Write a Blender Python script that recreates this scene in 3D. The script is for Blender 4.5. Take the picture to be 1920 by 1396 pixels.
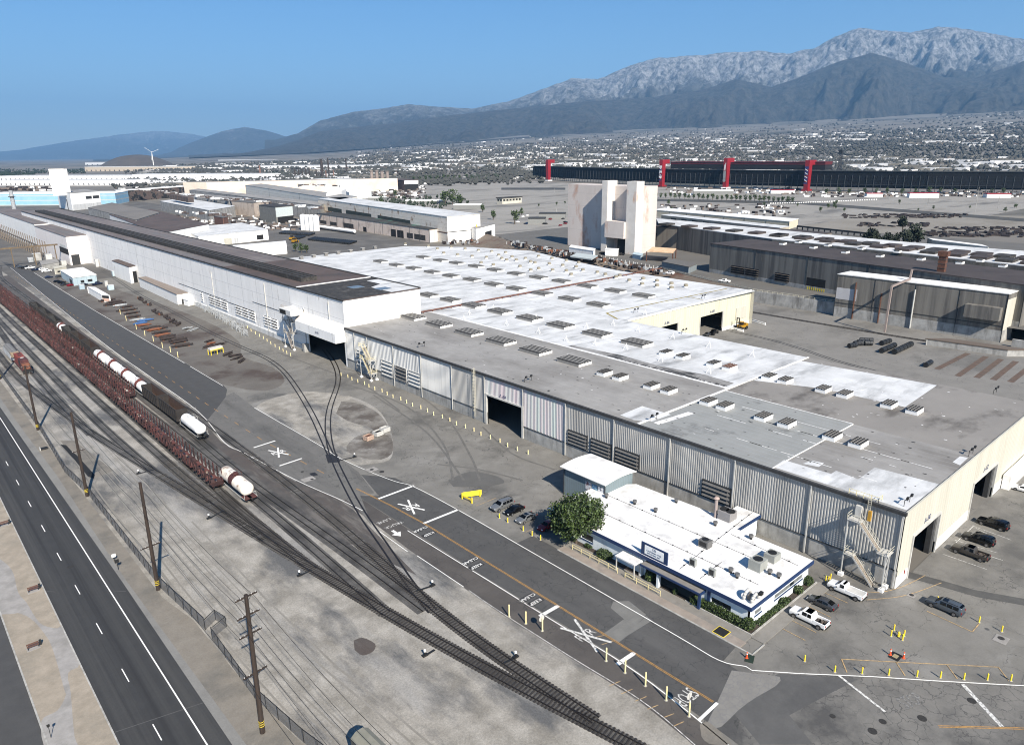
import bpy, math, random
from mathutils import Vector, Matrix, noise as MN
for o in list(bpy.data.objects): bpy.data.objects.remove(o)
SC=bpy.context.scene; COL=SC.collection; PI=math.pi; RD=math.radians
rnd=random.Random(11)
# ---------------------------------------------------------------- camera
FPX,CX,CY,CAMH=1356.1,960.0,698.0,72.0
def nrm(v):
    v=Vector(v); return v/v.length
_L=nrm((-305-CX,300-CY,FPX)); _C=nrm((2550-CX,265-CY,FPX)); _U=nrm(_C.cross(_L)); _L=nrm(_U.cross(_C))
ROT=Matrix((_C,_L,_U))                      # camera axes (right, down, forward) -> world
cam=bpy.data.cameras.new('camera'); camo=bpy.data.objects.new('camera',cam); COL.objects.link(camo)
r_,d_,f_=ROT.col[0],ROT.col[1],ROT.col[2]
camo.matrix_world=Matrix(((r_[0],-d_[0],-f_[0],0),(r_[1],-d_[1],-f_[1],0),(r_[2],-d_[2],-f_[2],CAMH),(0,0,0,1)))
cam.sensor_width=36; cam.lens=36*FPX/1920; cam.clip_start=1; cam.clip_end=90000
SC.camera=camo
# ---------------------------------------------------------------- light
SUN_EL=37.5
sx,sy=-.305,-.952
w=bpy.data.worlds.new('World'); SC.world=w; w.use_nodes=True
nt=w.node_tree; nt.nodes.clear()
sk=nt.nodes.new('ShaderNodeTexSky'); sk.sky_type='NISHITA'; sk.sun_disc=False
sk.sun_elevation=RD(SUN_EL); sk.sun_rotation=math.atan2(sx,sy)%(2*PI); sk.altitude=300; sk.air_density=1.0; sk.dust_density=.15; sk.ozone_density=6
bg=nt.nodes.new('ShaderNodeBackground'); bg.inputs[1].default_value=.058
ow=nt.nodes.new('ShaderNodeOutputWorld'); hs_=nt.nodes.new('ShaderNodeHueSaturation'); hs_.inputs['Saturation'].default_value=1.18; nt.links.new(sk.outputs[0],hs_.inputs['Color']); nt.links.new(hs_.outputs[0],bg.inputs[0]); nt.links.new(bg.outputs[0],ow.inputs[0])
sl=bpy.data.lights.new('sun','SUN'); sl.energy=5.0; sl.angle=RD(.53); sl.color=(1,.93,.83)
so=bpy.data.objects.new('sun',sl); COL.objects.link(so)
sd=Vector((sx*math.cos(RD(SUN_EL)),sy*math.cos(RD(SUN_EL)),math.sin(RD(SUN_EL))))
so.rotation_euler=sd.to_track_quat('Z','Y').to_euler(); so.location=(0,0,300)
vs=SC.view_settings; vs.view_transform='Standard'; vs.look='None'; vs.exposure=1.05; vs.gamma=1; vs.use_curve_mapping=False
SC.cycles.filter_width=1.05
# ---------------------------------------------------------------- pixel of the survey photo -> real place at height z
def g(px,py,z=0.0):
    d=ROT@Vector((px-CX,py-CY,FPX)); t=(z-CAMH)/d[2]; return Vector((d[0]*t,d[1]*t,z))
def onx(px,py,x):
    d=ROT@Vector((px-CX,py-CY,FPX)); t=x/d[0]; return Vector((x,d[1]*t,CAMH+d[2]*t))
def ony(px,py,y):
    d=ROT@Vector((px-CX,py-CY,FPX)); t=y/d[1]; return Vector((d[0]*t,y,CAMH+d[2]*t))
# ---------------------------------------------------------------- materials
MATS={}
class NT:
    def __init__(s,m):
        s.t=m.node_tree; s.n=s.t.nodes; s.l=s.t.links
    def new(s,t,**k):
        n=s.n.new('ShaderNode'+t)
        for a,b in k.items(): setattr(n,a,b)
        return n
    def pos(s,scale=(1,1,1)):
        ge=s.new('NewGeometry'); mp=s.new('Mapping'); s.l.new(ge.outputs['Position'],mp.inputs[0]); mp.inputs['Scale'].default_value=scale; return mp.outputs[0]
    def noise(s,vec,scale,detail=5,rough=.6):
        n=s.new('TexNoise'); n.inputs['Scale'].default_value=scale; n.inputs['Detail'].default_value=detail; n.inputs['Roughness'].default_value=rough
        s.l.new(vec,n.inputs['Vector']); return n.outputs[0]
    def ramp(s,fac,a,b):
        r=s.new('MapRange'); r.inputs[1].default_value=a; r.inputs[2].default_value=b; s.l.new(fac,r.inputs[0]); return r.outputs[0]
    def mix(s,f,c1,c2,bt='MIX'):
        m=s.new('Mix',data_type='RGBA',blend_type=bt)
        for sock,v in ((m.inputs[0],f),(m.inputs[6],c1),(m.inputs[7],c2)):
            if hasattr(v,'links'): s.l.new(v,sock)
            elif isinstance(v,(int,float)): sock.default_value=v
            else: sock.default_value=(*v,1)
        return m.outputs[2]
    def math(s,op,a,b=None):
        m=s.new('Math',operation=op)
        for i,v in ((0,a),(1,b)):
            if v is None: continue
            if hasattr(v,'links'): s.l.new(v,m.inputs[i])
            else: m.inputs[i].default_value=v
        return m.outputs[0]
def mat(name,c1,c2=None,sc=1.0,stretch=(1,1,1),lo=.35,hi=.65,rough=.85,metal=0,stain=None,ssc=.05,slo=.5,shi=.7,sstretch=(1,1,1),grain=0,cracks=0,cw=.012,crack_c=(.03,.03,.03),bump=0,lines=None,spots=None,emit=0,stain2=None,detail=5,cmask=.42):
    if name in MATS: return MATS[name]
    K=1.0 if name.startswith(('cladding','wall','glass')) else .52
    A=lambda c:None if c is None else tuple(x*wf*(K if max(c)<.5 else K+(1-K)*min(1,(max(c)-.5)/.2)) for x,wf in zip(c,(1.02,1,.965)))
    c1,c2,stain=A(c1),A(c2),A(stain)
    if stain2: stain2=(A(stain2[0]),)+tuple(stain2[1:])
    m=bpy.data.materials.new(name); m.use_nodes=True; T=NT(m); b=T.n['Principled BSDF']; b.inputs['Roughness'].default_value=rough; b.inputs['Metallic'].default_value=metal
    out=None; v=T.pos(stretch)
    if c2 is None: c2=tuple(min(1,x*1.12) for x in c1)
    nz=T.noise(v,sc,detail); out=T.mix(T.ramp(nz,lo,hi),c1,c2)
    if stain:
        out=T.mix(T.ramp(T.noise(T.pos(sstretch),ssc,6,.65),slo,shi),out,stain)
    if stain2:
        c,s2,l2,h2,st=stain2; out=T.mix(T.ramp(T.noise(T.pos(st),s2,6,.7),l2,h2),out,c)
    if lines:  # axis, spacing, width, colour : panel joints
        for ax,sp,wd,lc in lines:
            se=T.new('SeparateXYZ'); T.l.new(T.pos(),se.inputs[0])
            f=T.math('FRACT',T.math('DIVIDE',se.outputs[ax],sp)); f=T.math('LESS_THAN',f,wd/sp); out=T.mix(T.math('MULTIPLY',f,.8),out,lc)
    if cracks:
        wv=T.new('VectorMath',operation='ADD'); nn=T.new('TexNoise'); nn.inputs['Scale'].default_value=cracks*2.2; nn.inputs['Detail'].default_value=4; T.l.new(T.pos(),nn.inputs['Vector'])
        sc_=T.new('VectorMath',operation='SCALE'); sc_.inputs['Scale'].default_value=.7/cracks; T.l.new(nn.outputs['Color'],sc_.inputs[0]); T.l.new(T.pos(),wv.inputs[0]); T.l.new(sc_.outputs[0],wv.inputs[1])
        vo=T.new('TexVoronoi',feature='DISTANCE_TO_EDGE'); vo.inputs['Scale'].default_value=cracks; T.l.new(wv.outputs[0],vo.inputs['Vector'])
        f=T.math('LESS_THAN',vo.outputs['Distance'],cw); mk=T.ramp(T.noise(T.pos(),cracks*.35,3),cmask,cmask+.12)
        out=T.mix(T.math('MULTIPLY',T.math('MULTIPLY',f,mk),.75),out,crack_c)
    if spots: # small dark oil spots
        c,s3,th=spots; vo=T.new('TexVoronoi'); vo.inputs['Scale'].default_value=s3; T.l.new(T.pos(),vo.inputs['Vector']); vo.inputs['Randomness'].default_value=1
        out=T.mix(T.ramp(vo.outputs['Distance'],th,th*.5),out,c)
    if grain:
        out=T.mix(T.ramp(T.noise(T.pos(),3.2,5,.9),.36,.64),out,T.mix(1.0,out,(grain,grain,grain),'MULTIPLY'))
    T.l.new(out,b.inputs['Base Color'])
    if bump:
        bp=T.new('Bump'); bp.inputs['Strength'].default_value=bump; bp.inputs['Distance'].default_value=.05; T.l.new(T.noise(T.pos(),6,4),bp.inputs['Height']); T.l.new(bp.outputs[0],b.inputs['Normal'])
    if emit: pass
    MATS[name]=m; return m
def glassm(name,c=(.015,.02,.025)):
    if name in MATS: return MATS[name]
    m=mat(name,c,c,rough=.06); return m
def paint(name,c,rough=.32,metal=.0):
    return mat(name,c,tuple(x*.93 for x in c),sc=.8,rough=rough,metal=metal)
# ---------------------------------------------------------------- mesh builder
class MB:
    def __init__(s): s.v=[]; s.f=[]; s.m=[]; s.k=0
    def face(s,pts,m=None):
        n=len(s.v); s.v+= [tuple(p) for p in pts]; s.f.append(tuple(range(n,n+len(pts)))); s.m.append(s.k if m is None else m); return s
    def grid(s,v,f,m=None):
        n=len(s.v); s.v+=[tuple(p) for p in v]
        for q in f: s.f.append(tuple(i+n for i in q)); s.m.append(s.k if m is None else m)
        return s
    def box(s,x0,x1,y0,y1,z0,z1,m=None):
        v=[(x,y,z) for z in (z0,z1) for y in (y0,y1) for x in (x0,x1)]
        return s.grid(v,[(0,2,3,1),(4,5,7,6),(0,1,5,4),(2,6,7,3),(0,4,6,2),(1,3,7,5)],m)
    def cbox(s,cx,cy,cz,lx,ly,lz,rz=0,m=None,M=None):
        v=[(x*lx/2,y*ly/2,z*lz/2) for z in (-1,1) for y in (-1,1) for x in (-1,1)]
        c,n=math.cos(rz),math.sin(rz); v=[(cx+x*c-y*n,cy+x*n+y*c,cz+z) for x,y,z in v]
        return s.grid(v,[(0,2,3,1),(4,5,7,6),(0,1,5,4),(2,6,7,3),(0,4,6,2),(1,3,7,5)],m)
    def bar(s,p,q,w,h=None,m=None,up=(0,0,1)):
        h=h or w; p=Vector(p); q=Vector(q); d=(q-p)
        if d.length<1e-6: return s
        d.normalize(); u=Vector(up); a=d.cross(u)
        if a.length<1e-3: a=d.cross(Vector((1,0,0)))
        a.normalize(); b=a.cross(d); v=[c+a*i*w/2+b*j*h/2 for c in (p,q) for j in (-1,1) for i in (-1,1)]
        return s.grid(v,[(0,2,3,1),(4,5,7,6),(0,1,5,4),(2,6,7,3),(0,4,6,2),(1,3,7,5)],m)
    def cyl(s,p,q,r,n=8,r2=None,m=None,caps=True):
        p=Vector(p); q=Vector(q); r2=r if r2 is None else r2; d=(q-p).normalized(); a=d.cross(Vector((0,0,1)))
        if a.length<1e-3: a=Vector((1,0,0))
        a.normalize(); b=d.cross(a); v=[]
        for c,rr in ((p,r),(q,r2)):
            for i in range(n):
                t=2*PI*i/n; v.append(c+(a*math.cos(t)+b*math.sin(t))*rr)
        f=[(i,(i+1)%n,(i+1)%n+n,i+n) for i in range(n)]
        if caps: f+=[tuple(range(n-1,-1,-1)),tuple(range(n,2*n))]
        return s.grid(v,f,m)
    def rev(s,p,ax,prof,n=12,m=None):    # prof: (distance along axis, radius)
        p=Vector(p); d=nrm(ax); a=d.cross(Vector((0,0,1)))
        if a.length<1e-3: a=Vector((1,0,0))
        a.normalize(); b=d.cross(a); v=[]
        for t,r in prof:
            for i in range(n):
                th=2*PI*i/n; v.append(p+d*t+(a*math.cos(th)+b*math.sin(th))*r)
        f=[(j*n+i,j*n+(i+1)%n,(j+1)*n+(i+1)%n,(j+1)*n+i) for j in range(len(prof)-1) for i in range(n)]
        return s.grid(v,f,m)
    def prism(s,pts,z0,z1,m=None):
        n=len(pts); v=[(p[0],p[1],z0) for p in pts]+[(p[0],p[1],z1) for p in pts]
        a=sum(pts[i][0]*pts[(i+1)%n][1]-pts[(i+1)%n][0]*pts[i][1] for i in range(n))
        f=[(i,(i+1)%n,(i+1)%n+n,i+n) for i in range(n)]+[tuple(range(n-1,-1,-1)),tuple(range(n,2*n))]
        if a<0: f=[tuple(reversed(q)) for q in f]
        return s.grid(v,f,m)
    def build(s,name,mats,parent=None,smooth=False,local=False,bevel=0):
        me=bpy.data.meshes.new(name); off=Vector((0,0,0))
        if parent is not None and not local:
            p=parent
            while p is not None: off=off+p.location; p=p.parent
        me.from_pydata([(x-off[0],y-off[1],z-off[2]) for x,y,z in s.v],[],s.f)
        for mm in (mats if isinstance(mats,(list,tuple)) else [mats]): me.materials.append(mm)
        if any(s.m): me.polygons.foreach_set('material_index',s.m)
        if smooth: me.polygons.foreach_set('use_smooth',[True]*len(s.f))
        me.update(); o=bpy.data.objects.new(name,me); COL.objects.link(o)
        if parent is not None: o.parent=parent
        if bevel:
            b=o.modifiers.new('b','BEVEL'); b.width=bevel; b.segments=2
        return o
def tag(o,label,cat,group=None,kind=None):
    o['label']=label; o['category']=cat
    if group: o['group']=group
    if kind: o['kind']=kind
    return o
def thing(name,label,cat,loc=(0,0,0),rz=0,group=None):
    o=bpy.data.objects.new(name,None); COL.objects.link(o); o.location=loc; o.rotation_euler=(0,0,rz); o.empty_display_size=.5
    return tag(o,label,cat,group)
def struct(o,kind='structure'): o['kind']=kind; return o
def dup(o,loc=None,rz=None,label=None,group=None,parent=None,top=True):
    c=o.copy(); COL.objects.link(c)
    if loc is not None: c.location=loc
    if rz is not None: c.rotation_euler=(0,0,rz)
    if label: c['label']=label
    if group: c['group']=group
    if parent is not None: c.parent=parent
    for ch in o.children: dup(ch,parent=c,top=False)
    return c
ORD='first second third fourth fifth sixth seventh eighth ninth tenth eleventh twelfth thirteenth fourteenth fifteenth sixteenth seventeenth eighteenth nineteenth twentieth'.split()
def od(i):
    if i<20: return ORD[i]
    t=['twenty','thirty','forty','fifty','sixty'][(i+1)//10-2]; r=(i+1)%10
    return (t+'-'+ORD[r-1]) if r else {20:'twentieth',30:'thirtieth',40:'fortieth',50:'fiftieth'}[i+1]
def px(*ps,z=0): return [g(a,b,z) for a,b in ps]
def smooth(pts,n=6):
    out=[]
    P=[Vector(p) for p in pts]; P=[P[0]*2-P[1]]+P+[P[-1]*2-P[-2]]
    for i in range(1,len(P)-2):
        for k in range(n):
            t=k/n; a,b,c,d=P[i-1],P[i],P[i+1],P[i+2]
            out.append(.5*((2*b)+(c-a)*t+(2*a-5*b+4*c-d)*t*t+(3*b-a-3*c+d)*t**3))
    out.append(P[-2]); return out
def ribbon(mb,pts,wd,z,m=None,off=0,zb=None):
    L=[];
    for i,p in enumerate(pts):
        a=pts[max(0,i-1)]; b=pts[min(len(pts)-1,i+1)]; d=Vector((b[0]-a[0],b[1]-a[1])); d.normalize(); n=Vector((-d[1],d[0]))
        L.append(((p[0]+n[0]*(off+wd/2),p[1]+n[1]*(off+wd/2)),(p[0]+n[0]*(off-wd/2),p[1]+n[1]*(off-wd/2))))
    for i in range(len(L)-1):
        a,b=L[i]; c,d=L[i+1]; q=[(*b,z),(*d,z),(*c,z),(*a,z)]
        if zb is None: mb.face(q,m)
        else:
            v=[(*b,z),(*d,z),(*c,z),(*a,z),(*b,zb),(*d,zb),(*c,zb),(*a,zb)]; mb.grid(v,[(0,1,2,3),(1,0,4,5),(3,2,6,7)],m)
    return mb
def sheet(name,pts,z,m,kind='structure'):
    P=[(p[0],p[1],z) for p in pts]
    a=sum(P[i][0]*P[(i+1)%len(P)][1]-P[(i+1)%len(P)][0]*P[i][1] for i in range(len(P)))
    if a<0: P.reverse()
    o=MB().face(P).build(name,m); o['kind']=kind; return o
def rect(x0,x1,y0,y1): return [(x0,y0),(x1,y0),(x1,y1),(x0,y1)]
def cells(s0,s1,z0,z1,ops):
    S=sorted({s0,s1}|{max(s0,min(s1,o[k])) for o in ops for k in (0,1)}); out=[]
    for a,b in zip(S,S[1:]):
        if b-a<1e-6: continue
        mid=(a+b)/2; iv=sorted((max(z0,o[2]),min(z1,o[3])) for o in ops if o[0]<mid<o[1]); z=z0
        for lo,hi in iv:
            if lo>z+1e-6: out.append((a,b,z,lo))
            z=max(z,hi)
        if z1>z+1e-6: out.append((a,b,z,z1))
    return out
def wallx(mb,x,y0,y1,z0,z1,ops=(),t=.3,m=None):   # wall in plane x (outer face at x), openings (y0,y1,z0,z1)
    for a,b,c,d in cells(y0,y1,z0,z1,ops): mb.box(x,x+t,a,b,c,d,m) if t>0 else mb.box(x+t,x,a,b,c,d,m)
def wally(mb,y,x0,x1,z0,z1,ops=(),t=.3,m=None):
    for a,b,c,d in cells(x0,x1,z0,z1,ops): mb.box(a,b,y,y+t,c,d,m) if t>0 else mb.box(a,b,y+t,y,c,d,m)
def corrx(mb,x,y0,y1,z0,z1,pitch=.6,dep=.12,m=None): # ribbed cladding in plane x facing -x
    n=max(1,round((y1-y0)/pitch)); p=(y1-y0)/n; v=[];f=[]
    for i in range(n):
        y=y0+i*p
        for s,d in ((0,0),(.35,0),(.5,dep),(.85,dep)): v+=[(x-d,y+s*p,z0),(x-d,y+s*p,z1)]
    v+=[(x,y1,z0),(x,y1,z1)]
    for i in range(len(v)//2-1): f.append((2*i+2,2*i,2*i+1,2*i+3))
    return mb.grid(v,f,m)
def corry(mb,y,x0,x1,z0,z1,pitch=.6,dep=.12,m=None): # facing -y
    n=max(1,round((x1-x0)/pitch)); p=(x1-x0)/n; v=[];f=[]
    for i in range(n):
        x=x0+i*p
        for s,d in ((0,0),(.35,0),(.5,dep),(.85,dep)): v+=[(x+s*p,y-d,z0),(x+s*p,y-d,z1)]
    v+=[(x1,y,z0),(x1,y,z1)]
    for i in range(len(v)//2-1): f.append((2*i,2*i+2,2*i+3,2*i+1))
    return mb.grid(v,f,m)
def text_mesh(name,txt,size,m,parent=None,loc=(0,0,0),rot=(0,0,0),stretch=1.0,ext=.003):
    cu=bpy.data.curves.new(name,'FONT'); cu.body=txt; cu.size=size; cu.align_x='CENTER'; cu.align_y='CENTER'; cu.extrude=ext; cu.resolution_u=2
    to=bpy.data.objects.new('t',cu); COL.objects.link(to); bpy.context.view_layer.update()
    me=bpy.data.meshes.new_from_object(to.evaluated_get(bpy.context.evaluated_depsgraph_get())); bpy.data.objects.remove(to)
    for vv in me.vertices: vv.co.y*=stretch
    me.materials.clear(); me.materials.append(m); o=bpy.data.objects.new(name,me); COL.objects.link(o)
    if parent is not None: o.parent=parent
    o.location=loc; o.rotation_euler=rot; return o
# ================================================================ ground, roads, tracks, markings
FT=[(0,0),(150,0),(600,90),(1000,260),(1500,360),(1920,430),(2400,430)]
def lerp(tab,x):
    if x<=tab[0][0]: return tab[0][1]
    for (a,b),(c,d) in zip(tab,tab[1:]):
        if x<=c: return b+(d-b)*(x-a)/(c-a)
    return tab[-1][1]
def azpx(x,y):      # bearing of a place as the survey photo's column
    c=ROT.transposed()@Vector((x,y,0)); return CX+FPX*c[0]/c[2] if c[2]>1 else (-9999 if c[0]<0 else 9999)
def rise(x,y):
    r=math.hypot(x,y)
    if r<2000: return 0.0
    return lerp(FT,azpx(x,y))*min(1.6,((r-2000)/8000)**1.15)
def _ground():
    rs=[0,60,150,300,600,1000,1500,2000]+[2000+250*i for i in range(1,33)]+[10500,12000,15000,20000,30000,45000]
    n=160; v=[(0,0,-.06)]; f=[]
    for r in rs[1:]:
        for i in range(n):
            t=2*PI*i/n; x,y=r*math.cos(t),r*math.sin(t); v.append((x,y,-.06+(rise(x,y) if r<15000 else 0)))
    for i in range(n): f.append((0,1+i,1+(i+1)%n))
    for k in range(len(rs)-2):
        for i in range(n):
            a=1+k*n; f.append((a+i,a+n+i,a+n+(i+1)%n,a+(i+1)%n))
    return MB().grid(v,f)
m_far=mat('far_ground',(.24,.222,.195),(.31,.285,.25),sc=.004,stain=(.085,.085,.065),ssc=.0016,slo=.5,shi=.6,sstretch=(1,1,1),stain2=((.33,.30,.25),.0045,.55,.62,(1,2,1)))
struct(_ground().build('ground',m_far))
m_asph=mat('asphalt_worn',(.30,.29,.265),(.36,.348,.322),sc=.25,stain=(.18,.175,.165),ssc=.06,slo=.5,shi=.66,cracks=.3,cw=.011,crack_c=(.055,.053,.05),cmask=.44,grain=.84,spots=((.07,.07,.07),.12,.055),stain2=((.42,.41,.385),.07,.54,.68,(1,1.3,1)))
m_aspb=mat('asphalt_crazed',(.27,.262,.245),(.33,.318,.295),sc=.3,stain=(.13,.128,.125),ssc=.07,slo=.48,shi=.62,cracks=.55,cw=.026,crack_c=(.06,.058,.055),grain=.86,cmask=.38,spots=((.05,.05,.05),.1,.09))
m_aspd=mat('asphalt_dark',(.105,.105,.106),(.125,.125,.125),sc=.4,stain=(.095,.094,.092),ssc=.05,sstretch=(3,.12,1),slo=.5,shi=.75,grain=.8)
m_aspe=mat('asphalt_dark_crazed',(.115,.114,.113),(.14,.139,.136),sc=.3,stain=(.17,.168,.165),ssc=.08,slo=.5,shi=.7,sstretch=(2,.3,1),cracks=.6,cw=.02,grain=.84,crack_c=(.03,.03,.03))
m_aspr=mat('asphalt_main_road',(.062,.063,.065),(.074,.075,.077),sc=.4,stain=(.1,.1,.098),ssc=.1,sstretch=(4,.03,1),slo=.48,shi=.62,grain=.78,stain2=((.045,.045,.047),.3,.5,.62,(2.4,.02,1)))
m_lane=mat('asphalt_brown',(.135,.122,.112),(.165,.15,.138),sc=.3,stain=(.10,.09,.085),ssc=.1,cracks=.35,cw=.01,grain=.85)
m_grav=mat('yard_gravel',(.45,.42,.365),(.57,.54,.485),sc=.25,stain=(.22,.22,.22),ssc=.05,sstretch=(1.5,.55,1),slo=.49,shi=.60,grain=.58,stain2=((.56,.545,.515),.055,.50,.70,(1.7,.4,1)),bump=.4)
m_gravd=mat('yard_gravel_dark',(.12,.115,.11),(.19,.17,.155),sc=.3,stain=(.15,.12,.105),ssc=.1,sstretch=(2,.2,1),slo=.45,shi=.65,grain=.7,stain2=((.27,.25,.23),.12,.56,.66,(2,.3,1)))
m_bal=mat('ballast_stained',(.17,.163,.154),(.25,.24,.226),sc=.5,stain=(.09,.085,.08),ssc=.10,slo=.45,shi=.6,grain=.55)
m_tan=mat('verge_dirt',(.36,.325,.275),(.42,.385,.33),sc=.5,stain=(.27,.255,.225),ssc=.14,slo=.48,shi=.66,grain=.78,stain2=((.28,.17,.11),.35,.68,.74,(1,1,1)),bump=.4)
m_tan2=mat('verge_dirt_pale',(.50,.435,.345),(.54,.47,.38),sc=.5,stain=(.42,.38,.31),ssc=.12,slo=.52,shi=.7,grain=.84,bump=.3)
m_brown=mat('yard_dirt_brown',(.22,.20,.178),(.29,.268,.24),sc=.12,stain=(.13,.098,.082),ssc=.06,slo=.48,shi=.62,grain=.72,stain2=((.29,.27,.24),.05,.55,.66,(1,1,1)))
m_conc=mat('concrete_path',(.47,.45,.43),(.53,.51,.49),sc=.5,stain=(.4,.385,.36),ssc=.3,grain=.92)
m_walk=mat('sidewalk_concrete',(.45,.385,.33),(.52,.455,.395),sc=.4,stain=(.37,.34,.31),ssc=.3,grain=.9,lines=[(1,3.1,.06,(.25,.22,.2))])
m_walk2=mat('footway_grey',(.36,.345,.315),(.43,.41,.38),sc=.4,stain=(.3,.285,.26),ssc=.3,grain=.9,lines=[(1,3.1,.05,(.2,.19,.18))])
m_patch=mat('concrete_patch',(.27,.268,.255),(.33,.328,.31),sc=.5,grain=.88,lines=[(1,2.3,.05,(.12,.12,.12))])
m_white=mat('road_paint_white',(.78,.78,.76),(.62,.62,.6),sc=2.5,lo=.5,hi=.75,rough=.7)
m_whitew=mat('road_paint_worn',(.66,.66,.64),(.36,.36,.35),sc=2.5,lo=.45,hi=.62,rough=.7)
m_yel=mat('road_paint_yellow',(.62,.33,.07),(.5,.28,.09),sc=2,rough=.7)
m_yelw=mat('road_paint_yellow_worn',(.62,.42,.20),(.42,.32,.2),sc=2,rough=.7)
m_yelp=paint('yellow_enamel',(.78,.60,.04),.45); m_cream=paint('cream_enamel',(.78,.68,.36),.5)
m_kerb=mat('kerb_concrete',(.5,.49,.46),(.58,.57,.54),sc=1,grain=.9)
Z=lambda k:.004*k
# zones
sheet('ground_yards',rect(66,122,-120,760),Z(0)-.02,m_asph)
sheet('rail_yard_gravel',rect(25.6,66.5,-80,900),Z(1),m_grav)
sheet('gravel_strip_dark',[(66.4,150),(66.4,126),(62,96),(58,118),(54.6,170),(54.5,560),(66.8,560),(63.5,340),(63.6,215),(60.2,183),(63.6,147)],Z(2),m_gravd)
V=[(22.4,-60),(22.4,70),(22.0,130),(21.4,260),(20.6,420),(20.6,900),(25.8,900),(25.9,230),(25.8,180),(26.2,120),(27.9,110),(28.2,85),(30.5,60),(34,-60)]
sheet('verge_gravel',V,Z(3),m_tan)
sheet('verge_shoulder',[(22.3,-60),(22.3,130),(21.3,260),(20.4,500),(23.0,500),(23.0,240),(23.6,190),(23.1,130),(23.9,70),(24.1,-60)],Z(4),mat('shoulder_gravel',(.37,.365,.345),(.43,.425,.405),sc=.4,stain=(.3,.295,.28),ssc=.2,grain=.8))
struct(MB().box(4.95,11.6,-60,900,-.05,.0).build('median_ground',m_tan2))
sheet('road',[(11.62,-60),(22.45,-60),(22.45,130),(21.5,260),(20.6,480),(20.4,900),(11.62,900)],Z(5),m_aspr)
sheet('road_far_side',rect(-14,4.8,-60,900),Z(5),m_aspd)
for (x0,x1) in ((11.58,11.78),(4.78,5.0)):
    struct(MB().box(x0,x1,-60,900,-.04,.14).build('kerb',m_kerb))
struct(MB().box(5.0,11.58,-60,900,-.02,.10).build('median_soil',m_tan2))
def pw(*ps): return [g(a,b)for a,b in ps]
sheet('path_winding',smooth(pw((-10,1040),(22,1068),(34,1110),(50,1130),(75,1168),(105,1178),(116,1176),(132,1205),(149,1246),(128,1262),(133,1300),(140,1380),(150,1410),(90,1410),(78,1352),(108,1332),(123,1305),(120,1290),(100,1220),(85,1190),(58,1160),(28,1148),(0,1150),(-10,1120)),4),.106,m_conc)
sheet('path_upper',smooth(pw((-10,1118),(2,1110),(18,1097),(34,1113),(48,1140),(30,1150),(2,1152),(-10,1152)),4),.11,m_conc)
# service road
sheet('truck_lane',[(56,0),(62.6,25),(65.8,41),(66.8,50),(66.2,62),(65.7,78),(65.9,104),(67,131),(70.2,131),(70.4,86),(71.2,56),(68.9,37),(66.3,22),(59,0)],Z(2),m_lane)
sheet('service_road',[(70.3,131),(73.8,127.5),(76.6,140),(81.5,133),(82.6,111),(82.2,84),(82.1,64),(86.7,64),(86.7,47),(82.3,46.5),(81.6,41.5),(70,36.8),(71.4,56),(70.6,86)],Z(3),m_aspe)
sheet('service_road_far',[g(366,762).xy,g(384,793).xy,g(405,768).xy,g(423,744).xy,g(426,730).xy,g(419,722).xy,(79.2,470),(81.5,600),(74,640),(65.2,334),(64.4,215)],Z(3),m_aspd)
sheet('service_road_middle',[(66.8,132),(64.0,148),(61.6,172),(60.6,182),(64.2,214),(79,222),(77.6,203),(78,163),(77,142),(73.8,129.5)],Z(2)+.0016,mat('asphalt_mid',(.225,.22,.21),(.26,.253,.24),sc=.3,stain=(.15,.147,.14),ssc=.08,sstretch=(2,.3,1),cracks=.4,cw=.01,grain=.86))
sheet('road_shoulder_dark',[(82.3,64),(86.7,64),(86.7,92),(82.4,92)],Z(4),m_aspe)
sheet('concrete_patch',px((1150,1127),(1179,1126),(1212,1152),(1160,1204),(1132,1187),(1170,1160),(1145,1139)),Z(5),m_patch)
sheet('concrete_patch',px((1161,1203),(1175,1187),(1212,1154),(1222,1163),(1178,1190)),Z(6),m_patch)
sheet('entrance_asphalt',[(60,-110),(160,-110),(160,22),(108,15.6),(83.5,42.6),(80.6,41.4),(70,37),(66,12),(58,-30)],Z(4),m_aspb)
sheet('entrance_asphalt_smooth',px((1525,1395),(1425,1395),(1370,1330),(1365,1290),(1420,1283),(1460,1262),(1610,1272),(1555,1300),(1480,1340)),Z(5),mat('asphalt_grey',(.15,.15,.148),(.185,.183,.18),sc=.3,grain=.88,stain=(.12,.12,.12),ssc=.1))
sheet('crossing_apron',px((612,860),(640,858),(656,880),(684,950),(697,985),(668,950),(640,930),(612,895)),Z(5),mat('apron_grey',(.225,.22,.205),(.26,.255,.24),sc=.4,grain=.88,cracks=.5,cw=.02))
sheet('crossing_plate',px((610,852),(632,850),(638,866),(615,868)),Z(6),mat('asphalt_black',(.02,.022,.03)))
sheet('asphalt_repair',px((580,887),(590,885),(597,890),(585,893)),Z(6),MATS['asphalt_black'])
sheet('yard_island',smooth(px((478,765),(500,750),(560,735),(600,735),(655,742),(705,765),(730,800),(737,835),(730,862),(690,870),(660,870),(630,848),(600,833)),3),Z(5),m_grav)
sheet('yard_island_dark',smooth(px((640,752),(680,758),(715,780),(733,815),(735,850),(700,862),(650,845),(665,820),(700,805),(655,790),(630,775)),3),Z(6),mat('island_soil',(.30,.28,.25),(.42,.395,.36),sc=.35,stain=(.17,.145,.125),ssc=.14,slo=.42,shi=.6,grain=.75,stain2=((.5,.48,.45),.16,.54,.66,(1,1,1))))
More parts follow.
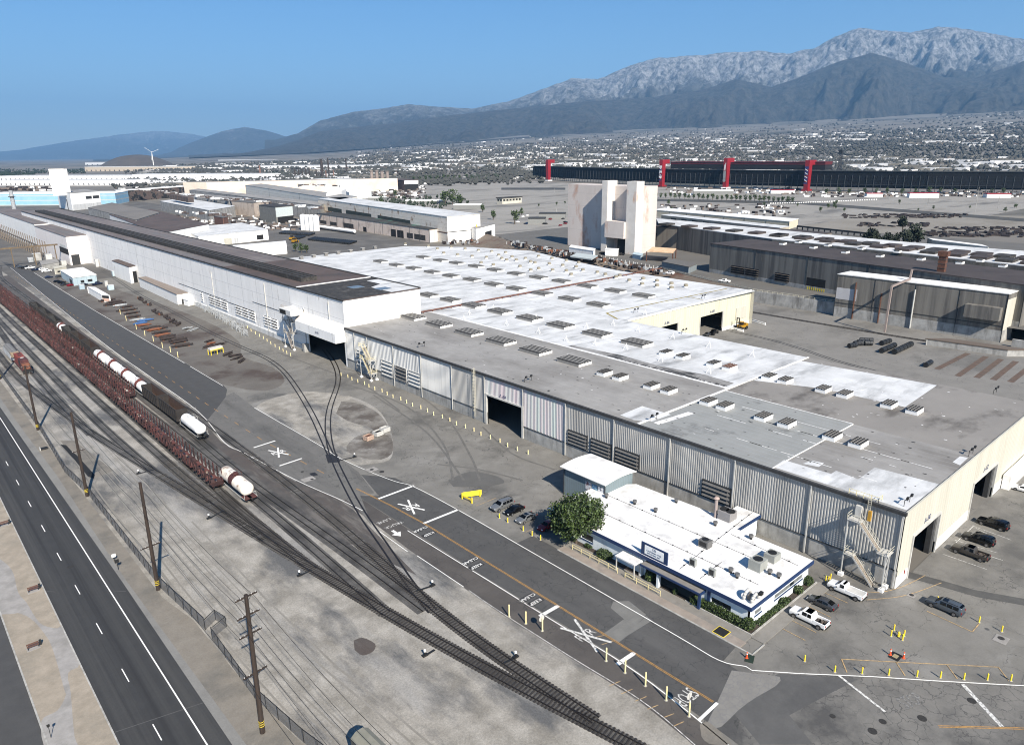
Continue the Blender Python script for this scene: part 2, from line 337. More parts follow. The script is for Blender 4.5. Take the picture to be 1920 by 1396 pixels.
sheet('junk_yard_dirt',smooth([(79.6,232),(79.6,330),(79.6,470),(84,520),(100,520),(104,440),(108,390),(110,330),(106,285),(98,262),(100,240),(96,222),(88,216),(83,222)],3),Z(3),m_brown)
sheet('asphalt_patch_dark',smooth(px((840,900),(880,884),(930,892),(945,905),(900,912),(850,912)),3),Z(4),mat('asphalt_grey2',(.17,.168,.16),(.2,.196,.188),sc=.3,grain=.88))
sheet('yard_east',rect(150,322,-120,185),Z(1),mat('asphalt_east',(.33,.318,.295),(.38,.366,.34),sc=.15,stain=(.23,.222,.205),ssc=.03,slo=.5,shi=.65,sstretch=(1,1.5,1),cracks=.16,cw=.006,grain=.86))
sheet('yard_north',rect(-60,360,500,1400),-.01,mat('yard_dark',(.15,.142,.132),(.22,.21,.195),sc=.05,stain=(.3,.285,.26),ssc=.03,grain=.8))
sheet('parking_lot_right',[(121,-60),(198,-60),(198,37),(121,37)],Z(2),m_asph)
m_lotfar=mat('lot_far',(.44,.42,.38),(.50,.475,.435),sc=.03,stain=(.22,.21,.195),ssc=.012,slo=.52,shi=.66,sstretch=(.7,2,1),stain2=((.34,.31,.27),.01,.55,.68,(.6,1.6,1)))
sheet('crazed_patch',smooth(px((1372,1256),(1415,1262),(1462,1268),(1455,1285),(1420,1305),(1385,1330),(1352,1362),(1325,1362),(1338,1330),(1352,1300)),2),Z(6),mat('asphalt_crazed_pale',(.33,.32,.30),(.39,.38,.355),sc=.4,cracks=1.1,cw=.05,crack_c=(.16,.155,.15),cmask=.1,grain=.88))
sheet('dirt_corner',smooth(px((1312,1358),(1326,1352),(1345,1366),(1372,1394),(1330,1394),(1315,1380)),2),Z(7),m_tan)
# markings
def line(name,pts,wd,m,k=7,off=0): return struct(ribbon(MB(),pts,wd,Z(k),off=off).build(name,m))
E2=[(77.6,203),(78.0,163),(77.7,153),(78.8,141),(80.4,131.5),(82,126),(82.5,111),(82.3,84),(82,55),(81.9,47),(83.6,43.6)]
line('lane_line_white',[(19.9,-60),(20.1,100),(20.0,245),(19.2,480),(19,900)],.18,m_white)
line('lane_line_white',smooth([(73.6,600),(65.4,334),(64.6,260),(64.2,212),(60.6,182),(61.6,172),(64.0,148),(66.6,132),(67.6,124)],4),.16,m_white)
line('lane_line_white',[(81,560),(79.0,400),(79,268)],.16,m_white); line('lane_line_white',[(79,262),(78.9,231)],.16,m_white)
line('lane_line_white',smooth(E2,4),.16,m_white)
line('lane_line_white',smooth([(69.8,110.5),(70.3,86),(70.6,70),(71,56),(70.2,46),(68.9,37),(66.5,22),(60,0)],4),.16,m_white)
line('lane_line_white',[(65.5,114),(65.3,103.8)],.14,m_white); line('lane_line_white',[(65.8,101.4),(65.9,87.4)],.14,m_white)
line('lane_line_worn',smooth([(65.9,86),(65.9,78),(66.4,62),(67,50),(66,41),(63,25)],4),.13,m_whitew)
for o in (-.12,.12): line('lane_line_yellow',[(72,134.2),(73.2,122),(73.9,110),(74,80),(74,42.8)],.11,m_yel,7,o)
for a in ((68.6,.0),): pass
yb=[(69.2,560),(69.0,400),(68.6,260),(68.4,215),(68.6,176),(70.3,150),(70.9,143)]
def along(pts,step,ln):
    out=[];acc=0
    for a,b in zip(pts,pts[1:]):
        a=Vector(a[:2]);b=Vector(b[:2]);L=(b-a).length;d=(b-a)/L;t=-acc
        while t<L:
            if t>=0: out.append((a+d*t,d))
            t+=step
        acc=(L-(t-step))%step if step else 0
        acc=L-(t-step)
    return out
mbd=MB()
for p,d in along(yb,7.6,3): ribbon(mbd,[p,p+d*3],.15,Z(7))
struct(mbd.build('lane_dash_yellow',m_yel)); mbd=MB()
for k in range(-3,40): ribbon(mbd,[(16.0,101.5+14.63*k),(16.0,105.2+14.63*k)],.14,Z(7))
struct(mbd.build('lane_dash_white',m_white))
for a,b,wd in (((475.5,839),(516,826),.5),((524,873),(566,859),.5),((709,935),(776,910),.6),((794,981),(859,955),.6),((1012,1155),(1047,1135),.7),((1157,1245),(1190,1223),.7),((1311,1349),(1345,1317),.45),((1572,1265),(1660,1334),.35),((1805,1282),(1880,1363),.55)):
    line('stop_line',[g(*a),g(*b)],wd,m_white if a[0]<1500 else m_whitew)
line('lane_line_white',[Vector((83.6,43.6,0)),g(1410,1256),g(1500,1262),g(1640,1268),g(1760,1276),g(1960,1287)],.16,m_white,8)
for o in (-.12,.12): line('lane_line_yellow',[g(1760,1361),g(1840,1363),g(1990,1367)],.11,m_yel,8,o)
for k,(a,b) in enumerate((((1112,1195),(1135,1190)),((1128,1208),(1152,1200)),((1143,1285),(1163,1276)),((1165,1300),(1186,1291)),((1190,1314),(1212,1305)),((1214,1329),(1234,1321)),((1245,1344),(1264,1337)),((1262,1361),(1282,1352)))): line('bay_line_yellow',[g(*a),g(*b)],.12,m_yelw)
# cross-buck markings, words
def xing(c,rz,sz,m,k=8):
    mb=MB(); cs,sn=math.cos(rz),math.sin(rz)
    for s in (1,-1):
        a=Vector((-.42*sz*s,-sz)); b=Vector((.42*sz*s,sz)); f=lambda v:(c[0]+v[0]*cs-v[1]*sn,c[1]+v[0]*sn+v[1]*cs)
        ribbon(mb,[f(a),f(b)],.42,Z(k)+.004*(s>0))
    o=struct(mb.build('crossing_mark',m)); 
    for s in (-1,1):
        t=text_mesh('crossing_letter','R',2.0,m,None,(c[0]+s*1.15*cs,c[1]+s*1.15*sn,Z(k)+.008),(0,0,rz),1.3); struct(t)
ya=g(771,950); xing(ya,PI,3.1,m_white); ya=g(522,848); xing(ya,0,3.1,m_white); ya=g(1098,1190); xing(ya,0,3.9,m_whitew)
def words(t,c,rz,size,m,st=1.0,k=8): struct(text_mesh('road_word',t,size,m,None,(c[0],c[1],Z(k)+.01),(0,0,rz),st))
m_blk=mat('paint_blackout',(.035,.035,.037))
for a,b in (((788,992),(804,1001)),((882,1051),(893,1061)),((989,1120),(1004,1128))):
    for wd_,p in (('CLEAR',a),('KEEP',b)):
        c=g(*p); sheet('road_blackout',rect(c[0]-1.5,c[0]+1.5,c[1]-.62,c[1]+.62),Z(7)+.002,m_blk); words(wd_,c,PI,1.15,m_white,.95)
c=g(738,984); words('TRUCK',c,PI,1.3,m_whitew); c=g(722,987); words('LANE',(68.4,g(725,983)[1]+1.6),PI,1.3,m_whitew)
c=g(743,999); mb=MB(); mb.prism([(c[0]-.5,c[1]-1.6),(c[0]+1.0,c[1]),(c[0]+.3,c[1]),(c[0]+.3,c[1]+1.4),(c[0]-.3,c[1]+1.4),(c[0]-.3,c[1]),(c[0]-1.0,c[1])][1:]+[(c[0],c[1]-1.6)],0,Z(9)); struct(mb.build('lane_arrow',m_white))
c=g(1285,1305); words('STOP',c,PI,1.5,m_whitew,2.1); c=g(1709,1314); words('STOP',c,-.35,1.5,mat('paint_faded',(.42,.42,.41),(.2,.2,.2),sc=3,lo=.45,hi=.55),2.0)
# parking bay lines
def bl(a,b,m=m_yelw,wd=.12): line('bay_line',[g(*a),g(*b)],wd,m,8)
for a,b in (((893,948),(930,933)),((945,961),(973,948)),((986,997),(1000,991)),((1536,1106),(1590,1130)),((1506,1131),(1558,1157)),((1476,1158),(1530,1185)),((1456,1172),(1510,1200))): bl(a,b)
for a,b in (((1578,1235),(1588,1260)),((1578,1235),(1730,1243)),((1730,1243),(1872,1250)),((1680,1240),(1697,1266)),((1776,1246),(1795,1272)),((1872,1250),(1892,1276)),((1738,1145),(1823,1184)),((1823,1184),(1838,1166))): bl(a,b,m_yelw,.16)
for a,b in (((1767,1038),(1850,1067)),((1786,1020),(1880,1050)),((1790,1012),(1870,1036)),((1823,985),(1896,1012)),((1850,1000),(1830,990)),((1912,870),(1950,850)),((1787,1022),(1826,985))): bl(a,b,m_whitew)
line('bay_curve',smooth(px((1625,1109),(1655,1109),(1690,1100),(1720,1086),(1735,1078)),4),.13,m_yelw,8); line('bay_curve',smooth(px((1625,1124),(1680,1119),(1720,1109),(1765,1092)),4),.13,m_yelw,8)
line('tyre_lane_dark',px((1700,1076),(1760,1092),(1830,1112),(1930,1130)),2.2,mat('asphalt_stain',(.12,.12,.118),(.17,.168,.16),sc=.5,grain=.85),7)
TMK=[]
m_tm=mat('tyre_mark',(.20,.195,.185),(.27,.262,.245),sc=.6,stretch=(1,1,1),grain=.8)
for P_ in (((640,690),(740,715),(830,775),(880,850),(900,900)),((650,720),(760,760),(830,830),(850,900)),((905,800),(960,850),(1040,880)),((700,740),(800,810),(870,900)),((820,870),(900,880),(980,900)),((520,660),(600,690),(680,720),(750,770))): TMK.append(1); struct(ribbon(MB(),smooth(px(*P_),4),.55,Z(4)+.0009+.0005*len(TMK)).build('tyre_mark',m_tm))
# east yard rust streaks and tar
m_rust=mat('rust_dirt',(.19,.12,.085),(.24,.17,.13),sc=.6,stain=(.15,.13,.11),ssc=.5,grain=.8)
for a,b in (((1756,692),(1815,662)),((1795,705),(1849,668)),((1831,708),(1877,673)),((1862,712),(1905,677)),((1894,716),(1925,692))): line('rust_strip',[g(*a),g(*b)],1.9,m_rust,3)
m_streak=mat('gravel_streak',(.40,.375,.33),(.50,.475,.43),sc=.4,stretch=(3,.15,1),grain=.7)
for i in range(9):
    x0=28.6+i*1.3+rnd.uniform(-.2,.2); P_=[(x0+rnd.uniform(-.15,.15)+max(0,(90-y))*.05*(1+i*.06),y) for y in range(48,int(rnd.uniform(150,330)),12)]; struct(ribbon(MB(),P_,rnd.uniform(.16,.4),Z(2)+.0004*i).build('gravel_line',m_streak))  # long thin lines a little darker than the gravel around them
for (a,b) in (((215,1372),(383,1316)),((85,1108),(104,1109)),((212,1107),(236,1108)),((400,925),(402,926))): line('road_seam',[g(*a),g(*b)],.1,mat('seam_pale',(.16,.16,.16)),6)
# ---------------------------------------------------------------- rail tracks
m_rail=mat('rail_steel',(.025,.02,.018),(.045,.037,.033),sc=2,rough=.5,metal=.3); m_tie=mat('sleeper_wood',(.035,.03,.027),(.075,.065,.058),sc=1.5,grain=.7)
me_tie=None
m_tie2=mat('sleeper_dusty',(.075,.07,.064),(.13,.12,.11),sc=1.5,grain=.75)
def relax(P_,st,it):
    out=[P_[0]]
    for a,b in zip(P_,P_[1:]):
        L=(b-a).length; n=max(1,round(L/st))
        for k in range(1,n+1): out.append(a+(b-a)*k/n)
    for _ in range(it):
        out=[out[0]]+[(out[i-1]+out[i]*2+out[i+1])/4 for i in range(1,len(out)-1)]+[out[-1]]
    return out
NTR=[]
def track(pts,ties=True,bal=True,embedded=False,n=6,tie_y=200,tie_every=1,wbal=2.5,k=5,zr=.16):
    global me_tie
    P=relax([Vector((p[0],p[1],0)) for p in pts],2.5 if embedded else 4.0,60 if not embedded else 14)
    top=bpy.data.objects.new('rail_track',None); COL.objects.link(top); top['kind']='structure'; top.location=P[0]
    NTR.append(1)
    if bal and not embedded: ribbon(MB(),P,wbal,.0143+.0007*len(NTR)).build('ballast',m_bal,top)
    for s in (-.72,.72): ribbon(MB(),P,.12 if not embedded else .36,(zr if not embedded else Z(k)+.012)+.0011*len(NTR),off=s,zb=.0).build('rail',m_rail,top)
    if ties and not embedded:
        cnt=0; far=MB()
        for p,d in reversed(along([(q[0],q[1]) for q in P],.62,0)):
            rz=math.atan2(d[1],d[0]); a=rnd.uniform(-.05,.05)
            if cnt<295 and p[1]<tie_y:
                if me_tie is None: me_tie=MB().cbox(0,0,0,.24,2.6,.12).build('sleeper',m_tie); base=me_tie; o=base
                else: o=bpy.data.objects.new('sleeper',me_tie.data); COL.objects.link(o)
                o.parent=top; o.location=(p[0]-P[0][0],p[1]-P[0][1],.035); o.rotation_euler=(0,0,rz+a*.3); cnt+=1
            elif p[1]<tie_y+60 and rnd.random()<.8: far.cbox(p[0],p[1],.035,.24,2.6,.12,rz)
        if far.f: fo=far.build('sleeper_row',m_tie2,top); fo['kind']='stuff'
    return top
W=lambda *ps:[g(a,b) for a,b in ps]
T={}
T['A']=track(W((-60,600),(0,664),(30,712),(48,727),(70,737),(99,754),(112,764),(140,797),(172,815),(205,832),(250,860),(287,885),(350,920),(400,950),(440,977),(482,1003),(532,1038),(587,1068),(635,1092),(678,1111),(724,1150),(780,1193),(823,1213),(894,1252),(960,1287),(1008,1305),(1117,1357),(1190,1395),(1290,1450)),tie_y=112)
T['B']=track(W((-40,560),(20,650),(55,690),(80,716),(100,741),(125,767),(150,797),(172,815)),ties=False)
T['C']=track(W((-60,530),(0,603),(37,641),(75,681),(100,707),(125,731),(163,774),(195,802),(225,832),(262,862),(290,886)),ties=False)
T['D']=track(W((-60,520),(19,600),(63,640),(113,685),(163,733),(207,774),(250,807),(300,857),(337,890),(390,935),(430,964),(470,992),(500,1012)),tie_y=120)
T['E']=track([(49.0,600),(48.9,400),(48.7,250),(48.7,200),(48.9,155)]+W((470,977),(505,1005),(550,1043),(587,1068)),tie_y=154)
T['F']=track([(52.8,600),(52.8,400),(52.6,300),(52.7,230),(53.3,190)]+W((466,925),(524,975),(556,1000),(620,1052),(660,1085),(690,1112),(724,1150)),ties=False,wbal=2.6)
T['G']=track([(56.8,620),(56.8,400),(56.7,300),(56.8,230),(57.4,200)]+W((400,850),(480,918),(572,975),(610,1000),(680,1048),(727,1085),(770,1118),(800,1143)),ties=False,wbal=3.6)
T['I']=track([(61,640),(61,420),(61.0,300),(60.6,230)]+W((345,757),(400,800),(470,855),(540,905),(615,967),(671,1000),(700,1032),(735,1070),(766,1113),(790,1139),(837,1175),(894,1222),(960,1272),(1008,1296),(1117,1350)),tie_y=112)
T['J']=track(W((608,655),(622,672),(632,690),(636,710),(631,730),(620,755),(614,780),(615,820),(622,850),(630,872),(650,910),(667,945),(685,974),(712,1010),(745,1056),(765,1096),(789,1121),(812,1146)),ties=False,embedded=True)
T['K']=track(W((190,505),(262,553),(330,588),(400,626),(460,654),(500,670),(530,692),(550,718),(568,746),(590,785),(607,825),(620,852)),ties=False,embedded=True)
T['L']=track([(300,185),(299.5,130),(299,96),(303,64),(306,20)],tie_y=100,k=4)
T['M']=track(W((1330,610),(1370,622),(1420,630),(1500,652),(1560,675),(1640,695)),ties=False,embedded=True)
T['N']=track(W((0,500),(60,545),(75,566),(110,590),(200,650))[0:1]+[(61.5,560),(61,500)],ties=False)
# switch stands
m_dk=mat('black_iron',(.02,.02,.02),rough=.6)
for (a,b) in (((260,888),(290,880)),((392,972),(420,957)),((562,1079),(585,1068)),((797,1229),(815,1218)),((967,1232),(945,1243)),((811,1098),(780,1108)),((665,857),(637,863))):
    p,q=g(*a),g(*b); t=thing('switch_stand','%s switch stand by %s'%('white lamped' if a[0]>260 else 'low black',{260:'the yard ladder track near the sand patch',392:'the track below the maroon wagons',562:'the outer curve left of the pale gravel',797:'the outer curve beside the round gravel pile',967:'two cream posts at the bottom bend',811:'the track fork near the truck lane',665:'the black crossing plate'}[a[0]]),'switch stand',(p[0],p[1],0))
    MB().bar((p[0],p[1],.06),(q[0],q[1],.06),.35,.1).build('throw_rod',m_dk,t); MB().cyl((p[0],p[1],0),(p[0],p[1],.8),.12,6).cbox(p[0],p[1],.15,.9,.5,.25).build('stand',m_dk,t)
    MB().cyl((p[0],p[1],.8),(p[0],p[1],1.1),.18,8).build('lamp',paint('white_enamel',(.8,.8,.78)),t)
# ================================================================ buildings
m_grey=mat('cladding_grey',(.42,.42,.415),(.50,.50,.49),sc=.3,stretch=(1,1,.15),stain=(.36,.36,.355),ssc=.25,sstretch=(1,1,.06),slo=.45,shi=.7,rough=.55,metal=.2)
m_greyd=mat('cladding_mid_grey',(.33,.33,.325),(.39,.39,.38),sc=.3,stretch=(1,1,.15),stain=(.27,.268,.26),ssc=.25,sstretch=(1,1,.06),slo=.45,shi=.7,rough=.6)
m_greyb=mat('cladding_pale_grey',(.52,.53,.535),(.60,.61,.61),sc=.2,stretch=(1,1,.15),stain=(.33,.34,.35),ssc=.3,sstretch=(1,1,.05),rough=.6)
m_greyp=mat('cladding_iridescent_grey',(.54,.46,.50),(.44,.54,.52),sc=.35,stretch=(1,1,.01),stain=(.56,.48,.52),ssc=.5,sstretch=(1,1,.01),rough=.5)
m_creamw=mat('cladding_cream',(.44,.428,.37),(.485,.472,.412),sc=.3,stretch=(1,1,.1),stain=(.375,.36,.305),ssc=.25,sstretch=(1,1,.05),slo=.52,shi=.75,rough=.7)
m_concw=mat('concrete_wall',(.50,.50,.485),(.58,.58,.565),sc=.3,stain=(.27,.265,.255),ssc=.3,sstretch=(1,1,.2),slo=.48,shi=.7,grain=.9)
m_whitew2=mat('wall_white_painted',(.76,.765,.76),(.83,.83,.82),sc=.2,stretch=(1,1,.3),stain=(.55,.54,.52),ssc=.5,sstretch=(1,1,.25),slo=.6,shi=.72,rough=.75)
m_roofg=mat('roof_grey_sheet',(.46,.45,.435),(.51,.50,.485),sc=.3,stain=(.31,.297,.28),ssc=.08,sstretch=(1,.5,1),slo=.45,shi=.68,lines=[(0,1.9,.2,(.23,.222,.212))],stain2=((.15,.145,.14),.07,.69,.75,(1,2.5,1)))
m_roofb=mat('roof_bluegrey_sheet',(.42,.435,.43),(.47,.485,.48),sc=.3,stain=(.22,.225,.225),ssc=.09,slo=.6,shi=.72,lines=[(0,1.9,.16,(.27,.285,.285))],stain2=((.12,.12,.12),.11,.69,.74,(1.5,.6,1)))
m_rooft=mat('roof_taupe_felt',(.37,.352,.33),(.42,.40,.375),sc=.12,stain=(.19,.175,.16),ssc=.055,sstretch=(1,1.6,1),slo=.52,shi=.64,stain2=((.34,.32,.3),.2,.66,.7,(3,.5,1)))
m_roofw=mat('roof_white_membrane',(.57,.585,.60),(.64,.655,.67),sc=.12,stain=(.46,.475,.49),ssc=.1,sstretch=(.6,2,1),slo=.52,shi=.72,lines=[(0,3.05,.09,(.44,.46,.48))],stain2=((.40,.41,.42),.3,.70,.76,(.4,1,1)))
m_roofw2=mat('roof_white_bright',(.66,.665,.67),(.71,.71,.71),sc=.3,stain=(.58,.58,.575),ssc=.25,slo=.5,shi=.72,stain2=((.42,.41,.39),.5,.70,.76,(1,.5,1)),lines=[(1,2.6,.05,(.55,.55,.55))])
m_roofbl=mat('roof_dark_gravel',(.04,.037,.034),(.10,.092,.085),sc=1.6,stain=(.17,.16,.145),ssc=.35,slo=.52,shi=.66,grain=.5)
m_roofbr=mat('roof_brown_bitumen',(.14,.10,.088),(.185,.14,.125),sc=.2,stain=(.085,.07,.065),ssc=.1,slo=.45,shi=.7,stain2=((.2,.185,.18),.05,.62,.7,(1,.4,1)))
m_roofpu=mat('roof_mauve_bitumen',(.22,.185,.178),(.33,.29,.28),sc=.1,stretch=(1,.25,1),stain=(.25,.24,.24),ssc=.06,sstretch=(2,.5,1),slo=.5,shi=.62,lines=[(1,15.5,1.2,(.09,.08,.085)),(0,5,.8,(.10,.09,.095))])
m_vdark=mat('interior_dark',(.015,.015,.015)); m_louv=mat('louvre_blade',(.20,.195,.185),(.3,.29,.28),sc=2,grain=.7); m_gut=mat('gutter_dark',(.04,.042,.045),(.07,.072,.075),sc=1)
m_steelw=paint('steel_white',(.62,.62,.6),.6); m_rustm=mat('rusted_steel',(.16,.065,.04),(.25,.11,.07),sc=1.2,grain=.7); m_pipe=mat('pipe_rust_red',(.22,.10,.075),(.3,.15,.11),sc=1)
m_blue=paint('blue_trim',(.02,.06,.19),.5); m_lblue=mat('cladding_pale_blue',(.34,.43,.48),(.39,.48,.53),sc=.3,stretch=(1,1,.1),lines=[(0,.6,.07,(.27,.35,.4)),(1,.6,.07,(.27,.35,.4))])
H1=14.3
wh=thing('warehouse','vast grey corrugated warehouse with cream end wall and patched flat roof','warehouse',(119.5,37,0))
cols=[37.2,53.0,68.5,84.0,99.5,114.8,130.1,145.6,160.4,175.8,191.1,206.8,215.2,221.4]
louv=[(69.0,75.6,3.7,7.3),(92,98.9,3.8,7.3),(100.2,106.4,3.8,7.3),(107.6,113.9,3.8,7.3),(176.4,183.0,2.8,7.5),(184,190.4,2.8,7.5),(191.9,198.6,2.6,7.7),(208.8,214.4,2.6,7.9)]
door1=(130.6,144.8,0,8.5)
for i in range(len(cols)-1):
    a,b=cols[i],cols[i+1]; bm=3.4 if i<6 else 3.2
    cut=[l for l in louv+[door1] if l[0]<b and l[1]>a]
    mb=MB()
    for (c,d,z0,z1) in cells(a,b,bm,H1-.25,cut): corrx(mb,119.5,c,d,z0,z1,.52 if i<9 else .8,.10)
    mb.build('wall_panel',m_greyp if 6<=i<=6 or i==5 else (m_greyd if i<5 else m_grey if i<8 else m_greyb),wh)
mb=MB(); wallx(mb,119.42,37.0,221.4,0,3.45,[door1],.35); mb.build('concrete_plinth',m_concw,wh)
mb=MB(); mb.box(119.25,119.45,37,130.5,3.4,3.52); mb.box(119.25,119.45,145,221.3,3.2,3.3); mb.build('ledge',m_gut,wh)
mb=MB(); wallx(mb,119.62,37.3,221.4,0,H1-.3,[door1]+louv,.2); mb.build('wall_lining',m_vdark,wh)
mb=MB()
for y in cols: pass
for y in cols[:-1]:
    d=MB().box(119.08,119.26,y-.1,y+.1,.2,H1-.6); d.bar((119.15,y,H1-.8),(119.3,y,H1-.2),.26); d.build('downspout',m_steelw,wh)
mb=MB().box(119.0,119.55,36.8,221.4,H1-.45,H1+.12); mb.build('gutter',m_gut,wh)
for l in louv:
    n=4; f=MB(); f.box(119.2,119.5,l[0],l[0]+.15,l[2],l[3]); f.box(119.2,119.5,l[1]-.15,l[1],l[2],l[3]); f.box(119.2,119.5,l[0]+.1,l[1]-.1,l[3]-.15,l[3]-.01); fo=f.build('louvre_bank',m_gut if l[0]<120 else m_steelw,wh)
    for k in range(n):
        z=l[2]+(k+.15)*(l[3]-l[2])/n; MB().face([(119.0,l[0]+.1,z),(119.0,l[1]-.1,z),(119.6,l[1]-.1,z+.8),(119.6,l[0]+.1,z+.8)][::-1]).build('blade',m_louv if l[0]<120 or l[0]==184 else m_steelw,fo)
# end wall with two doors
dE=[(124.6,136.9,0,8.0),(155.2,169.8,0,7.8)]
mb=MB(); 
for (c,d,z0,z1) in cells(119.5,197,2.1,H1,dE): corry(mb,37,c,d,z0,z1,1.2,.06)
mb.build('end_wall',m_creamw,wh)
mb=MB(); 
for c in cells(119.5,197,0,2.15,dE): MB().box(c[0],c[1],36.9,37.2,c[2],c[3]).build('end_plinth',m_whitew2,wh)
MB().box(176,197.5,35.2,36.7,0,3.3).build('ramp_wall',m_whitew2,wh)
mb=MB(); wally(mb,37.15,119.8,196.8,0,H1-.2,dE,.2); mb.box(196.7,197,37,160,0,H1-.1); mb.build('wall_lining',m_concw,wh)
for d in dE:
    f=MB(); f.box(d[0]-.35,d[0],36.7,37.2,0,d[3]+.35); f.box(d[1],d[1]+.35,36.7,37.2,0,d[3]+.35); f.box(d[0],d[1],36.7,37.2,d[3],d[3]+.35); f.build('door_frame',m_steelw,wh)
    MB().box(d[1]-1.2,d[1],37.3,38.2,0,d[3]-.3).build('door_track_column',m_gut,wh)
f=MB(); f.box(119.1,119.6,door1[0]-.5,door1[0],0,9); f.box(119.1,119.6,door1[1],door1[1]+.5,0,9); f.box(119.1,119.6,door1[0],door1[1],8.5,8.9); f.build('door_frame',m_steelw,wh)
m_sgn=paint('sign_blue',(.05,.10,.32))
for t,x,z in (('A-80',130.5,9.3),('A-82',162,9.1)): text_mesh('door_number',t,1.5,m_sgn,wh,(x-119.5,-.12,z),(PI/2,0,0),1)
text_mesh('door_number','A-84',1.4,m_sgn,wh,(-.25,138-37,9.6),(PI/2,0,-PI/2),1)
for (x,z,c) in ((122.6,1.5,(.5,.04,.03)),): MB().box(x,x+.5,36.85,36.9,z,z+.7).build('hazard_sign',paint('sign_red',c),wh)
# roof slab and coverings
MB().box(119.5,197.1,36.9,221.4,H1-.25,H1).build('roof',m_rooft,wh)
def cover(name,pts,m,z=None,par=None,dz=.012):
    P=[(p[0],p[1],(z or H1)+dz) for p in pts]; a=sum(P[i][0]*P[(i+1)%len(P)][1]-P[(i+1)%len(P)][0]*P[i][1] for i in range(len(P)))
    if a<0: P.reverse()
    return MB().face(P).build(name,m,par or wh)
cover('roof_sheet',rect(119.3,155.5,93,221.4),m_roofg); cover('roof_sheet',rect(119.3,153.5,61,93),m_roofb); cover('roof_sheet',rect(119.3,153.5,37,61),m_roofg)
cover('roof_sheet',rect(155.5,197,93,221.4),m_roofw)
zz=lambda *ps:[g(a,b,H1) for a,b in ps]
cover('roof_patch',zz((1413,713),(1500,676),(1757,722),(1697,763),(1540,728)),m_roofw,dz=.02)
cover('roof_patch',zz((1450,875),(1470,862),(1558,888),(1568,882),(1609,898),(1640,876),(1760,907),(1752,915),(1700,956)),m_roofw,dz=.024)
cover('roof_patch',zz((1163,778),(1204,761),(1258,777),(1222,790),(1190,788)),m_roofw,dz=.024)
cover('roof_patch',zz((1505,869),(1522,863),(1545,868),(1535,875)),m_roofw,dz=.024)
cover('roof_patch',zz((1786,866),(1800,855),(1815,858),(1800,872)),m_roofw,dz=.024)
cover('roof_patch',zz((1290,772),(1225,792),(1235,796),(1302,775)),m_roofw2,dz=.024)
cover('roof_patch',[(156.8,94.5),(160.5,94.5),(161.5,104),(159.5,118),(160.5,132),(158.6,150),(156.8,150)],mat('roof_soiled',(.33,.32,.31),(.52,.52,.52),sc=.6,stretch=(1,.3,1),stain=(.06,.06,.06),ssc=.35,sstretch=(1,.25,1),slo=.5,shi=.6),dz=.02)
mb=MB(); mb.bar((153.4,61,H1+.1),(153.4,93,H1+.1),.25,.12); mb.bar((119.6,93,H1+.1),(197,93,H1+.1),.55,.2); mb.bar((119.6,61,H1+.06),(153.4,60.8,H1+.06),.25,.08); mb.build('roof_joint',m_roofw2,wh)
mb=MB(); mb.bar((155.6,93.5,H1+.06),(156.2,221,H1+.06),.9,.06); mb.build('roof_joint',m_roofw2,wh)
mb=MB(); 
for i in range(26):
    y=94+i*1.4+rnd.random(); mb.prism([(156.4,y),(156.4+rnd.uniform(.6,2.2),y+.6),(156.4,y+1.5)],H1,H1+.03)
mb.build('roof_tar_streak',mat('tar_black',(.03,.03,.03),(.2,.2,.2),sc=1.5),wh)
mb=MB().box(119.45,197.2,36.75,37.05,H1-.3,H1+.22); mb.build('parapet',m_creamw,wh)
mb=MB()
for i in range(30): 
    x=rnd.choice((137,141,146,128)); y=rnd.uniform(40,90); mb.box(x,x+.18,y,y+rnd.uniform(1,6),H1+.03,H1+.05)
mb.build('roof_seal_strip',m_roofw2,wh)
mb=MB(); mb.bar((121,222,H1+.55),(250,222,H1+.55),.5,.45); mb.bar((250,222,H1+.5),(300,222.5,H1+.5),.35,.4)
for i in range(40): mb.cbox(122+i*4.4,222,H1+.2,.3,.7,.4)
tag(mb.build('roof_pipe',m_pipe),'long rusty red pipe run crossing the warehouse roof beside the tall white hall','pipe')
# second white section and yellow-walled wing
w2=thing('annex_warehouse','white roofed rear warehouse section with pale yellow end wall','warehouse',(197,160,0))
P2=[(152.3,222),(197.3,222),(197.3,160.5),(279.5,158.5),(281,235),(292,285),(303,322),(290,362),(263,398),(186,401),(152.3,404)]
mb=MB().prism(P2,H1-.3,H1); mb.build('roof',m_roofw,w2)
for i in range(3,10):
    a,b=P2[i],P2[(i+1)]; m_=MB(); m_.face([(a[0],a[1],0),(b[0],b[1],0),(b[0],b[1],H1-.3),(a[0],a[1],H1-.3)]); m_.build('wall',m_creamw,w2)
m_yelw2=mat('cladding_yellow_pale',(.50,.49,.385),(.55,.54,.43),sc=.3,stretch=(1,1,.1),stain=(.44,.43,.33),ssc=.3,sstretch=(1,1,.06))
dY=[(214,227.5,0,8.5),(242.5,258.5,0,8.3)]
mb=MB()
for (c,d,z0,z1) in cells(197.3,279.5,1.2,H1-.3,dY): corry(mb,160.0,c,d,z0,z1,1.4,.07)
mb.build('end_wall',m_yelw2,w2); mb=MB(); 
for c in cells(197.3,279.4,0,1.25,dY): MB().box(c[0],c[1],159.9,160.15,c[2],c[3]).build('end_plinth',m_whitew2,w2)
MB().box(197.3,279.6,159.7,160.1,H1-.35,H1+.25).build('parapet',m_whitew2,w2)
for d in dY:
    f=MB(); f.box(d[0]-.4,d[0],159.7,160.2,0,d[3]+.3); f.box(d[1],d[1]+.4,159.7,160.2,0,d[3]+.3); f.build('door_frame',m_steelw,w2)
MB().box(268.5,276.5,159.7,159.95,3.2,8.0).build('shutter_door',m_creamw,w2)
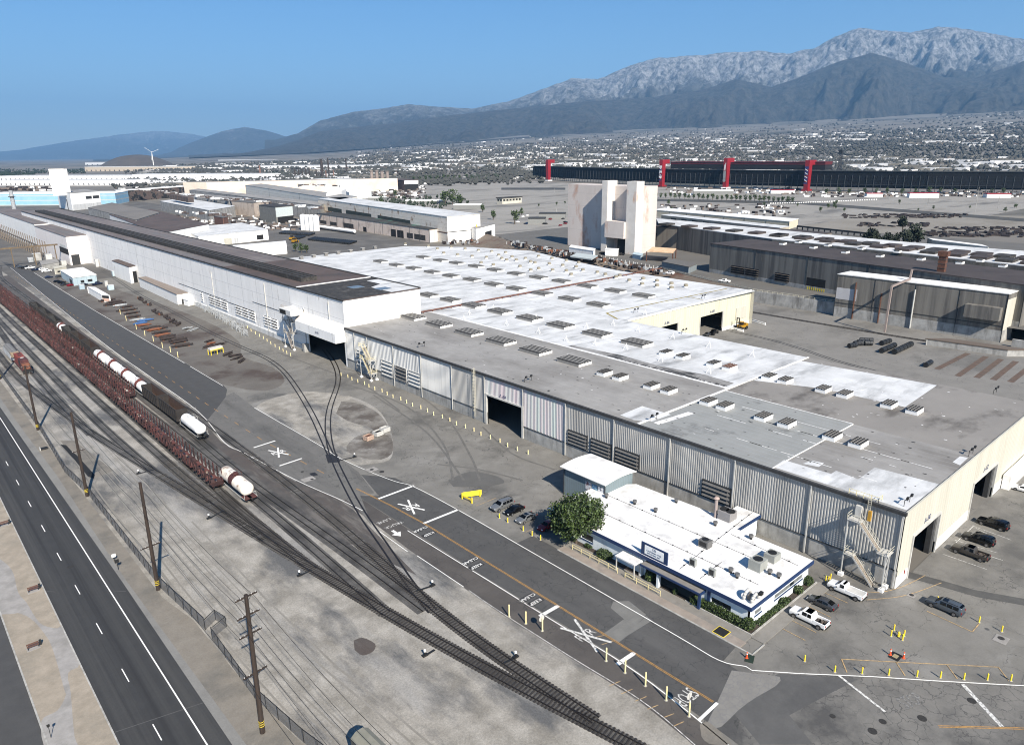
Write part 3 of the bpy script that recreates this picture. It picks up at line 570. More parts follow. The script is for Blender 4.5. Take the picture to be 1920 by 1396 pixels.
text_mesh('door_number','A-86',1.6,m_sgn,w2,(23.5,-.25,9.7),(PI/2,0,0),1); text_mesh('door_number','A-88',1.6,m_sgn,w2,(53.5,-.25,9.5),(PI/2,0,0),1)
mb=MB(); ribbon(mb,[g(1137,587,H1),g(1363,541,H1)],.7,H1+.03); ribbon(mb,[g(1137,587,H1),g(1158,598,H1)],.7,H1+.034); ribbon(mb,[g(1288,556,H1),g(1318,562,H1)],.5,H1+.03); mb.build('yellow_safety_line',paint('line_mustard',(.5,.38,.05),.8),w2)
for i in range(9): ribbon(MB(),[(158,236+i*17.5),(292-i*3.2,236+i*17.5)],.25,H1+.03).build('roof_seam',mat('seam_grey',(.5,.52,.54)),w2)
# slatted roof monitors
m_slat=mat('vent_slat',(.05,.048,.046),(.09,.086,.082),sc=2,grain=.6); m_slatl=mat('vent_slat_light',(.50,.49,.46),(.62,.60,.57),sc=2,grain=.7)
m_curb=mat('vent_curb',(.36,.355,.345),(.45,.44,.43),sc=2)
def big_vent(lx,ly,n,rust=False,lw=.9):
    t=thing('roof_vent','x','roof vent')
    MB().box(-lx/2,lx/2,-ly/2,ly/2,0,.75).build('curb',m_curb,t,local=True); MB().box(-lx/2,lx/2,-ly/2-.05,-ly/2,0,.72).build('curb_end',m_whitew2,t,local=True)
    for i in range(n):
        x=-lx/2+(i+.5)*lx/n; w=lx/n
        mb=MB(); mb.box(x-w*.5,x+w*.26,-ly/2-.15,ly/2+.15,.76,.95,0); mb.box(x+w*.27,x+w*.5,-ly/2,ly/2,.76,1.0,1); mb.build('slat',[m_slat if not rust else m_rustm,m_slatl if not rust else m_rustm],t,local=True)
    return t
def small_vent(rust=False):
    t=thing('roof_vent','x','roof vent'); lx,ly=3.7,2.6
    MB().box(-lx/2,lx/2,-ly/2,ly/2,0,.95).build('curb',m_whitew2,t,local=True)
    for i in range(4):
        y=-ly/2+(i+.5)*ly/4; MB().box(-lx/2-.1,lx/2+.1,y-.2,y+.14,.96,1.18).build('slat',m_slat if not rust else m_rustm,t,local=True)
        if i<3: MB().box(-lx/2-.1,lx/2+.1,y+.15,y+.45,.96,1.05).build('slat_pale',m_slatl,t,local=True)
    return t
bv=big_vent(5.4,8.6,5); bv2=big_vent(4.6,8.4,7); bv3=None; sv=small_vent(); svr=small_vent(True); first={}
def put(o,x,y,lab,grp,z=H1+.03):
    if id(o) not in first: first[id(o)]=1; o.location=(x,y,z); o['label']=lab; o['group']=grp; return o
    return dup(o,(x,y,z),None,lab,grp)
G1='slatted vents on the warehouse roofs'
for i,y in enumerate((217,201.1,184.3,168.1,152.3,136.4)): put(bv,145,y,'large slatted vent on the grey roof strip, %s from the white hall'%od(i),G1)
for i,y in enumerate((217.8,202.1,185.9,170.2,153.5,137)): put(bv,174,y,'large slatted vent on the white roof strip, %s from the rusty pipe'%od(i),G1)
for i,p in enumerate(((714,490),(744,497),(776,503),(811,510),(846,517),(885,524),(926,533),(968,541),(804,553),(845,562))):
    c=g(*p,H1+.4); put(bv2,c[0],c[1],'dark slatted vent on the rear white roof, %s in the middle row'%od(i) if i<8 else 'dark slatted vent close behind the tall white hall, the %s one'%('farther','nearer')[i-8],G1)
for i,p in enumerate(((794,482),(826,488),(857,493),(893,499),(929,506),(968,513),(1010,520),(1053,527),(1102,536),(1154,545),(1207,554))):
    c=g(*p,H1+.4); put(bv2,c[0],c[1],'flat slatted vent on the rear white roof, %s in the far row'%od(i),G1)
for i,p in enumerate(((1017,550),(1068,560),(1122,571))):
    c=g(*p,H1+.4); put(bv2,c[0],c[1],'slatted vent near the yellow safety line, %s from the rusty pipe'%od(i),G1)
SG=((1138,697),(1167,705),(1226,721),(1258,730),(1331,751),(1361,760),(1433,780),(1477,792),(1563,815),(1611,829))
for i,p in enumerate(SG):
    c=g(*p,H1+.6); put(sv,142.3,c[1],'small slatted vent on the grey front roof strip, %s from the large vents'%od(i),G1)
SW=((1254,659),(1283,667),(1342,680),(1374,686),(1446,704),(1474,712),(1544,729),(1585,738),(1668,757),(1714,769))
for i,p in enumerate(SW):
    c=g(*p,H1+.6); put(svr if i in(3,) else sv,170.6,c[1],('rusty brown' if i==3 else 'small')+' slatted vent in the rear roof row, %s from the large vents'%od(i),G1)
# round ventilators
def turbine():
    t=thing('roof_ventilator','x','roof ventilator'); MB().cyl((0,0,0),(0,0,.5),1.0,10,.8).build('base',m_whitew2,t,local=True); MB().rev((0,0,.4),(0,0,1),[(0,.8),(.1,.95),(.95,.95),(1.1,.6),(1.15,0)],12).build('drum',mat('vent_drum_cream',(.42,.38,.29),(.48,.44,.35),sc=1),t,local=True); return t
tb=turbine(); G2='drum ventilators on the rear white roof'
TB=[(760,457),(803,461),(820,466),(846,463),(872,466),(897,469),(922,471),(948,473),(832,474),(858,477),(885,480),(912,482),(941,484),(968,487),(995,490),(902,492),(925,496),(950,487),(975,499),(1003,492),(1030,494),(1055,497),(1080,500),(1062,507),(1093,506),(1120,510),(1010,503),(1036,506),(1071,514),(1135,514),(1162,516),(1155,519),(1180,525),(1204,532),(1206,522),(1232,526),(1232,535),(1259,531),(1259,539),(1286,535),(995,506),(1010,480),(1035,484),(1062,488),(1085,492),(935,478),(960,481),(985,484)]
G2l={}
for i,p in enumerate(TB):
    c=g(*p,H1+.8); put(tb,c[0],c[1],'squat cream drum ventilator on the rear white roof among its rows',G2)
# whirlwind grey ones at far left rows
def cube_vent():
    t=thing('roof_cowl','x','roof cowl'); MB().box(-.9,.9,-.9,.9,0,1.5).build('hood',mat('cowl_grey',(.32,.31,.3)),t,local=True); MB().box(-1.2,1.2,-1.2,1.2,1.5,1.7).build('cap',m_slatl,t,local=True); return t
cv=cube_vent()
for p in [(510+i*23,r-i*(3.2)) for r,n in ((484,12),(474,10)) for i in range(n)]:
    c=g(p[0]+55,p[1],H1+.6)
    if c[0]>153 and c[1]<402: put(cv,c[0],c[1],'grey box cowl in the rows at the far left end of the white roof','box cowls at the far end of the white roof')
# tripod roof anchors
mb0=None; me=None
an=MB(); 
for k in range(3):
    t=2*PI*k/3; an.bar((.9*math.cos(t),.9*math.sin(t),0),(0,0,1.6),.07)
an.cyl((0,0,1.2),(0,0,2.0),.08,5); ao=an.build('roof_anchor',m_whitew2); tag(ao,'thin white tripod anchor on the white roof','roof anchor','tripod anchors on the white roof'); k=0
for p in ((1210,590),(1005,598),(925,580),(1010,625),(1062,640),(1116,647),(1174,655),(1240,677),(1100,615),(1150,610),(1197,622),(1262,635),(1330,651),(1411,668),(1330,700),(950,610),(880,590),(870,600)):
    c=g(*p,H1)
    if k==0: ao.location=(c[0],c[1],H1); k=1
    else: dup(ao,(c[0],c[1],H1))
# floodlight / rail clusters on the roof edge
def roof_light(px_,lab,z=H1):
    c=g(*px_,z); t=thing('roof_floodlight',lab,'floodlight',(c[0],c[1],z))
    mb=MB(); mb.bar((c[0]-1.2,c[1],z),(c[0]-1.2,c[1],z+1.2),.08); mb.bar((c[0]+1.2,c[1],z),(c[0]+1.2,c[1],z+1.2),.08); mb.bar((c[0]-1.2,c[1],z+1.1),(c[0]+1.2,c[1],z+1.1),.08); mb.build('bracket',m_dk,t)
    for s in (-.9,.9): MB().cbox(c[0]+s,c[1]-.3,z+1.5,.6,.3,.45).build('lamp_head',m_dk,t)
roof_light((1700,945),'black floodlight frame on the roof corner above the stair tower'); roof_light((1820,852),'black floodlight frame on the cream end wall top'); roof_light((1225,788),'white railed light bracket at the roof joint over the louvres'); roof_light((1282,625),'pair of floodlights at the low white roof edge near the yellow wing'); roof_light((1192,586),'floodlight pair on the yellow wing parapet near its left corner'); roof_light((1318,560),'lone floodlight on the yellow wing roof beside the mustard line')
roof_light((990,715),'small light pair at the gutter of the grey roof, left of the bay door'); roof_light((1865,737),'dark railed hatch at the right rear roof edge'); roof_light((790,651),'small light bracket on the gutter above the left louvres')
for _k,(_m,_c) in enumerate(((m_gut,160),(m_roofw2,90),(m_rooft,60))):
    mb=MB()
    for _ in range(_c): x=rnd.uniform(121,152 if _k!=1 else 195); y=rnd.uniform(39,215) if x<152 else rnd.uniform(39,92); z=H1+.05; a=rnd.uniform(.12,.5); b=rnd.uniform(.12,.8); mb.face([(x,y,z),(x+a,y,z),(x+a*.8,y+b,z),(x,y+b,z)])
    o_=mb.build('roof_debris',_m,wh); o_['kind']='stuff'
# ---------------------------------------------------------------- tall white hall
H4=24.0
hl=thing('long_white_hall','very long tall white hall with a dark brown flat roof','industrial hall',(119.5,221.5,0))
dh=(222.6,250.5,0,9.6); lv=[]
for (xa,xb,ya,yb2,nb_) in ((376,380.5,549,562,1),(391,427,553.5,569,3),(441,480,577,593,3),(495,522,600,616,2)):
    A1,B1=onx(xa,ya,119.5),onx(xb,ya+(xb-xa)*.56,119.5); w_=(A1[1]-B1[1])/nb_
    for k in range(nb_): lv.append((B1[1]+w_*k+.25,B1[1]+w_*(k+1)-.25,3.4,8.0))
m_b4=mat('wall_white_weathered',(.74,.74,.735),(.82,.815,.81),sc=.2,stretch=(1,1,.3),stain=(.42,.41,.39),ssc=.22,sstretch=(1,1.6,.3),slo=.63,shi=.70,rough=.75,lines=[(2,5.6,.16,(.5,.49,.48)),(1,15.5,.3,(.45,.44,.43))])
mb=MB(); wallx(mb,119.5,221.5,830,0,H4-.3,[dh]+lv,.4); mb.build('wall',m_b4,hl)
MB().box(119.9,151.5,221.5,221.9,0,H4-.3).build('gable_wall',m_whitew2,hl); MB().box(151.1,151.5,221.9,830,0,H4-.3).build('wall',m_whitew2,hl); MB().box(119.9,151,829.6,830,0,H4-.3).build('gable_wall',m_whitew2,hl)
MB().box(119.3,151.8,221.3,830.2,H4-.3,H4).build('roof',m_roofbr,hl)
cover('roof_sheet',rect(119.6,151.5,330,830),m_roofpu,H4,hl); cover('roof_sheet',rect(119.6,151.5,221.6,256),m_roofbl,H4,hl); cover('roof_sheet',rect(119.6,129,256,400),m_roofg,H4,hl,.01) if 0 else None
cover('roof_patch',[(139.5,222),(151.3,222),(151.3,250),(146,250),(146,240),(139.5,236)],m_roofw,H4,hl,.03)
m_sky2=mat('skylight_panel',(.22,.27,.33),rough=.3)
for (x,y) in ((133,238),(138.5,228)): MB().box(x,x+5,y,y+4.5,H4+.03,H4+.18).build('skylight',m_sky2,hl)
mb=MB()
for k in range(80): mb.cbox(119.35,225+k*7.5,H4+.06,.5,.7,.25)
mb.box(119.2,119.6,221.3,830,H4-.5,H4+.02); mb.build('gutter',m_gut,hl)
mb=MB(); mb.box(151.3,151.9,221.4,830,H4,H4+.35); mb.build('parapet',m_gut,hl); MB().box(119.3,151.9,255.8,256.5,H4,H4+.3).build('roof_joint',m_roofw2,hl)
mn=MB(); mn.prism([(126,266),(133,266),(133,800),(126,800)],H4,H4+1.5); mn.build('ridge_vent',m_roofbl,hl); mb=MB()
for s in (126.2,128.4,130.6,132.8): mb.box(s-.15,s+.15,266,800,H4+1.5,H4+1.75)
mb.build('ridge_vent_louvre',mat('louvre_black',(.02,.02,.02),(.08,.075,.07),sc=1),hl)
for l in lv:
    fo=MB().box(119.35,119.55,l[0]-.1,l[0]+.15,l[2],l[3]).build('louvre_bank',m_whitew2,hl)
    for k in range(4): z=l[2]+k*1.15; MB().box(119.15,119.5,l[0],l[1],z+.35,z+.85).build('blade',m_whitew2,fo)
mb=MB(); mb.box(119.1,119.48,252,420,0,2.0); mb.build('plinth',m_greyb,hl)
for y,z0,z1 in ((252,0,17),(286,1,22),(345,3,20),(232,10,22)): MB().box(119.2,119.45,y,y+.3,z0,z1).build('downspout',m_steelw,hl)
for k,(y0,y1,z) in enumerate(((300,330,8),(330,395,8.5),(255,300,12.2))): MB().box(119.38,119.47,y0,y1,z,z+.18).build('wall_rail',m_gut,hl)
# hood over the big opening
hd=MB(); 
for a,b in ((221.6,252),): 
    hd.grid([(119.45,a,15.3),(119.45,b,15.3),(115.5,b,12.6),(115.5,a,12.6),(115.5,b,9.2),(115.5,a,9.2),(119.45,a,9.2),(119.45,b,9.2)],[(0,3,2,1),(3,5,4,2),(0,6,5,3),(1,2,4,7)])
hd.build('door_hood',m_whitew2,hl)
mb=MB()
for i in range(9): y=222+i*3.7; mb.bar((119.4,y,15.36),(115.5,y,12.66),.12)
mb.build('hood_seam',mat('rust_stain',(.55,.4,.28),(.7,.6,.5),sc=1),hl)
text_mesh('door_number','A-90',1.4,m_sgn,hl,(115.4-119.5,235-221.5,10.8),(PI/2,0,-PI/2),1)
mb=MB(); mb.box(114,119.4,252,262,14.2,16.2); mb.build('fan_box',m_greyb,hl); MB().box(113.9,114,256,261,14.4,16).build('fan_grille',m_vdark,hl)
mb=MB(); mb.box(117.5,119.5,250.6,252.2,0,3.2); mb.build('door_post',m_concw,hl)
# ---------------------------------------------------------------- generic boxes placed from surveyed eaves
def obox(mb,a,b,d,z0,z1,m=None):  # wall-hugging box from a to b (xy), thickness d outward
    a=Vector(a[:2]);b=Vector(b[:2]); e=(b-a).normalized(); n=Vector((e[1],-e[0])); q=[a-n*.02,b-n*.02,b+n*d,a+n*d]; return mb.prism(q,z0,z1,m)
def pb(name,label,cat,c,r,l,h,z0=0,wall=None,roof=None,depth=None,width=None,feats=(),group=None,top=.35,pil=None,roofname='roof',par=None,wallb=None,zb=None):
    C0=g(*c,h).xy
    Rr=g(*r,h).xy if r else C0+Vector((width,0)); Ll=g(*l,h).xy if l else C0+Vector((0,depth))
    if depth and l: Ll=C0+(Ll-C0).normalized()*depth
    if width and r: Rr=C0+(Rr-C0).normalized()*width
    Q=[C0,Rr,Rr+Ll-C0,Ll]; t=thing(name,label,cat,(C0[0],C0[1],z0),0,group)
    for i in range(4):
        a,b=Q[i],Q[(i+1)%4]; n=(b-a).normalized(); n=Vector((-n[1],n[0]))*.3
        mb=MB(); mb.prism([a,b,b+n,a+n],z0,h-top,0)
        if wallb and i in(0,3): obox(mb,a,b,.1,z0,zb,1)
        mb.build('wall',[wall,wallb or wall],t)
        if pil and i in (0,3):
            L=(b-a).length; e=(b-a)/L; k=max(1,int(L/pil)); 
            for j in range(k+1): p=a+e*(L*j/k); MB().cyl((p[0],p[1],z0),(p[0],p[1],h-top),.16,4).build('downspout',m_gut,t) if j<14 else None
    o=.25; e1=(Rr-C0).normalized()*o; e2=(Ll-C0).normalized()*o
    MB().prism([C0-e1-e2,Rr+e1-e2,Rr+Ll-C0+e1+e2,Ll-e1+e2],h-top,h).build(roofname,roof,t)
    for (kind,e,s0,s1,za,zb_,m) in feats:
        a,b=(Q[0],Q[1]) if e=='r' else (Q[3],Q[0]); d=b-a
        if e=='l': s0,s1=1-s1,1-s0
        mb=MB(); obox(mb,a+d*s0,a+d*s1,.06 if kind!='band' else .12,z0+za,z0+zb_); mb.build({'d':'door','w':'window','b':'band','band':'band','l':'louvre'}.get(kind,kind),m,t)
    t['_q']=[c_ for q in Q for c_ in q]; return t,Q
del_q=[]
m_pink=mat('wall_pinkish_white',(.70,.66,.65),(.77,.74,.73),sc=.2,stretch=(1,1,.1),stain=(.6,.57,.56),ssc=.2,sstretch=(1,1,.1))
m_dkrib=mat('cladding_dark_ribbed',(.135,.128,.115),(.19,.18,.162),sc=.35,stretch=(1,1,.06),stain=(.09,.085,.08),ssc=.3,sstretch=(1,1,.05),slo=.45,shi=.6,stain2=((.21,.2,.18),.25,.6,.72,(1,1,.08)))
m_tanw=mat('wall_tan_corrugated',(.40,.34,.295),(.46,.40,.345),sc=.3,stretch=(1,1,.1),stain=(.24,.20,.17),ssc=.1)
m_creamrust=mat('wall_cream_rusty',(.74,.67,.57),(.80,.73,.64),sc=.2,stain=(.34,.22,.14),ssc=.12,sstretch=(1,1,.8),slo=.58,shi=.66,lines=[(2,3.2,.16,(.45,.4,.33))])
m_peach=mat('wall_peach',(.62,.53,.45),(.68,.59,.51),sc=.2,stain=(.52,.44,.37),ssc=.05)
m_wht=m_whitew2; D='d'
b5,_=pb('white_hall_left','tall pinkish-white hall with dark flat roof at the left edge','industrial hall',(123,443),(188,437),(64,423),20,0,m_pink,m_roofpu,feats=((D,'r',.05,.28,0,7,m_gut),('w','l',.0,.25,7,11,m_vdark),('band','r',.02,.95,7.3,8.2,m_greyb),('fan_box','l',.05,.22,11.3,13.2,m_greyb)))
pb('white_hall_left','far dark roofed stretch of the pinkish hall running off the left edge','industrial hall',(64,420),(120,416),(-20,392),20,0,m_wht,m_roofpu)
pb('gate_shed','white shed with rust-brown roof and open dark mouth against the long hall','shed',(242,500),(267,494),(210,488),10,0,m_wht,m_roofbr,feats=((D,'r',.18,.88,0,6.8,m_vdark),))
pb('blockhouse','long low white blockhouse with flaking paint and brown roof','outbuilding',(331,551),(368,545),(260,520),5.5,0,mat('wall_flaking',(.70,.70,.69),(.75,.75,.74),sc=.5,stain=(.22,.21,.2),ssc=.5,slo=.62,shi=.66),mat('roof_tan',(.35,.29,.25),(.40,.34,.30),sc=.4),feats=((D,'r',.2,.5,0,2.6,m_gut),('pipe','r',.7,.74,0,3,m_steelw)))
pb('entrance_lobby','small white lobby stuck on the end of the flaking blockhouse','outbuilding',(352,562),(372,557),(330,556),3.2,0,m_wht,m_wht,depth=5)
pb('office_shed','pale blue office shed with white roof, cars parked before it','office shed',(136,520),(180,514),(113,506),5,0,m_lblue,m_roofw2,feats=(('w','r',.3,.45,1.2,2.6,m_vdark),('w','r',.6,.8,1.2,2.6,m_vdark),(D,'l',.1,.3,.5,3,m_gut)))
pb('lunch_shed','narrow white shed with shaded open end and tan screens','shed',(190,552),(205,553),(164,537),3.8,0,m_wht,m_roofw2,feats=((D,'r',.05,.95,2,3.3,m_vdark),('screen','r',.05,.95,.4,1.9,mat('screen_tan',(.6,.4,.32)))))
pb('grey_shed','low grey shed in front of the left hall','shed',(78,496),(110,491),(74,489),4,0,m_concw,m_roofg)
pb('cream_cabin','small cream cabin behind the pale blue office shed','cabin',(102,503),(124,499),(100,500),4,0,m_creamw,m_creamw,feats=(('w','r',.2,.4,1,2,m_vdark),))
pb('white_works','white works building with louvres, standing under the square white tower','industrial hall',(131,362),(186,358),(91,356),24,0,m_whitew2,m_roofg,feats=(('l','r',.5,.7,14,18,m_gut),('l','r',.74,.96,14,18,m_gut),(D,'l',.3,.36,0,14,m_gut),('band','r',0,1,0,8,m_greyb)),depth=90)
sqC,sqR,sqL=g(104,355,28.5).xy,g(132,354.4,28.5).xy,g(98,355.4,28.5).xy; t_=thing('square_tower','square windowless white tower rising at the left skyline','tower',(sqC[0],sqC[1],20)); sqP=[sqC,sqR,sqR+sqL-sqC,sqL]; MB().prism(sqP,20,56.3).build('wall',m_wht,t_); MB().prism(sqP,56.3,56.8).build('roof',m_roofg,t_)
cc=thing('hall_side_wing','x','industrial hall'); bpy.data.objects.remove(cc)
# low blocks right of the long hall
pb('flat_hall','low dark-brown roofed hall right behind the long white hall','industrial hall',(300,437),(390,420),(205,402),14,0,m_wht,m_roofbr,width=75)
pb('flat_hall','wide grey-tan roofed hall beside the small white works','industrial hall',(255,412),(300,398),(165,389),15,0,m_concw,mat('roof_tan_grey',(.27,.25,.23),(.33,.31,.285),sc=.06,stain=(.2,.185,.17),ssc=.03))
pb('flat_white_hall','wide low hall with white roof between the small white works and the brown hall','industrial hall',(392,394),(440,386),(300,377),13,0,m_concw,m_roofw)
pb('vent_block','grey block with a row of brown rooftop boxes by the pale works','outbuilding',(430,377),(465,372),(330,366),16,0,m_concw,m_roofg,feats=(('l','l',.1,.8,6,12,m_gut),))
for k in range(7): c=g(326+k*5,372+k*.9,17); tag(MB().cbox(c[0],c[1],19,7,9,6).build('roof_box',m_roofbr),'brown rooftop box on the pale block, %s from the left'%od(k),'roof box','brown rooftop boxes')
pb('white_depot','white-roofed depot with two loading doors','depot',(372,443),(502,430),(340,431),9,0,m_wht,m_roofw,feats=((D,'r',.46,.56,0,4.6,m_greyb),(D,'r',.82,.92,1,5,m_vdark),('panel','r',.34,.45,0,5,m_creamw)),depth=85)
pb('tent_hall','bright white gabled tent hall between the depot and pipe yard','tent hall',(435,467),(537,458),(440,450),7,0,m_wht,m_roofw2,depth=25)
pb('brown_shed','dark shed with pale front and wide dark doorway','shed',(516,388),(548,385),(485,384),18,0,mat('cladding_olive',(.15,.15,.14),(.2,.2,.185),sc=.3),m_roofbl,feats=((D,'r',.08,1,0,7,m_vdark),('panel','r',0,1,7.2,17,mat('panel_paleblue',(.55,.62,.63)))))
pb('brown_hall','brown clad hall behind the dark shed','industrial hall',(475,380),(508,376),(434,377),17,0,m_tanw,mat('roof_grey_mid',(.2,.19,.18)),pil=30)
pb('beige_hall','long beige-pink hall with black louvres and green patched roof','industrial hall',(805,430),(840,426),(594,400),11,0,mat('wall_beige_pink',(.60,.50,.43),(.66,.56,.49),sc=.3,stretch=(1,1,.1),stain=(.36,.3,.26),ssc=.1),mat('roof_green_black',(.05,.052,.05),(.08,.08,.078),sc=.1,stain=(.09,.23,.18),ssc=.03,slo=.56,shi=.6),pil=16,feats=((D,'l',.19,.24,0,6.5,m_vdark),(D,'l',.25,.29,0,6.5,m_vdark),(D,'l',.50,.53,0,4.5,m_vdark),('l','l',.03,.11,1,5.5,m_roofbl),('l','l',.12,.165,1,5.5,m_roofbl),('l','l',.62,.72,1,5.5,m_roofbl),('l','l',.79,.86,1,4.5,m_roofbl),('l','l',.9,.97,1,4.5,m_roofbl),('panel','r',0,1,0,10,m_greyb)))
pb('rusty_hall','tall rust-streaked hall with clean white gable above the beige hall','industrial hall',(838,406),(900,401),(596,372),22,0,m_creamrust,m_roofw,feats=(('panel','r',0,1,0,21,m_wht),('l','l',.22,.45,9.5,14,mat('glazing_green',(.07,.09,.075))),('l','l',.5,.72,9.5,14,MATS['glazing_green']),('l','l',.76,.9,9.5,14,MATS['glazing_green']),('band','l',0,.999,8.2,9,m_rustm),('band','r',0,1,9,9.6,m_gut)))
pb('side_wing','low white wing with a dark doorway on the gable of the rusty hall','outbuilding',(893,428),(928,419),(880,424),12,0,m_wht,m_roofg,feats=((D,'r',.45,.8,0,7,m_vdark),))
pb('cream_long_hall','long pale hall with dark downpipes','industrial hall',(637,374),(648,372),(460,347),22,0,mat('wall_cream_panel',(.80,.76,.67),(.85,.81,.73),sc=.2,lines=[(2,4,.35,(.55,.5,.43))]),m_roofg,pil=140,width=60)
pb('white_block','plain white block at the end of the long pale hall','industrial hall',(622,358),(648,354),(612,362),26,0,m_wht,m_wht)
pb('grey_slab_hall','long low grey hall with pale roof in the middle distance','industrial hall',(600,385),(612,380),(355,356),17,0,m_concw,m_roofg,pil=60)
pb('salmon_hall','very long salmon coloured hall farther back','industrial hall',(700,334),(745,334),(500,338),24,0,m_peach,m_roofg,depth=360)
pb('low_hall','white flat block right of the long pale hall','industrial hall',(655,361),(696,357),(648,358),12,0,mat('wall_blue_white',(.6,.66,.68)),m_wht)
pb('open_shed','brown open framed shed behind the four chimneys','shed',(758,338),(784,337),(705,334),20,0,mat('frame_brown',(.12,.075,.06),(.2,.14,.12),sc=.2),m_roofbr,feats=((D,'r',0,1,0,12,m_vdark),('panel','r',0,1,12.2,19,m_wht)))
pb('blue_hall','long sky-blue hall behind the square tower','industrial hall',(215,362),(218,361.5),(-30,364),18,0,mat('wall_sky_blue',(.22,.42,.58),(.27,.47,.62),sc=.1,lines=[(2,7,1.3,(.5,.48,.42))]),m_wht,width=70)
pb('rust_open_hall','rusty open-sided hall right of the sky-blue hall','industrial hall',(220,358),(312,352),(216,357),18,0,mat('frame_maroon',(.12,.07,.06),(.25,.22,.2),sc=.1,stain=(.02,.02,.02),ssc=.1,slo=.5,shi=.55),m_wht,width=150,depth=40)
pb('lowbox','low brick box with pale edge beside the depot yard','outbuilding',(418,408),(427,406),(401,405),9,0,mat('brick_red',(.25,.13,.1)),mat('roof_grey_mid',(.2,.19,.18)))
# terrace side
TZ=5.2
sheet('terrace_ground',[(322,-60),(322,183),(330,205),(350,262),(362,330),(377,420),(400,470),(540,470),(620,300),(620,-60)],TZ-.02,mat('terrace_asphalt',(.20,.19,.175),(.25,.24,.22),sc=.08,stain=(.2,.19,.17),ssc=.04,grain=.88))
rw=thing('retaining_wall','grey concrete retaining wall with pale handrail above the sunken track','retaining wall',(321,183,0))
MB().box(321,322,139,183,0,TZ+.25).build('wall',m_concw,rw); MB().box(313,314,60,71,0,3).build('wall',m_concw,rw)
m_hr=paint('rail_pale',(.7,.66,.52),.6)
mb=MB()
for z in (.6,1.2): mb.bar((321.5,139,TZ+z),(321.5,183,TZ+z),.09); mb.bar((321.5,183,TZ+z),(349,262,TZ+z),.09)
for k in range(18): mb.bar((321.5,139+k*2.6,TZ),(321.5,139+k*2.6,TZ+1.2),.09)
for k in range(24): mb.bar((321.5+27.5*k/24,183+79*k/24,TZ),(321.5+27.5*k/24,183+79*k/24,TZ+1.2),.09)
mb.build('handrail',m_hr,rw)
em=[(312,300),(318,240),(322,184),(323,184),(333,215),(350,265),(362,330),(377,420),(400,480),(392,486),(360,440),(330,380)]
mb=MB(); top_=[(323,184),(333,215),(350,265),(362,330),(377,420),(400,480)]; bot_=[(321,184),(322,215),(333,265),(343,330),(356,418),(376,486)]
for i in range(5): mb.face([(*bot_[i],0),(*top_[i],TZ),(*top_[i+1],TZ),(*bot_[i+1],0)][::-1])
struct(mb.build('embankment_slope',mat('slope_dirt',(.25,.20,.155),(.33,.27,.21),sc=.1,stain=(.2,.105,.07),ssc=.06,sstretch=(1,1,1),slo=.52,shi=.66,grain=.85)))
tw=thing('silo_tower','massive windowless pale tower block with two rust-streaked fins','tower',(392,375,TZ))
m_tow=mat('wall_tower_pale',(.50,.455,.43),(.56,.51,.48),sc=.1,stretch=(1,1,.3),stain=(.40,.25,.19),ssc=.07,sstretch=(1,1,.4),slo=.55,shi=.66,lines=[(2,8.6,.18,(.42,.39,.37))])
HT=47; A=g(1065,344,HT).xy; Bp=g(1128,346,HT).xy
def tprism(P,z0,z1,nm,m): MB().prism(P,z0,z1).build(nm,m,tw)
uL=Vector((.0,1)); A0=Vector(A)
def zat(x,y,py):
    return min([q*.5 for q in range(0,260)],key=lambda z:abs((lambda v:CY+FPX*v[1]/v[2])(ROT.transposed()@Vector((x,y,z-CAMH)))-py))
TX=392; yf=lambda c,X:onx(c,400,X)[1]
m_tow2=mat('wall_tower_white',(.54,.52,.495),(.60,.58,.555),sc=.2,stain=(.48,.32,.24),ssc=.12,sstretch=(1,1,.3),slo=.56,shi=.66)
y1_,y0_=yf(1065,TX),yf(1192,TX-8); x1_=ony(1231,400,y0_+.6)[0]; zt_=zat(TX,y1_,345)
tprism(rect(TX,x1_,y0_+.6,y1_),TZ,zt_,'block',m_tow)
for c0_,c1_ in ((1138,1128),(1192,1174)): a_,b_=yf(c0_,TX-8),yf(c1_,TX-8); tprism(rect(TX-8,TX+2 if c0_<1180 else TX-.1,a_,b_),TZ,zat(TX-8,(a_+b_)/2,339.5),'fin',m_tow2)
a_,b_=yf(1192,TX-8)+4,yf(1138,TX-8); c_=yf(1174,TX-8)
tprism(rect(TX-10,TX-.1,c_,b_),TZ+10,TZ+21,'bridge_box',m_tow); tprism(rect(TX-6,TX-.1,c_,c_+(b_-c_)*.5),TZ,TZ+10,'door',m_vdark)
pb('tower_annex','white barrel-roofed annex at the foot of the pale tower','shed',(1067,463),(1113,470),(1075,455),11,TZ,m_wht,m_roofw2,depth=12)
pb('carport','pale canopy on thin posts in front of the tower','canopy',(1070,480),(1109,485),(1082,474),9.5,TZ+3.4,m_wht,mat('roof_paleblue',(.5,.56,.58)),top=.6)
pb('tower_annex','small white booth between the tower fins','booth',(1135,467),(1158,468),(1138,464),9.5,TZ,m_wht,m_wht,depth=6)
pb('blue_container','pale blue container by the orange canopy','container',(1186,476),(1202,479),(1190,472),8,TZ,m_lblue,m_lblue)
pb('grey_container_store','long blue-grey flat store beside the embankment','store',(1241,490),(1292,500),(1260,483),9,TZ,mat('cladding_bluegrey',(.16,.19,.21),(.19,.22,.24),sc=.3,lines=[(0,3,.1,(.1,.12,.13))]),mat('roof_grey_mid',(.2,.19,.18)),depth=14)
oc=thing('orange_canopy','orange-tan lean-to canopy on rusty legs beside the brown hall','canopy',(*g(1213,471,12).xy,TZ))
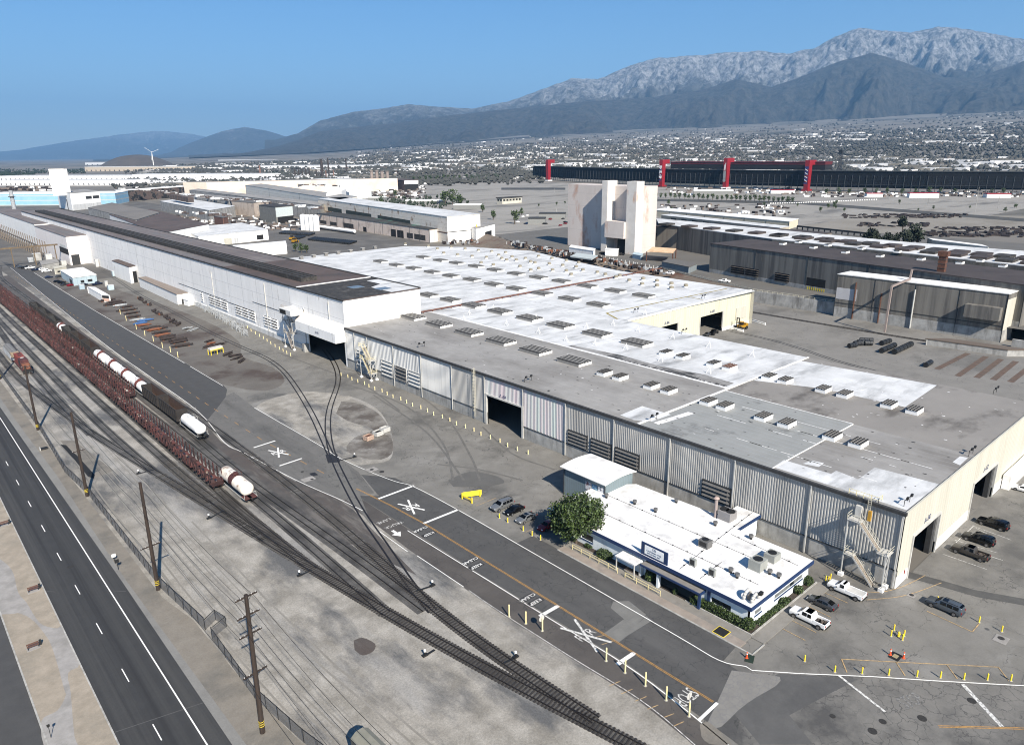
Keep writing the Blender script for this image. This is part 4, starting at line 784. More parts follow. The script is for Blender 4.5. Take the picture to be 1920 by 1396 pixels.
q=[g(1213,471,11.5),g(1262,474,11.5),g(1268,466,11.5),g(1224,463,11.5)]; MB().prism([p.xy for p in q],11.2,11.6).build('roof',mat('roof_orange_tan',(.62,.40,.22),(.7,.5,.33),sc=.4),oc)
for p in q[:3]: MB().cyl((p[0]+.5,p[1]+.5,TZ),(p[0]+.5,p[1]+.5,11.2),.35,6).build('leg',m_rustm,oc)
m_dkroof=mat('roof_rust_brown',(.075,.058,.055),(.105,.085,.08),sc=.1,stain=(.05,.04,.038),ssc=.06,stain2=((.16,.14,.13),.1,.68,.74,(1,1,1)))
mid,Qm=pb('brown_clad_hall','long brown ribbed hall stretching right from the tower','industrial hall',(1480,446),(1560,436),(1196,421),20,TZ,mat('cladding_brown_ribbed',(.175,.158,.138),(.225,.205,.178),sc=.35,stretch=(1,1,.06),stain=(.13,.105,.085),ssc=.1,sstretch=(1,1,.05)),m_dkroof,pil=40,feats=(('l','l',.1,.3,.8,5,m_roofbl),('l','l',.32,.4,.8,5,m_roofbl),(D,'l',.85,.99,5,10,m_vdark)))
dk,Qd=pb('dark_ribbed_hall','huge dark ribbed hall with rust-brown roof at the right','industrial hall',(1925,534),(2100,496),(1333,456),21.5,TZ,m_dkrib,m_dkroof,pil=32,width=34,feats=(('band','l',0,1,0,2,m_concw),))
Qd=[Vector(q) for q in Qd]
def onl(Q,px_,py_,h): # nearest fraction along left edge (Q3->Q0)
    p=g(px_,py_,h).xy; a,b=Q[3],Q[0]; return (p-a).dot(b-a)/(b-a).length_squared
# louvres on dark hall
def dlouv(x0p,x1p,za,zb_,n=4):
    mb=MB(); a,b=Qd[3],Qd[0]; s0=onl(Qd,x0p,456+(x0p-1333)*.143,21.5); s1=onl(Qd,x1p,456+(x1p-1333)*.143,21.5); d=b-a
    fo=MB(); obox(fo,a+d*s0,a+d*s1,.04,TZ+za,TZ+zb_); fo=fo.build('louvre_bank',m_vdark,dk)
    for k in range(n):
        z=TZ+za+k*(zb_-za)/n; mb=MB(); obox(mb,a+d*s0,a+d*s1,.9,z+.4,z+.55); mb.build('blade',mat('blade_rust',(.15,.12,.1),(.2,.165,.14),sc=1),fo)
dlouv(1372,1396,1.5,6); dlouv(1398,1422,1.5,6); dlouv(1452,1478,1.5,6)
mb=MB(); a,b=Qd[3],Qd[0]; d=b-a; s0,s1=onl(Qd,1512,481,21.5),onl(Qd,1545,486,21.5); obox(mb,a+d*s0,a+d*s1,.08,TZ,TZ+6); mb.build('door',m_vdark,dk)
mb=MB()
for k in range(9):
    s=s0+(s1-s0)*(k+.5)/9; p=a+d*s; obox(mb,p,p+d*(s1-s0)/18,.15,TZ+.2,TZ+1.6)
mb.build('hazard_stripe',m_yelp,dk)
# dark hall roof: strip roof with monitors
mz=21.6
def rowroof(n,a,b,dx,dy,nm,parent,m1,m2,z):
    a=Vector(a);b=Vector(b)
    for i in range(n):
        p=a+(b-a)*(i/(n-1)); q=[p,p+Vector(dx),p+Vector(dx)+Vector(dy),p+Vector(dy)]; MB().prism(q,z,z+.7).build(nm,m1,parent); 
        q2=[p-Vector((0,.3)),p+Vector(dx)-Vector((0,.3)),p+Vector(dx),p]; MB().prism([p+Vector(dx)*0-Vector((0,1.6)),p+Vector(dx)-Vector((0,1.6)),p+Vector(dx)-Vector((0,.2)),p-Vector((0,.2))],z,z+.75).build('skylight',m2,parent)
rh=thing('monitor_roof_hall','long hall behind the dark ribbed one with rows of dark rooftop monitors and white kerbs','industrial hall',(360,60,TZ))
R0=[g(1448,450,21).xy,g(1925,503,21).xy,g(1990,480,21).xy,g(1240,412,21).xy,g(1205,418,21).xy]
MB().prism([g(1235,420,21).xy,g(1448,449,21).xy,g(1925,500,21).xy,g(2000,478,21).xy,g(1700,455,21).xy,g(1230,410,21).xy],TZ,21.0).build('wall',m_dkrib,rh)
MB().prism([g(1235,420,21).xy,g(1448,449,21).xy,g(1925,500,21).xy,g(2000,478,21).xy,g(1700,455,21).xy,g(1230,410,21).xy],21.02,21.4).build('roof',m_roofw,rh)
for row,(p0,p1,n) in enumerate((((1250,420),(1925,484),17),((1460,441),(1935,492),11))):
    for i in range(n):
        f=i/(n-1); c=g(p0[0]+(p1[0]-p0[0])*f,p0[1]+(p1[1]-p0[1])*f,22).xy; MB().box(c[0]-5,c[0]+5,c[1]-3.6,c[1]+3.4,21.4,22.6).build('roof_monitor',m_dkroof if i%3 else m_roofbl,rh)
for i,p in enumerate(((1468,458),(1497,455),(1525,465),(1552,461),(1585,474),(1615,467),(1650,481),(1683,473),(1727,487),(1768,484),(1800,494),(1838,490),(1880,500),(1560+0,452+0))):
    c=g(*p,21.6); t=put(svr if 0 else sv,c[0],c[1],'small pale vent on the rust-brown roof, %s from its left end'%od(i),'vents on the rust-brown roof',21.5)
wb,Qw=pb('white_roof_block','dark ribbed block with bright white roof, pipes and ladders on its face','industrial hall',(1892,550),(1918,541),(1572,513),19,0,m_dkrib,m_roofw2,pil=14,width=11,wallb=m_concw,zb=4.5,feats=(('panel','r',0,1,0,16.5,m_creamw),('panel','l',.86,.999,8,13,mat('cladding_lilac_grey',(.40,.40,.42),(.45,.45,.47),sc=.3)),('band','l',0,1,6.2,6.45,m_gut)))
a,b=Vector(Qw[3]),Vector(Qw[0]); d=b-a
for s in (.13,.30,.50): 
    p=a+d*s; mb=MB(); mb.cyl((p[0]-.5,p[1],.2),(p[0]-.5,p[1],16.2 if s!=.3 else 13),.3,6); mb.build('wall_pipe',m_steelw if s==.5 else m_rustm,wb)
mb=MB(); e=d.normalized(); n=Vector((-e[1],e[0])); n=n if n[0]<0 else -n
q=[a+d*.80,a+d*.985,a+d*.985+n*3,a+d*.80+n*3]; mb.prism(q,8.5,13.5); mb.build('overhang_bay',m_dkrib,wb)
ch=thing('rust_chimney','square rusty brick-brown chimney duct rising beside the white roof','chimney',(*g(1763,522,19).xy,16)); c=g(1763,520,19); MB().box(c[0]-1.2,c[0]+1.2,c[1]-1.4,c[1]+1.4,18,28).build('shaft',m_rustm,ch); MB().box(c[0]-1.6,c[0]+1.6,c[1]-1.9,c[1]+1.9,28,30).build('cowl',m_rustm,ch)
for k in range(6): MB().box(c[0]-1.3,c[0]+1.3,c[1]-1.5,c[1]+1.5,17.5+k*1.8,17.7+k*1.8).build('band',m_gut,ch)
pp=thing('roof_pipework','pale duct bending from the dark wall over the white roof','pipe',(*g(1705,520,17).xy,16)); mb=MB(); P_=[g(1680,600,1),g(1680,545,16.5),g(1683,522,18),g(1708,516,18.5),g(1709,487,24)]
c0=g(1672,537,19.4); c1=g(1706,523,19.6); mb.bar(c0,c1,.7); mb.bar((c0[0],c0[1],19.4),(c0[0]-.6,c0[1],1),.7); mb.bar((c1[0],c1[1],19.6),(c1[0]+1,c1[1],23.5),.7); mb.build('duct',mat('duct_pinkish',(.45,.37,.34)),pp)
lw_,_=pb('long_white_store','long low white store far behind the tower','store',(1480,415),(1497,410),(1225,393),12,TZ,mat('wall_cream_dull',(.5,.46,.36)),m_roofw2,pil=22)
pb('long_white_store','second pale store with square openings in front of the long low white one','store',(1462,427),(1480,424),(1240,403),11,TZ,mat('wall_tan_dull',(.35,.32,.26)),m_roofw,feats=tuple(('w','l',.05+.1*k,.1+.1*k,1,4,m_roofbl) for k in range(9)))
pb('quonset','white shed with yellow edged gable by the dark trees','shed',(1840,458),(1852,462),(1740,446),12,TZ,m_creamw,m_roofw2,width=12)
pb('platform','low rusty concrete loading platform at the foot of the dark block','platform',(1890,655),(1905,655),(1737,634),2.6,0,m_concw,mat('platform_top',(.2,.16,.13)),width=8)
pb('side_store','white framed store with dark door at the right frame edge','store',(1902,568),(1960,560),(1896,565),12,0,m_wht,m_wht,feats=((D,'r',.1,.9,0,8,m_vdark),),depth=5)
# ================================================================ office, hut, stairs
OH=4.3
of=thing('office_building','single-storey white office with bright white roof, blue fascia and rooftop units','office building',(91,47.5,0))
m_ofw=mat('office_wall',(.60,.66,.70),(.66,.71,.75),sc=.4,stain=(.55,.6,.63),ssc=.4,rough=.8)
X0,X1,Y0,Y1=91,111,47.5,86.8
wn=[(51.2,54.8,1.5,2.5),(80.6,83.6,1.3,2.6)]
mb=MB(); wallx(mb,X0+.5,Y0+.5,Y1,0,OH-.5,wn+[(57,67.5,0,2.8)],.25); mb.build('wall',m_ofw,of)
we=[(93.2,95.2,1.6,2.5),(99.2,108.5,1.7,2.6)]
mb=MB(); wally(mb,Y0+.5,X0+.5,X1-.3,0,OH-.5,we,.25); mb.build('wall',m_ofw,of)
mb=MB(); mb.box(X1-.5,X1-.25,Y0+.5,62.5,0,OH-.5); mb.box(X1-.3,118.9,62.5,62.75,0,OH-.5); mb.box(118.7,118.9,62.5,67,0,OH-.5); mb.box(X1-.5,X1-.25,67,Y1,0,OH-.5); mb.build('wall',m_ofw,of)
roofP=[(X0,Y0),(X1,Y0),(X1,62.2),(119.2,62.2),(119.2,67.3),(113.2,67.3),(112.4,87.2),(106.5,92.3),(X0,92.3)]
MB().prism(roofP,OH-.35,OH).build('roof',m_roofw2,of)
mb=MB(); mb.box(X0-.12,X0,Y0-.12,Y1+5.5,OH-.6,OH+.06); mb.box(X0,X1,Y0-.12,Y0,OH-.6,OH+.06); mb.box(X1,119.2,62.08,62.2,OH-.6,OH+.06); mb.build('fascia',m_blue,of)
for l in wn: MB().box(X0+.62,X0+.68,l[0],l[1],l[2],l[3]).build('window',glassm('glass_dark'),of); MB().box(X0+.4,X0+.5,l[0]-.1,l[1]+.1,l[2]-.2,l[2]).build('sill',m_blue,of)
for l in we:
    n=max(1,int((l[1]-l[0])/1.3))
    for k in range(n): a=l[0]+(l[1]-l[0])*k/n; MB().box(a+.04,a+(l[1]-l[0])/n-.04,Y0+.6,Y0+.66,l[2],l[3]).build('window',glassm('glass_grey',(.16,.17,.17)) if k!=4 else glassm('glass_dark'),of)
    MB().box(l[0]-.1,l[1]+.1,Y0+.4,Y0+.5,l[2]-.22,l[2]-.02).build('sill',m_blue,of)
mb=MB(); mb.box(X0+2.6,X0+2.8,57,67.6,0,3); mb.box(X0,X0+2.6,67.5,67.7,0,3.4); mb.build('entrance_recess',glassm('glass_dark'),of)
mb=MB(); mb.box(X0+2.45,X0+2.6,57,67.6,2.0,2.1); 
for k in range(7): mb.box(X0+2.45,X0+2.6,57+k*1.6,57.12+k*1.6,0,2.9)
mb.build('mullion',m_steelw,of)
MB().box(X0-1.2,X0+.45,56,68,3.15,3.3).build('awning',mat('awning_grey',(.3,.28,.26),(.4,.38,.36),sc=.6),of); mb=MB(); mb.box(X0-1.32,X0-1.2,55.9,68.1,2.95,3.32); mb.box(X0-1.32,X0+.45,55.78,55.9,2.9,3.35); mb.build('awning_trim',m_blue,of)
MB().box(X0-1.0,X0-.3,64.3,64.7,0,3.1).build('fin_wall',m_ofw,of); MB().box(X0-1,X0-.6,56,56.4,0,3.1).build('post',m_blue,of)
MB().box(X0+.3,X0+.5,55,55.5,0,OH-.6).build('pilaster',m_blue,of)
cp=MB(); cp.box(88.9,92,68.6,73,2.9,3.15); cp.build('entrance_canopy',m_roofw2,of)
for (x,y) in ((89.1,68.8),(89.1,72.8),(90.6,68.8)): MB().box(x-.08,x+.08,y-.08,y+.08,0,2.9).build('post',m_steelw,of)
MB().box(90.6,92,68.5,68.62,.2,2.9).build('canopy_side',m_ofw,of)
sg=thing('office_sign','blue framed white sign standing on the edge of the office roof','sign',(91.3,66.3,OH))
MB().box(91.2,91.4,63.5,69.1,OH,OH+2.4).build('frame',m_blue,sg); MB().box(91.15,91.19,64.3,68.3,OH+.4,OH+2.1).build('panel',mat('sign_panel',(.75,.78,.8)),sg)
for t,z,s in (('CSI',1.75,.62),('CALIFORNIA STEEL',1.2,.38),('INDUSTRIES, INC.',.75,.36)): text_mesh('sign_text',t,s,MATS['blue_trim'],sg,(-.17,0,z),(PI/2,0,-PI/2),1,.004)
# membrane seams with clips
mb=MB()
for (a,b) in (((97.5,50),(97.5,90)),((104,52),(104,90)),((92,61.5),(119,63.8)),((92,57.5),(99,57.9)),((107.5,48.5),(108.5,62))):
    mb.bar((*a,OH+.03),(*b,OH+.03),.05,.05); n=int(math.hypot(b[0]-a[0],b[1]-a[1])/3)
    for k in range(n): f=(k+.5)/n; mb.cbox(a[0]+(b[0]-a[0])*f,a[1]+(b[1]-a[1])*f,OH+.08,.22,.22,.12)
struct(mb.build('roof_cable',m_dk,of),'stuff')
# rooftop equipment
m_ac=paint('ac_unit_grey',(.50,.52,.49),.6); m_acd=paint('ac_unit_dark',(.22,.22,.22),.6)
def ac(p,sx_,sy_,h,lab,m=m_ac,fans=1):
    c=g(*p,OH); t=thing('air_conditioner',lab,'air conditioner',(c[0],c[1],OH)); MB().box(-sx_/2,sx_/2,-sy_/2,sy_/2,.15,h).build('casing',m,t,local=True); MB().box(-sx_/2-.1,sx_/2+.1,-sy_/2-.1,sy_/2+.1,0,.14).build('base',m_roofw2,t,local=True)
    for k in range(fans): MB().cyl((0,(k-(fans-1)/2)*sy_*.5,h),(0,(k-(fans-1)/2)*sy_*.5,h+.12),min(sx_,sy_)*.36,12).build('fan',m_dk,t,local=True)
    return t
def inx(t,side,w_,z0,z1): MB().box(-w_[0]/2-.03,-w_[0]/2,-w_[1]/2,w_[1]/2,z0,z1).build('grille',m_dk,t,local=True)
t=ac((1322,1025),1.6,1.9,1.5,'dark finned cooling unit in the middle of the office roof',m_acd); inx(t,0,(1.6,1.4),.5,1.3)
t=ac((1420,1066),2.4,2.2,1.9,'larger grey-green unit on the office roof, nearest the parked cars side'); ac((1447,1050),2.2,2.0,1.5,'second grey-green unit on the office roof, behind the larger one')
t=ac((1363,973),2.5,2.6,1.9,'big pale unit with two fans on the office back wing beside the flue',paint('ac_unit_pale',(.45,.44,.45),.6),2)
for p,l in (((1299,1060),'narrow upright condenser on the office roof, nearer the blue sign'),((1335,1079),'narrow upright condenser on the office roof, farther from the blue sign')):
    c=g(*p,OH); t=thing('condenser',l,'condenser',(c[0],c[1],OH)); MB().box(-.25,.25,-.6,.6,.15,1.35).build('casing',m_ac,t,local=True); MB().box(-.3,-.26,-.4,.4,.3,1.2).build('grille',m_dk,t,local=True); MB().box(-.3,.3,-.5,-.4,0,.15).box(-.3,.3,.4,.5,0,.15).build('foot',m_dk,t,local=True)
vt=None
VL=[((1190,945),'beside the pale blue hut'),((1137,933),'by the hut corner near the tree'),((1229,960),'one bay right of the hut'),((1341,985),'in front of the tall flue'),((1370,1073),'behind the pair near the awning'),((1382,1083),'of the pair near the awning'),((1443,1076),'near the blue fascia corner'),((1460,1083),'nearest the right fascia'),((1408,1010),'by the rear edge of the office roof'),((1268,942),'at the rear edge beside the yellow mat')]
for i,(p,l) in enumerate(VL):
    c=g(*p,OH)
    if vt is None:
        vt=thing('roof_cowl','small black roof cowl '+l,'roof cowl',(c[0],c[1],OH),0,'black cowls on the office roof'); MB().cyl((0,0,0),(0,0,.55),.25,8).build('pipe',m_dk,vt,local=True); MB().cyl((0,0,.5),(0,0,.9),.42,10).build('cap',m_acd,vt,local=True)
    else: dup(vt,(c[0],c[1],OH),None,'small black roof cowl '+l)
c=g(1341,969,OH); t=thing('flue','tall pale flue pipe behind the office beside the big unit','flue',(c[0],c[1],OH)); MB().cyl(c,(c[0],c[1],OH+4),.32,10).build('pipe',mat('flue_pink',(.5,.42,.4)),t); MB().cyl((c[0],c[1],OH+4),(c[0],c[1],OH+4.3),.6,10,.3).build('cap',mat('flue_pink2',(.55,.42,.38)),t)
c=g(1408,1123,OH); t=thing('roof_blower','white curled duct blower at the street corner of the office roof','blower',(c[0],c[1],OH))
for s in (-.7,.7):
    mb=MB(); P_=[Vector((c[0]+1.0*math.cos(a),c[1]+s,OH+.3+1.0*math.sin(a))) for a in [PI*k/7 for k in range(8)]]
    for a,b in zip(P_,P_[1:]): mb.cyl(a,b,.28,8)
    mb.build('duct',m_steelw,t,smooth=True)
MB().cbox(c[0],c[1],OH+.4,.9,1,.8).build('motor',m_acd,t); MB().cbox(c[0]+.5,c[1]-1.3,OH+1.5,.7,.5,.5).build('lamp_head',m_dk,t)
sheetm=MB().face([g(1228,930,1.2),g(1247,924,1.2),g(1292,946,1.2),g(1278,950,1.2)][::-1]); 
t=tag(MB().prism([g(1238,925,3.9).xy,g(1290,944,3.9).xy,g(1284,949,3.9).xy,g(1234,929,3.9).xy],3.7,3.95).build('yellow_lean_to',mat('fibreglass_yellow',(.62,.6,.38))),'pale yellow lean-to roof strip behind the office','lean-to')
# hut
hx0,hx1,hy0,hy1=103.6,113.0,88.2,100.6
hu=thing('blue_hut','pale blue-grey metal hut with a curved white roof at the office end','hut',(hx0,hy0,0))
MB().box(hx0+.4,hx1-.3,hy0+.3,hy1-.3,0,6.7).build('wall',mat('hut_wall',(.25,.33,.37),(.29,.37,.41),sc=.3,lines=[(0,.55,.05,(.2,.27,.3)),(1,.55,.05,(.2,.27,.3))]),hu)
mb=MB(); n=10; v=[];f=[]
for i in range(n+1):
    t_=i/n; x=hx0-.4+(hx1-hx0+.7)*t_; z=6.75+.45*math.sin(PI*t_)**.9; v+=[(x,hy0-.3,z),(x,hy1+.3,z),(x,hy0-.3,z-.16),(x,hy1+.3,z-.16)]
for i in range(n): a=4*i; f+=[(a,a+4,a+5,a+1),(a+2,a+3,a+7,a+6),(a,a+2,a+6,a+4),(a+1,a+5,a+7,a+3)]
f+=[(0,1,3,2),(4*n,4*n+2,4*n+3,4*n+1)]; mb.grid(v,f).build('roof',m_roofw2,hu)
mb=MB(); v=[];f=[]
for Y in (hy0+.3,hy1-.3):
    k=len(v)
    for i in range(n+1): t_=i/n; x=hx0+.4+(hx1-hx0-.7)*t_; v+=[(x,Y,6.7),(x,Y,6.7+.33*math.sin(PI*t_))]
    f+=[(k+2*i,k+2*i+2,k+2*i+3,k+2*i+1) for i in range(n)]
mb.grid(v,f).build('gable',MATS['hut_wall'],hu)
for k,(y0,y1,mm) in enumerate(((92.4,94.0,'a'),(90.7,92.2,'b'),(89.0,90.5,'c'))): MB().box(hx0+.33,hx0+.38,y0,y1,3.6,5.4).build('poster',mat('poster_'+mm,{'a':(.6,.62,.65),'b':(.08,.25,.5),'c':(.62,.64,.68)}[mm],{'a':(.4,.2,.2),'b':(.3,.5,.6),'c':(.08,.1,.2)}[mm],sc=1.3,lo=.5,hi=.6),hu)
for y in (hy0+.35,hy1-.35): MB().cyl((hx0+.25,y,0),(hx0+.25,y,6.3),.09,6).build('downspout',m_gut,hu)
# pavements around the office
struct(MB().box(86.6,88.3,46.4,112-27,0,.13).build('sidewalk',m_walk)); struct(MB().box(88.3,90.9,46.6,86,0,.13).build('sidewalk_inner',m_walk2)); struct(MB().box(90.0,112,44.4,46.6,0,.13).build('sidewalk_side',m_walk2))
struct(MB().box(86.35,86.6,44.4,85,0,.11).build('kerb',m_kerb)); struct(MB().box(86.35,90,44.2,44.4,0,.11).build('kerb',m_kerb))
struct(MB().box(90.3,90.5,46.7,59,0,.28).build('planter_kerb',m_kerb)); struct(MB().box(90.5,111.5,46.6,46.85,0,.3).build('planter_kerb',m_kerb)); struct(MB().box(90.5,91.5,46.85,86,.1,.17).build('planting_bed',mat('soil',(.06,.045,.035),(.1,.08,.06),sc=2))); struct(MB().box(91.5,111.4,46.85,48,.1,.17).build('planting_bed',MATS['soil']))
t=thing('access_hatch','black grated hatch with a yellow edge set in the sidewalk','hatch',(87.7,50.4,.13)); MB().box(86.7,88.8,49.3,51.4,.13,.15).build('frame',m_yelp,t); MB().box(86.8,88.7,49.4,51.3,.15,.165).build('grate',m_vdark,t)
# foliage
m_leaf=[mat('leaf_a',(.045,.085,.018),(.065,.115,.025),sc=1.2,rough=.6),mat('leaf_b',(.085,.145,.03),(.12,.185,.04),sc=1.2,rough=.6),mat('leaf_dark',(.018,.035,.012),(.028,.05,.018),sc=1.2,rough=.7)]
m_bark=mat('bark',(.10,.075,.055),(.16,.125,.095),sc=3)
def leaves(mb,pts,s,r=rnd):
    for p in pts:
        a=Vector((r.uniform(-1,1),r.uniform(-1,1),r.uniform(-.5,1))).normalized(); b=a.cross(Vector((r.uniform(-1,1),r.uniform(-1,1),r.uniform(-1,1)))).normalized(); k=s*r.uniform(.6,1.3); p=Vector(p)
        mb.face([p-b*k*.5,p+a.cross(b)*k*.5,p+b*k*.5,p-a.cross(b)*k*.5],r.choice((0,0,1,1,2)))
def blob(c,r,n,rr=rnd,sq=1.0,shell=.55):
    o=[]
    for _ in range(n):
        d=Vector((rr.gauss(0,1),rr.gauss(0,1),rr.gauss(0,1))).normalized(); o.append(Vector(c)+Vector((d[0],d[1],d[2]*sq))*r*rr.uniform(shell,1.05))
    return o
def tree(name,lab,cat,loc,h,r,clumps,nl,ls,seed=1,group=None,trunk=.3,tb_=.35,mats=None,cols_=None):
    rr=random.Random(seed); t=thing(name,lab,cat,loc,0,group); mb=MB(); mb.cyl((0,0,0),(0,0,h*tb_),trunk,8,trunk*.7); lv_=MB(); cs=[]
    for k in range(clumps):
        a=rr.uniform(0,2*PI); q=rr.random()**.5*r*.72; z=h*tb_+r*.25+rr.random()*(h*(1-tb_)-r*.35); f=1-abs((z-h*.62)/(h*.6))**2*.7; c=(q*math.cos(a)*f,q*math.sin(a)*f,z); cs.append(c)
        cr=r*rr.uniform(.14,.33); leaves(lv_,blob(c,cr,nl,rr,.8,.25),ls,rr)
        if k%3==0: mb.cyl((0,0,h*tb_*.9),c,trunk*.35,5,trunk*.1)
    mb.build('trunk',m_bark,t,local=True); lv_.build('crown',mats or m_leaf,t,local=True); return t
tree('broadleaf_tree','big dense green tree between the parked cars and the pale blue hut','tree',(90.7,84.2,0),9.8,6.1,78,250,.38,5,trunk=.35,tb_=.16)
def hedge(lab,x0,x1,y0,y1,h,n,grp,name='hedge',ls=.22,r=None):
    t=thing(name,lab,name.replace('_',' '),((x0+x1)/2,(y0+y1)/2,.1),0,grp); mb=MB(); P_=[]
    for _ in range(n):
        u,v_=rnd.uniform(-1,1),rnd.uniform(-1,1); e=rnd.random(); lx,ly=(x1-x0)/2,(y1-y0)/2
        if e<.5: p=(u*lx,v_*ly,h*(1-.12*rnd.random()*2)*(1-.25*max(abs(u)**6,abs(v_)**6)))
        elif e<.8: p=(math.copysign(lx,u),v_*ly,rnd.random()*h*.95)
        else: p=(u*lx,math.copysign(ly,v_),rnd.random()*h*.95)
        P_.append(Vector(p)+Vector((rnd.gauss(0,.08),rnd.gauss(0,.08),rnd.gauss(0,.06))))
    leaves(mb,P_,ls); mb.build('foliage',m_leaf,t,local=True); MB().box(-(x1-x0)/2+.15,(x1-x0)/2-.15,-(y1-y0)/2+.15,(y1-y0)/2-.15,0,h*.85).build('stems',m_leaf[2],t,local=True); return t
def bush(lab,x,y,r,h,n=420,grp='round bushes beside the office'):
    t=thing('bush',lab,'bush',(x,y,.1),0,grp); mb=MB(); leaves(mb,blob((0,0,h*.5),r,n,rnd,h/2/r,.8),.24); mb.build('foliage',m_leaf,t,local=True); MB().rev((0,0,0),(0,0,1),[(0,.1),(h*.25,r*.75),(h*.6,r*.8),(h*.85,r*.4),(h*.9,0)],8).build('stems',m_leaf[2],t,local=True)
hedge('long clipped hedge under the office front windows',90.6,92.0,48.6,56.2,1.5,3600,'hedges beside the office')
hedge('low green ground cover hedge along the office end wall',93.5,103,47.0,47.9,.5,1800,'hedges beside the office')
bush('large round bush at the street corner of the office',91.4,47.9,1.0,2.0,900); bush('round bush beside the office entrance post',91.0,57.4,.95,1.3); bush('leafy shrub between tree and entrance canopy',90.9,77.0,1.6,1.5,800); bush('small shrub beside the entrance canopy',90.9,66.7,.9,1.9); bush('round bush halfway along the office end wall',101.2,47.4,.8,1.3); bush('round bush third along the office end wall',106.2,47.4,.8,1.4); bush('round bush at the far end of the office end wall',109.8,47.5,.85,1.6); bush('tiny clipped shrub in the entrance bed',90.8,61.3,.45,1.1,200)
bush('low weed patch between tree and office wall',91.5,81.5,.9,.7,300)
# handrails
def rail(lab,pts,m,h=1.05,sp=2.2,rails=(.55,1.05),w_=.06,cat='handrail',name='handrail'):
    t=thing(name,lab,cat,(pts[0][0],pts[0][1],pts[0][2] if len(pts[0])>2 else 0)); 
    for a,b in zip(pts,pts[1:]):
        a=Vector((a[0],a[1],a[2] if len(a)>2 else 0)); b=Vector((b[0],b[1],b[2] if len(b)>2 else 0)); n=max(1,round((b-a).length/sp))
        for z in rails: MB().bar(a+Vector((0,0,z)),b+Vector((0,0,z)),w_).build('rail',m,t)
        for k in range(n+1):
            p=a+(b-a)*k/n; MB().bar(p,p+Vector((0,0,h)),w_*1.2).build('post',m,t)
    return t
rail('yellow handrail along the sidewalk from the tree to the entrance',[(88.5,83,.13),(88.5,72,.13)],m_cream)
rail('yellow handrail along the sidewalk past the entrance canopy',[(88.4,70.2,.13),(88.4,62.6,.13)],m_cream)
# yellow barrier
t=thing('crash_barrier','bright yellow steel barrier board and rail by the parked silver car','barrier',(86.3,113.9,0)); MB().bar((86.4,113.8,.95),(90.2,112.0,.95),.1,1.2).build('board',m_yelp,t); MB().bar((86.3,113.9,.8),(86.5,110.8,.8),.12,.35).build('rail',m_yelp,t)
for p in ((86.3,113.9),(86.5,110.8),(89.8,112.1)): MB().box(p[0]-.12,p[0]+.12,p[1]-.12,p[1]+.12,0,1.4).build('post',m_yelp,t)
# stair towers -----------------------------------------------------------
m_rl=paint('rail_offwhite',(.66,.63,.52),.6)
def stairs(lab,x,flights,legs,m,w_=1.1,lad=None,topz=None):
    t=thing('stair_tower',lab,'stair tower',(x,flights[0][0],0))
    for (y0,z0,y1,z1) in flights:
        n=max(3,int(abs(z1-z0)/.22)); f=MB()
        for k in range(n): q=(k+.5)/n; f.box(x-w_/2,x+w_/2,min(y0,y1)+abs(y1-y0)*((q if y1>y0 else 1-q))-.13,min(y0,y1)+abs(y1-y0)*((q if y1>y0 else 1-q))+.13,z0+(z1-z0)*q-.02,z0+(z1-z0)*q+.02)
        f.build('treads',mat('tread_rust',(.45,.36,.28),(.55,.45,.36),sc=3),t)
        for s in (-w_/2,w_/2):
            MB().bar((x+s,y0,z0),(x+s,y1,z1),.08,.28).build('stringer',m_steelw,t)
            for h in (.55,1.1): MB().bar((x+s,y0,z0+h),(x+s,y1,z1+h),.045).build('handrail',m,t)
            for k in range(6): q=k/5; y=y0+(y1-y0)*q; z=z0+(z1-z0)*q; MB().bar((x+s,y,z),(x+s,y,z+1.1),.05).build('baluster',m,t)
    for (y0,y1,z) in legs['plat']:
        MB().box(x-w_/2-.1,x+w_/2+1.2,y0,y1,z-.12,z).build('landing',m_steelw,t)
        for h in (.55,1.1):
            f=MB(); f.bar((x-w_/2-.1,y0,z+h),(x-w_/2-.1,y1,z+h),.06); yy=y1 if legs['side'](z) else y0; f.bar((x-w_/2-.1,yy,z+h),(x+w_/2+1.2,yy,z+h),.06); f.build('handrail',m,t)
        for k in range(3): y=y0+(y1-y0)*k/2; MB().bar((x-w_/2-.1,y,z),(x-w_/2-.1,y,z+1.1),.05).build('baluster',m,t)
    for (xx,y,z) in legs['col']: MB().bar((xx,y,0),(xx,y,z),.16).build('column',m_steelw,t); MB().box(xx-.4,xx+.4,y-.4,y+.4,0,.6).build('footing',m_whitew2,t)
    for a,b in legs.get('br',()): MB().bar(a,b,.09).build('brace',m_steelw,t)
    if lad:
        y,z0,z1=lad; f=MB()
        for s in (-.25,.25): f.bar((x+1.2,y+s,z0),(x+1.2,y+s,z1),.06)
        for k in range(int((z1-z0)/.35)): f.bar((x+1.2,y-.25,z0+k*.35),(x+1.2,y+.25,z0+k*.35),.04)
        f.build('ladder',m,t)
    return t
stairs('white steel stair tower zigzagging up the grey wall near the corner',117.5,[(39.8,.1,43.6,4.4),(38.9,4.4+2.7,43.2,10.6) if 0 else (43.4,10.8,39.4,7.4),(39.4,7.3,43.4,4.5)][:1]+[(43.3,11.0,39.6,6.9)],
 dict(plat=[(43.4,45.0,4.4),(37.9,39.7,6.8),(43.0,45.2,11.0)],col=[(117.0,45.1,11.6),(117.0,38.2,7.4),(118.6,38.2,7.2)],side=lambda z:z!=6.8,br=[((117,38.2,1),(118.6,38.2,4)),((118.6,38.2,1),(117,38.2,4)),((117,38.2,4),(118.6,38.2,7)),((118.5,45,1),(118.5,38.3,6.6))]),m_rl,lad=(42.6,11,16))
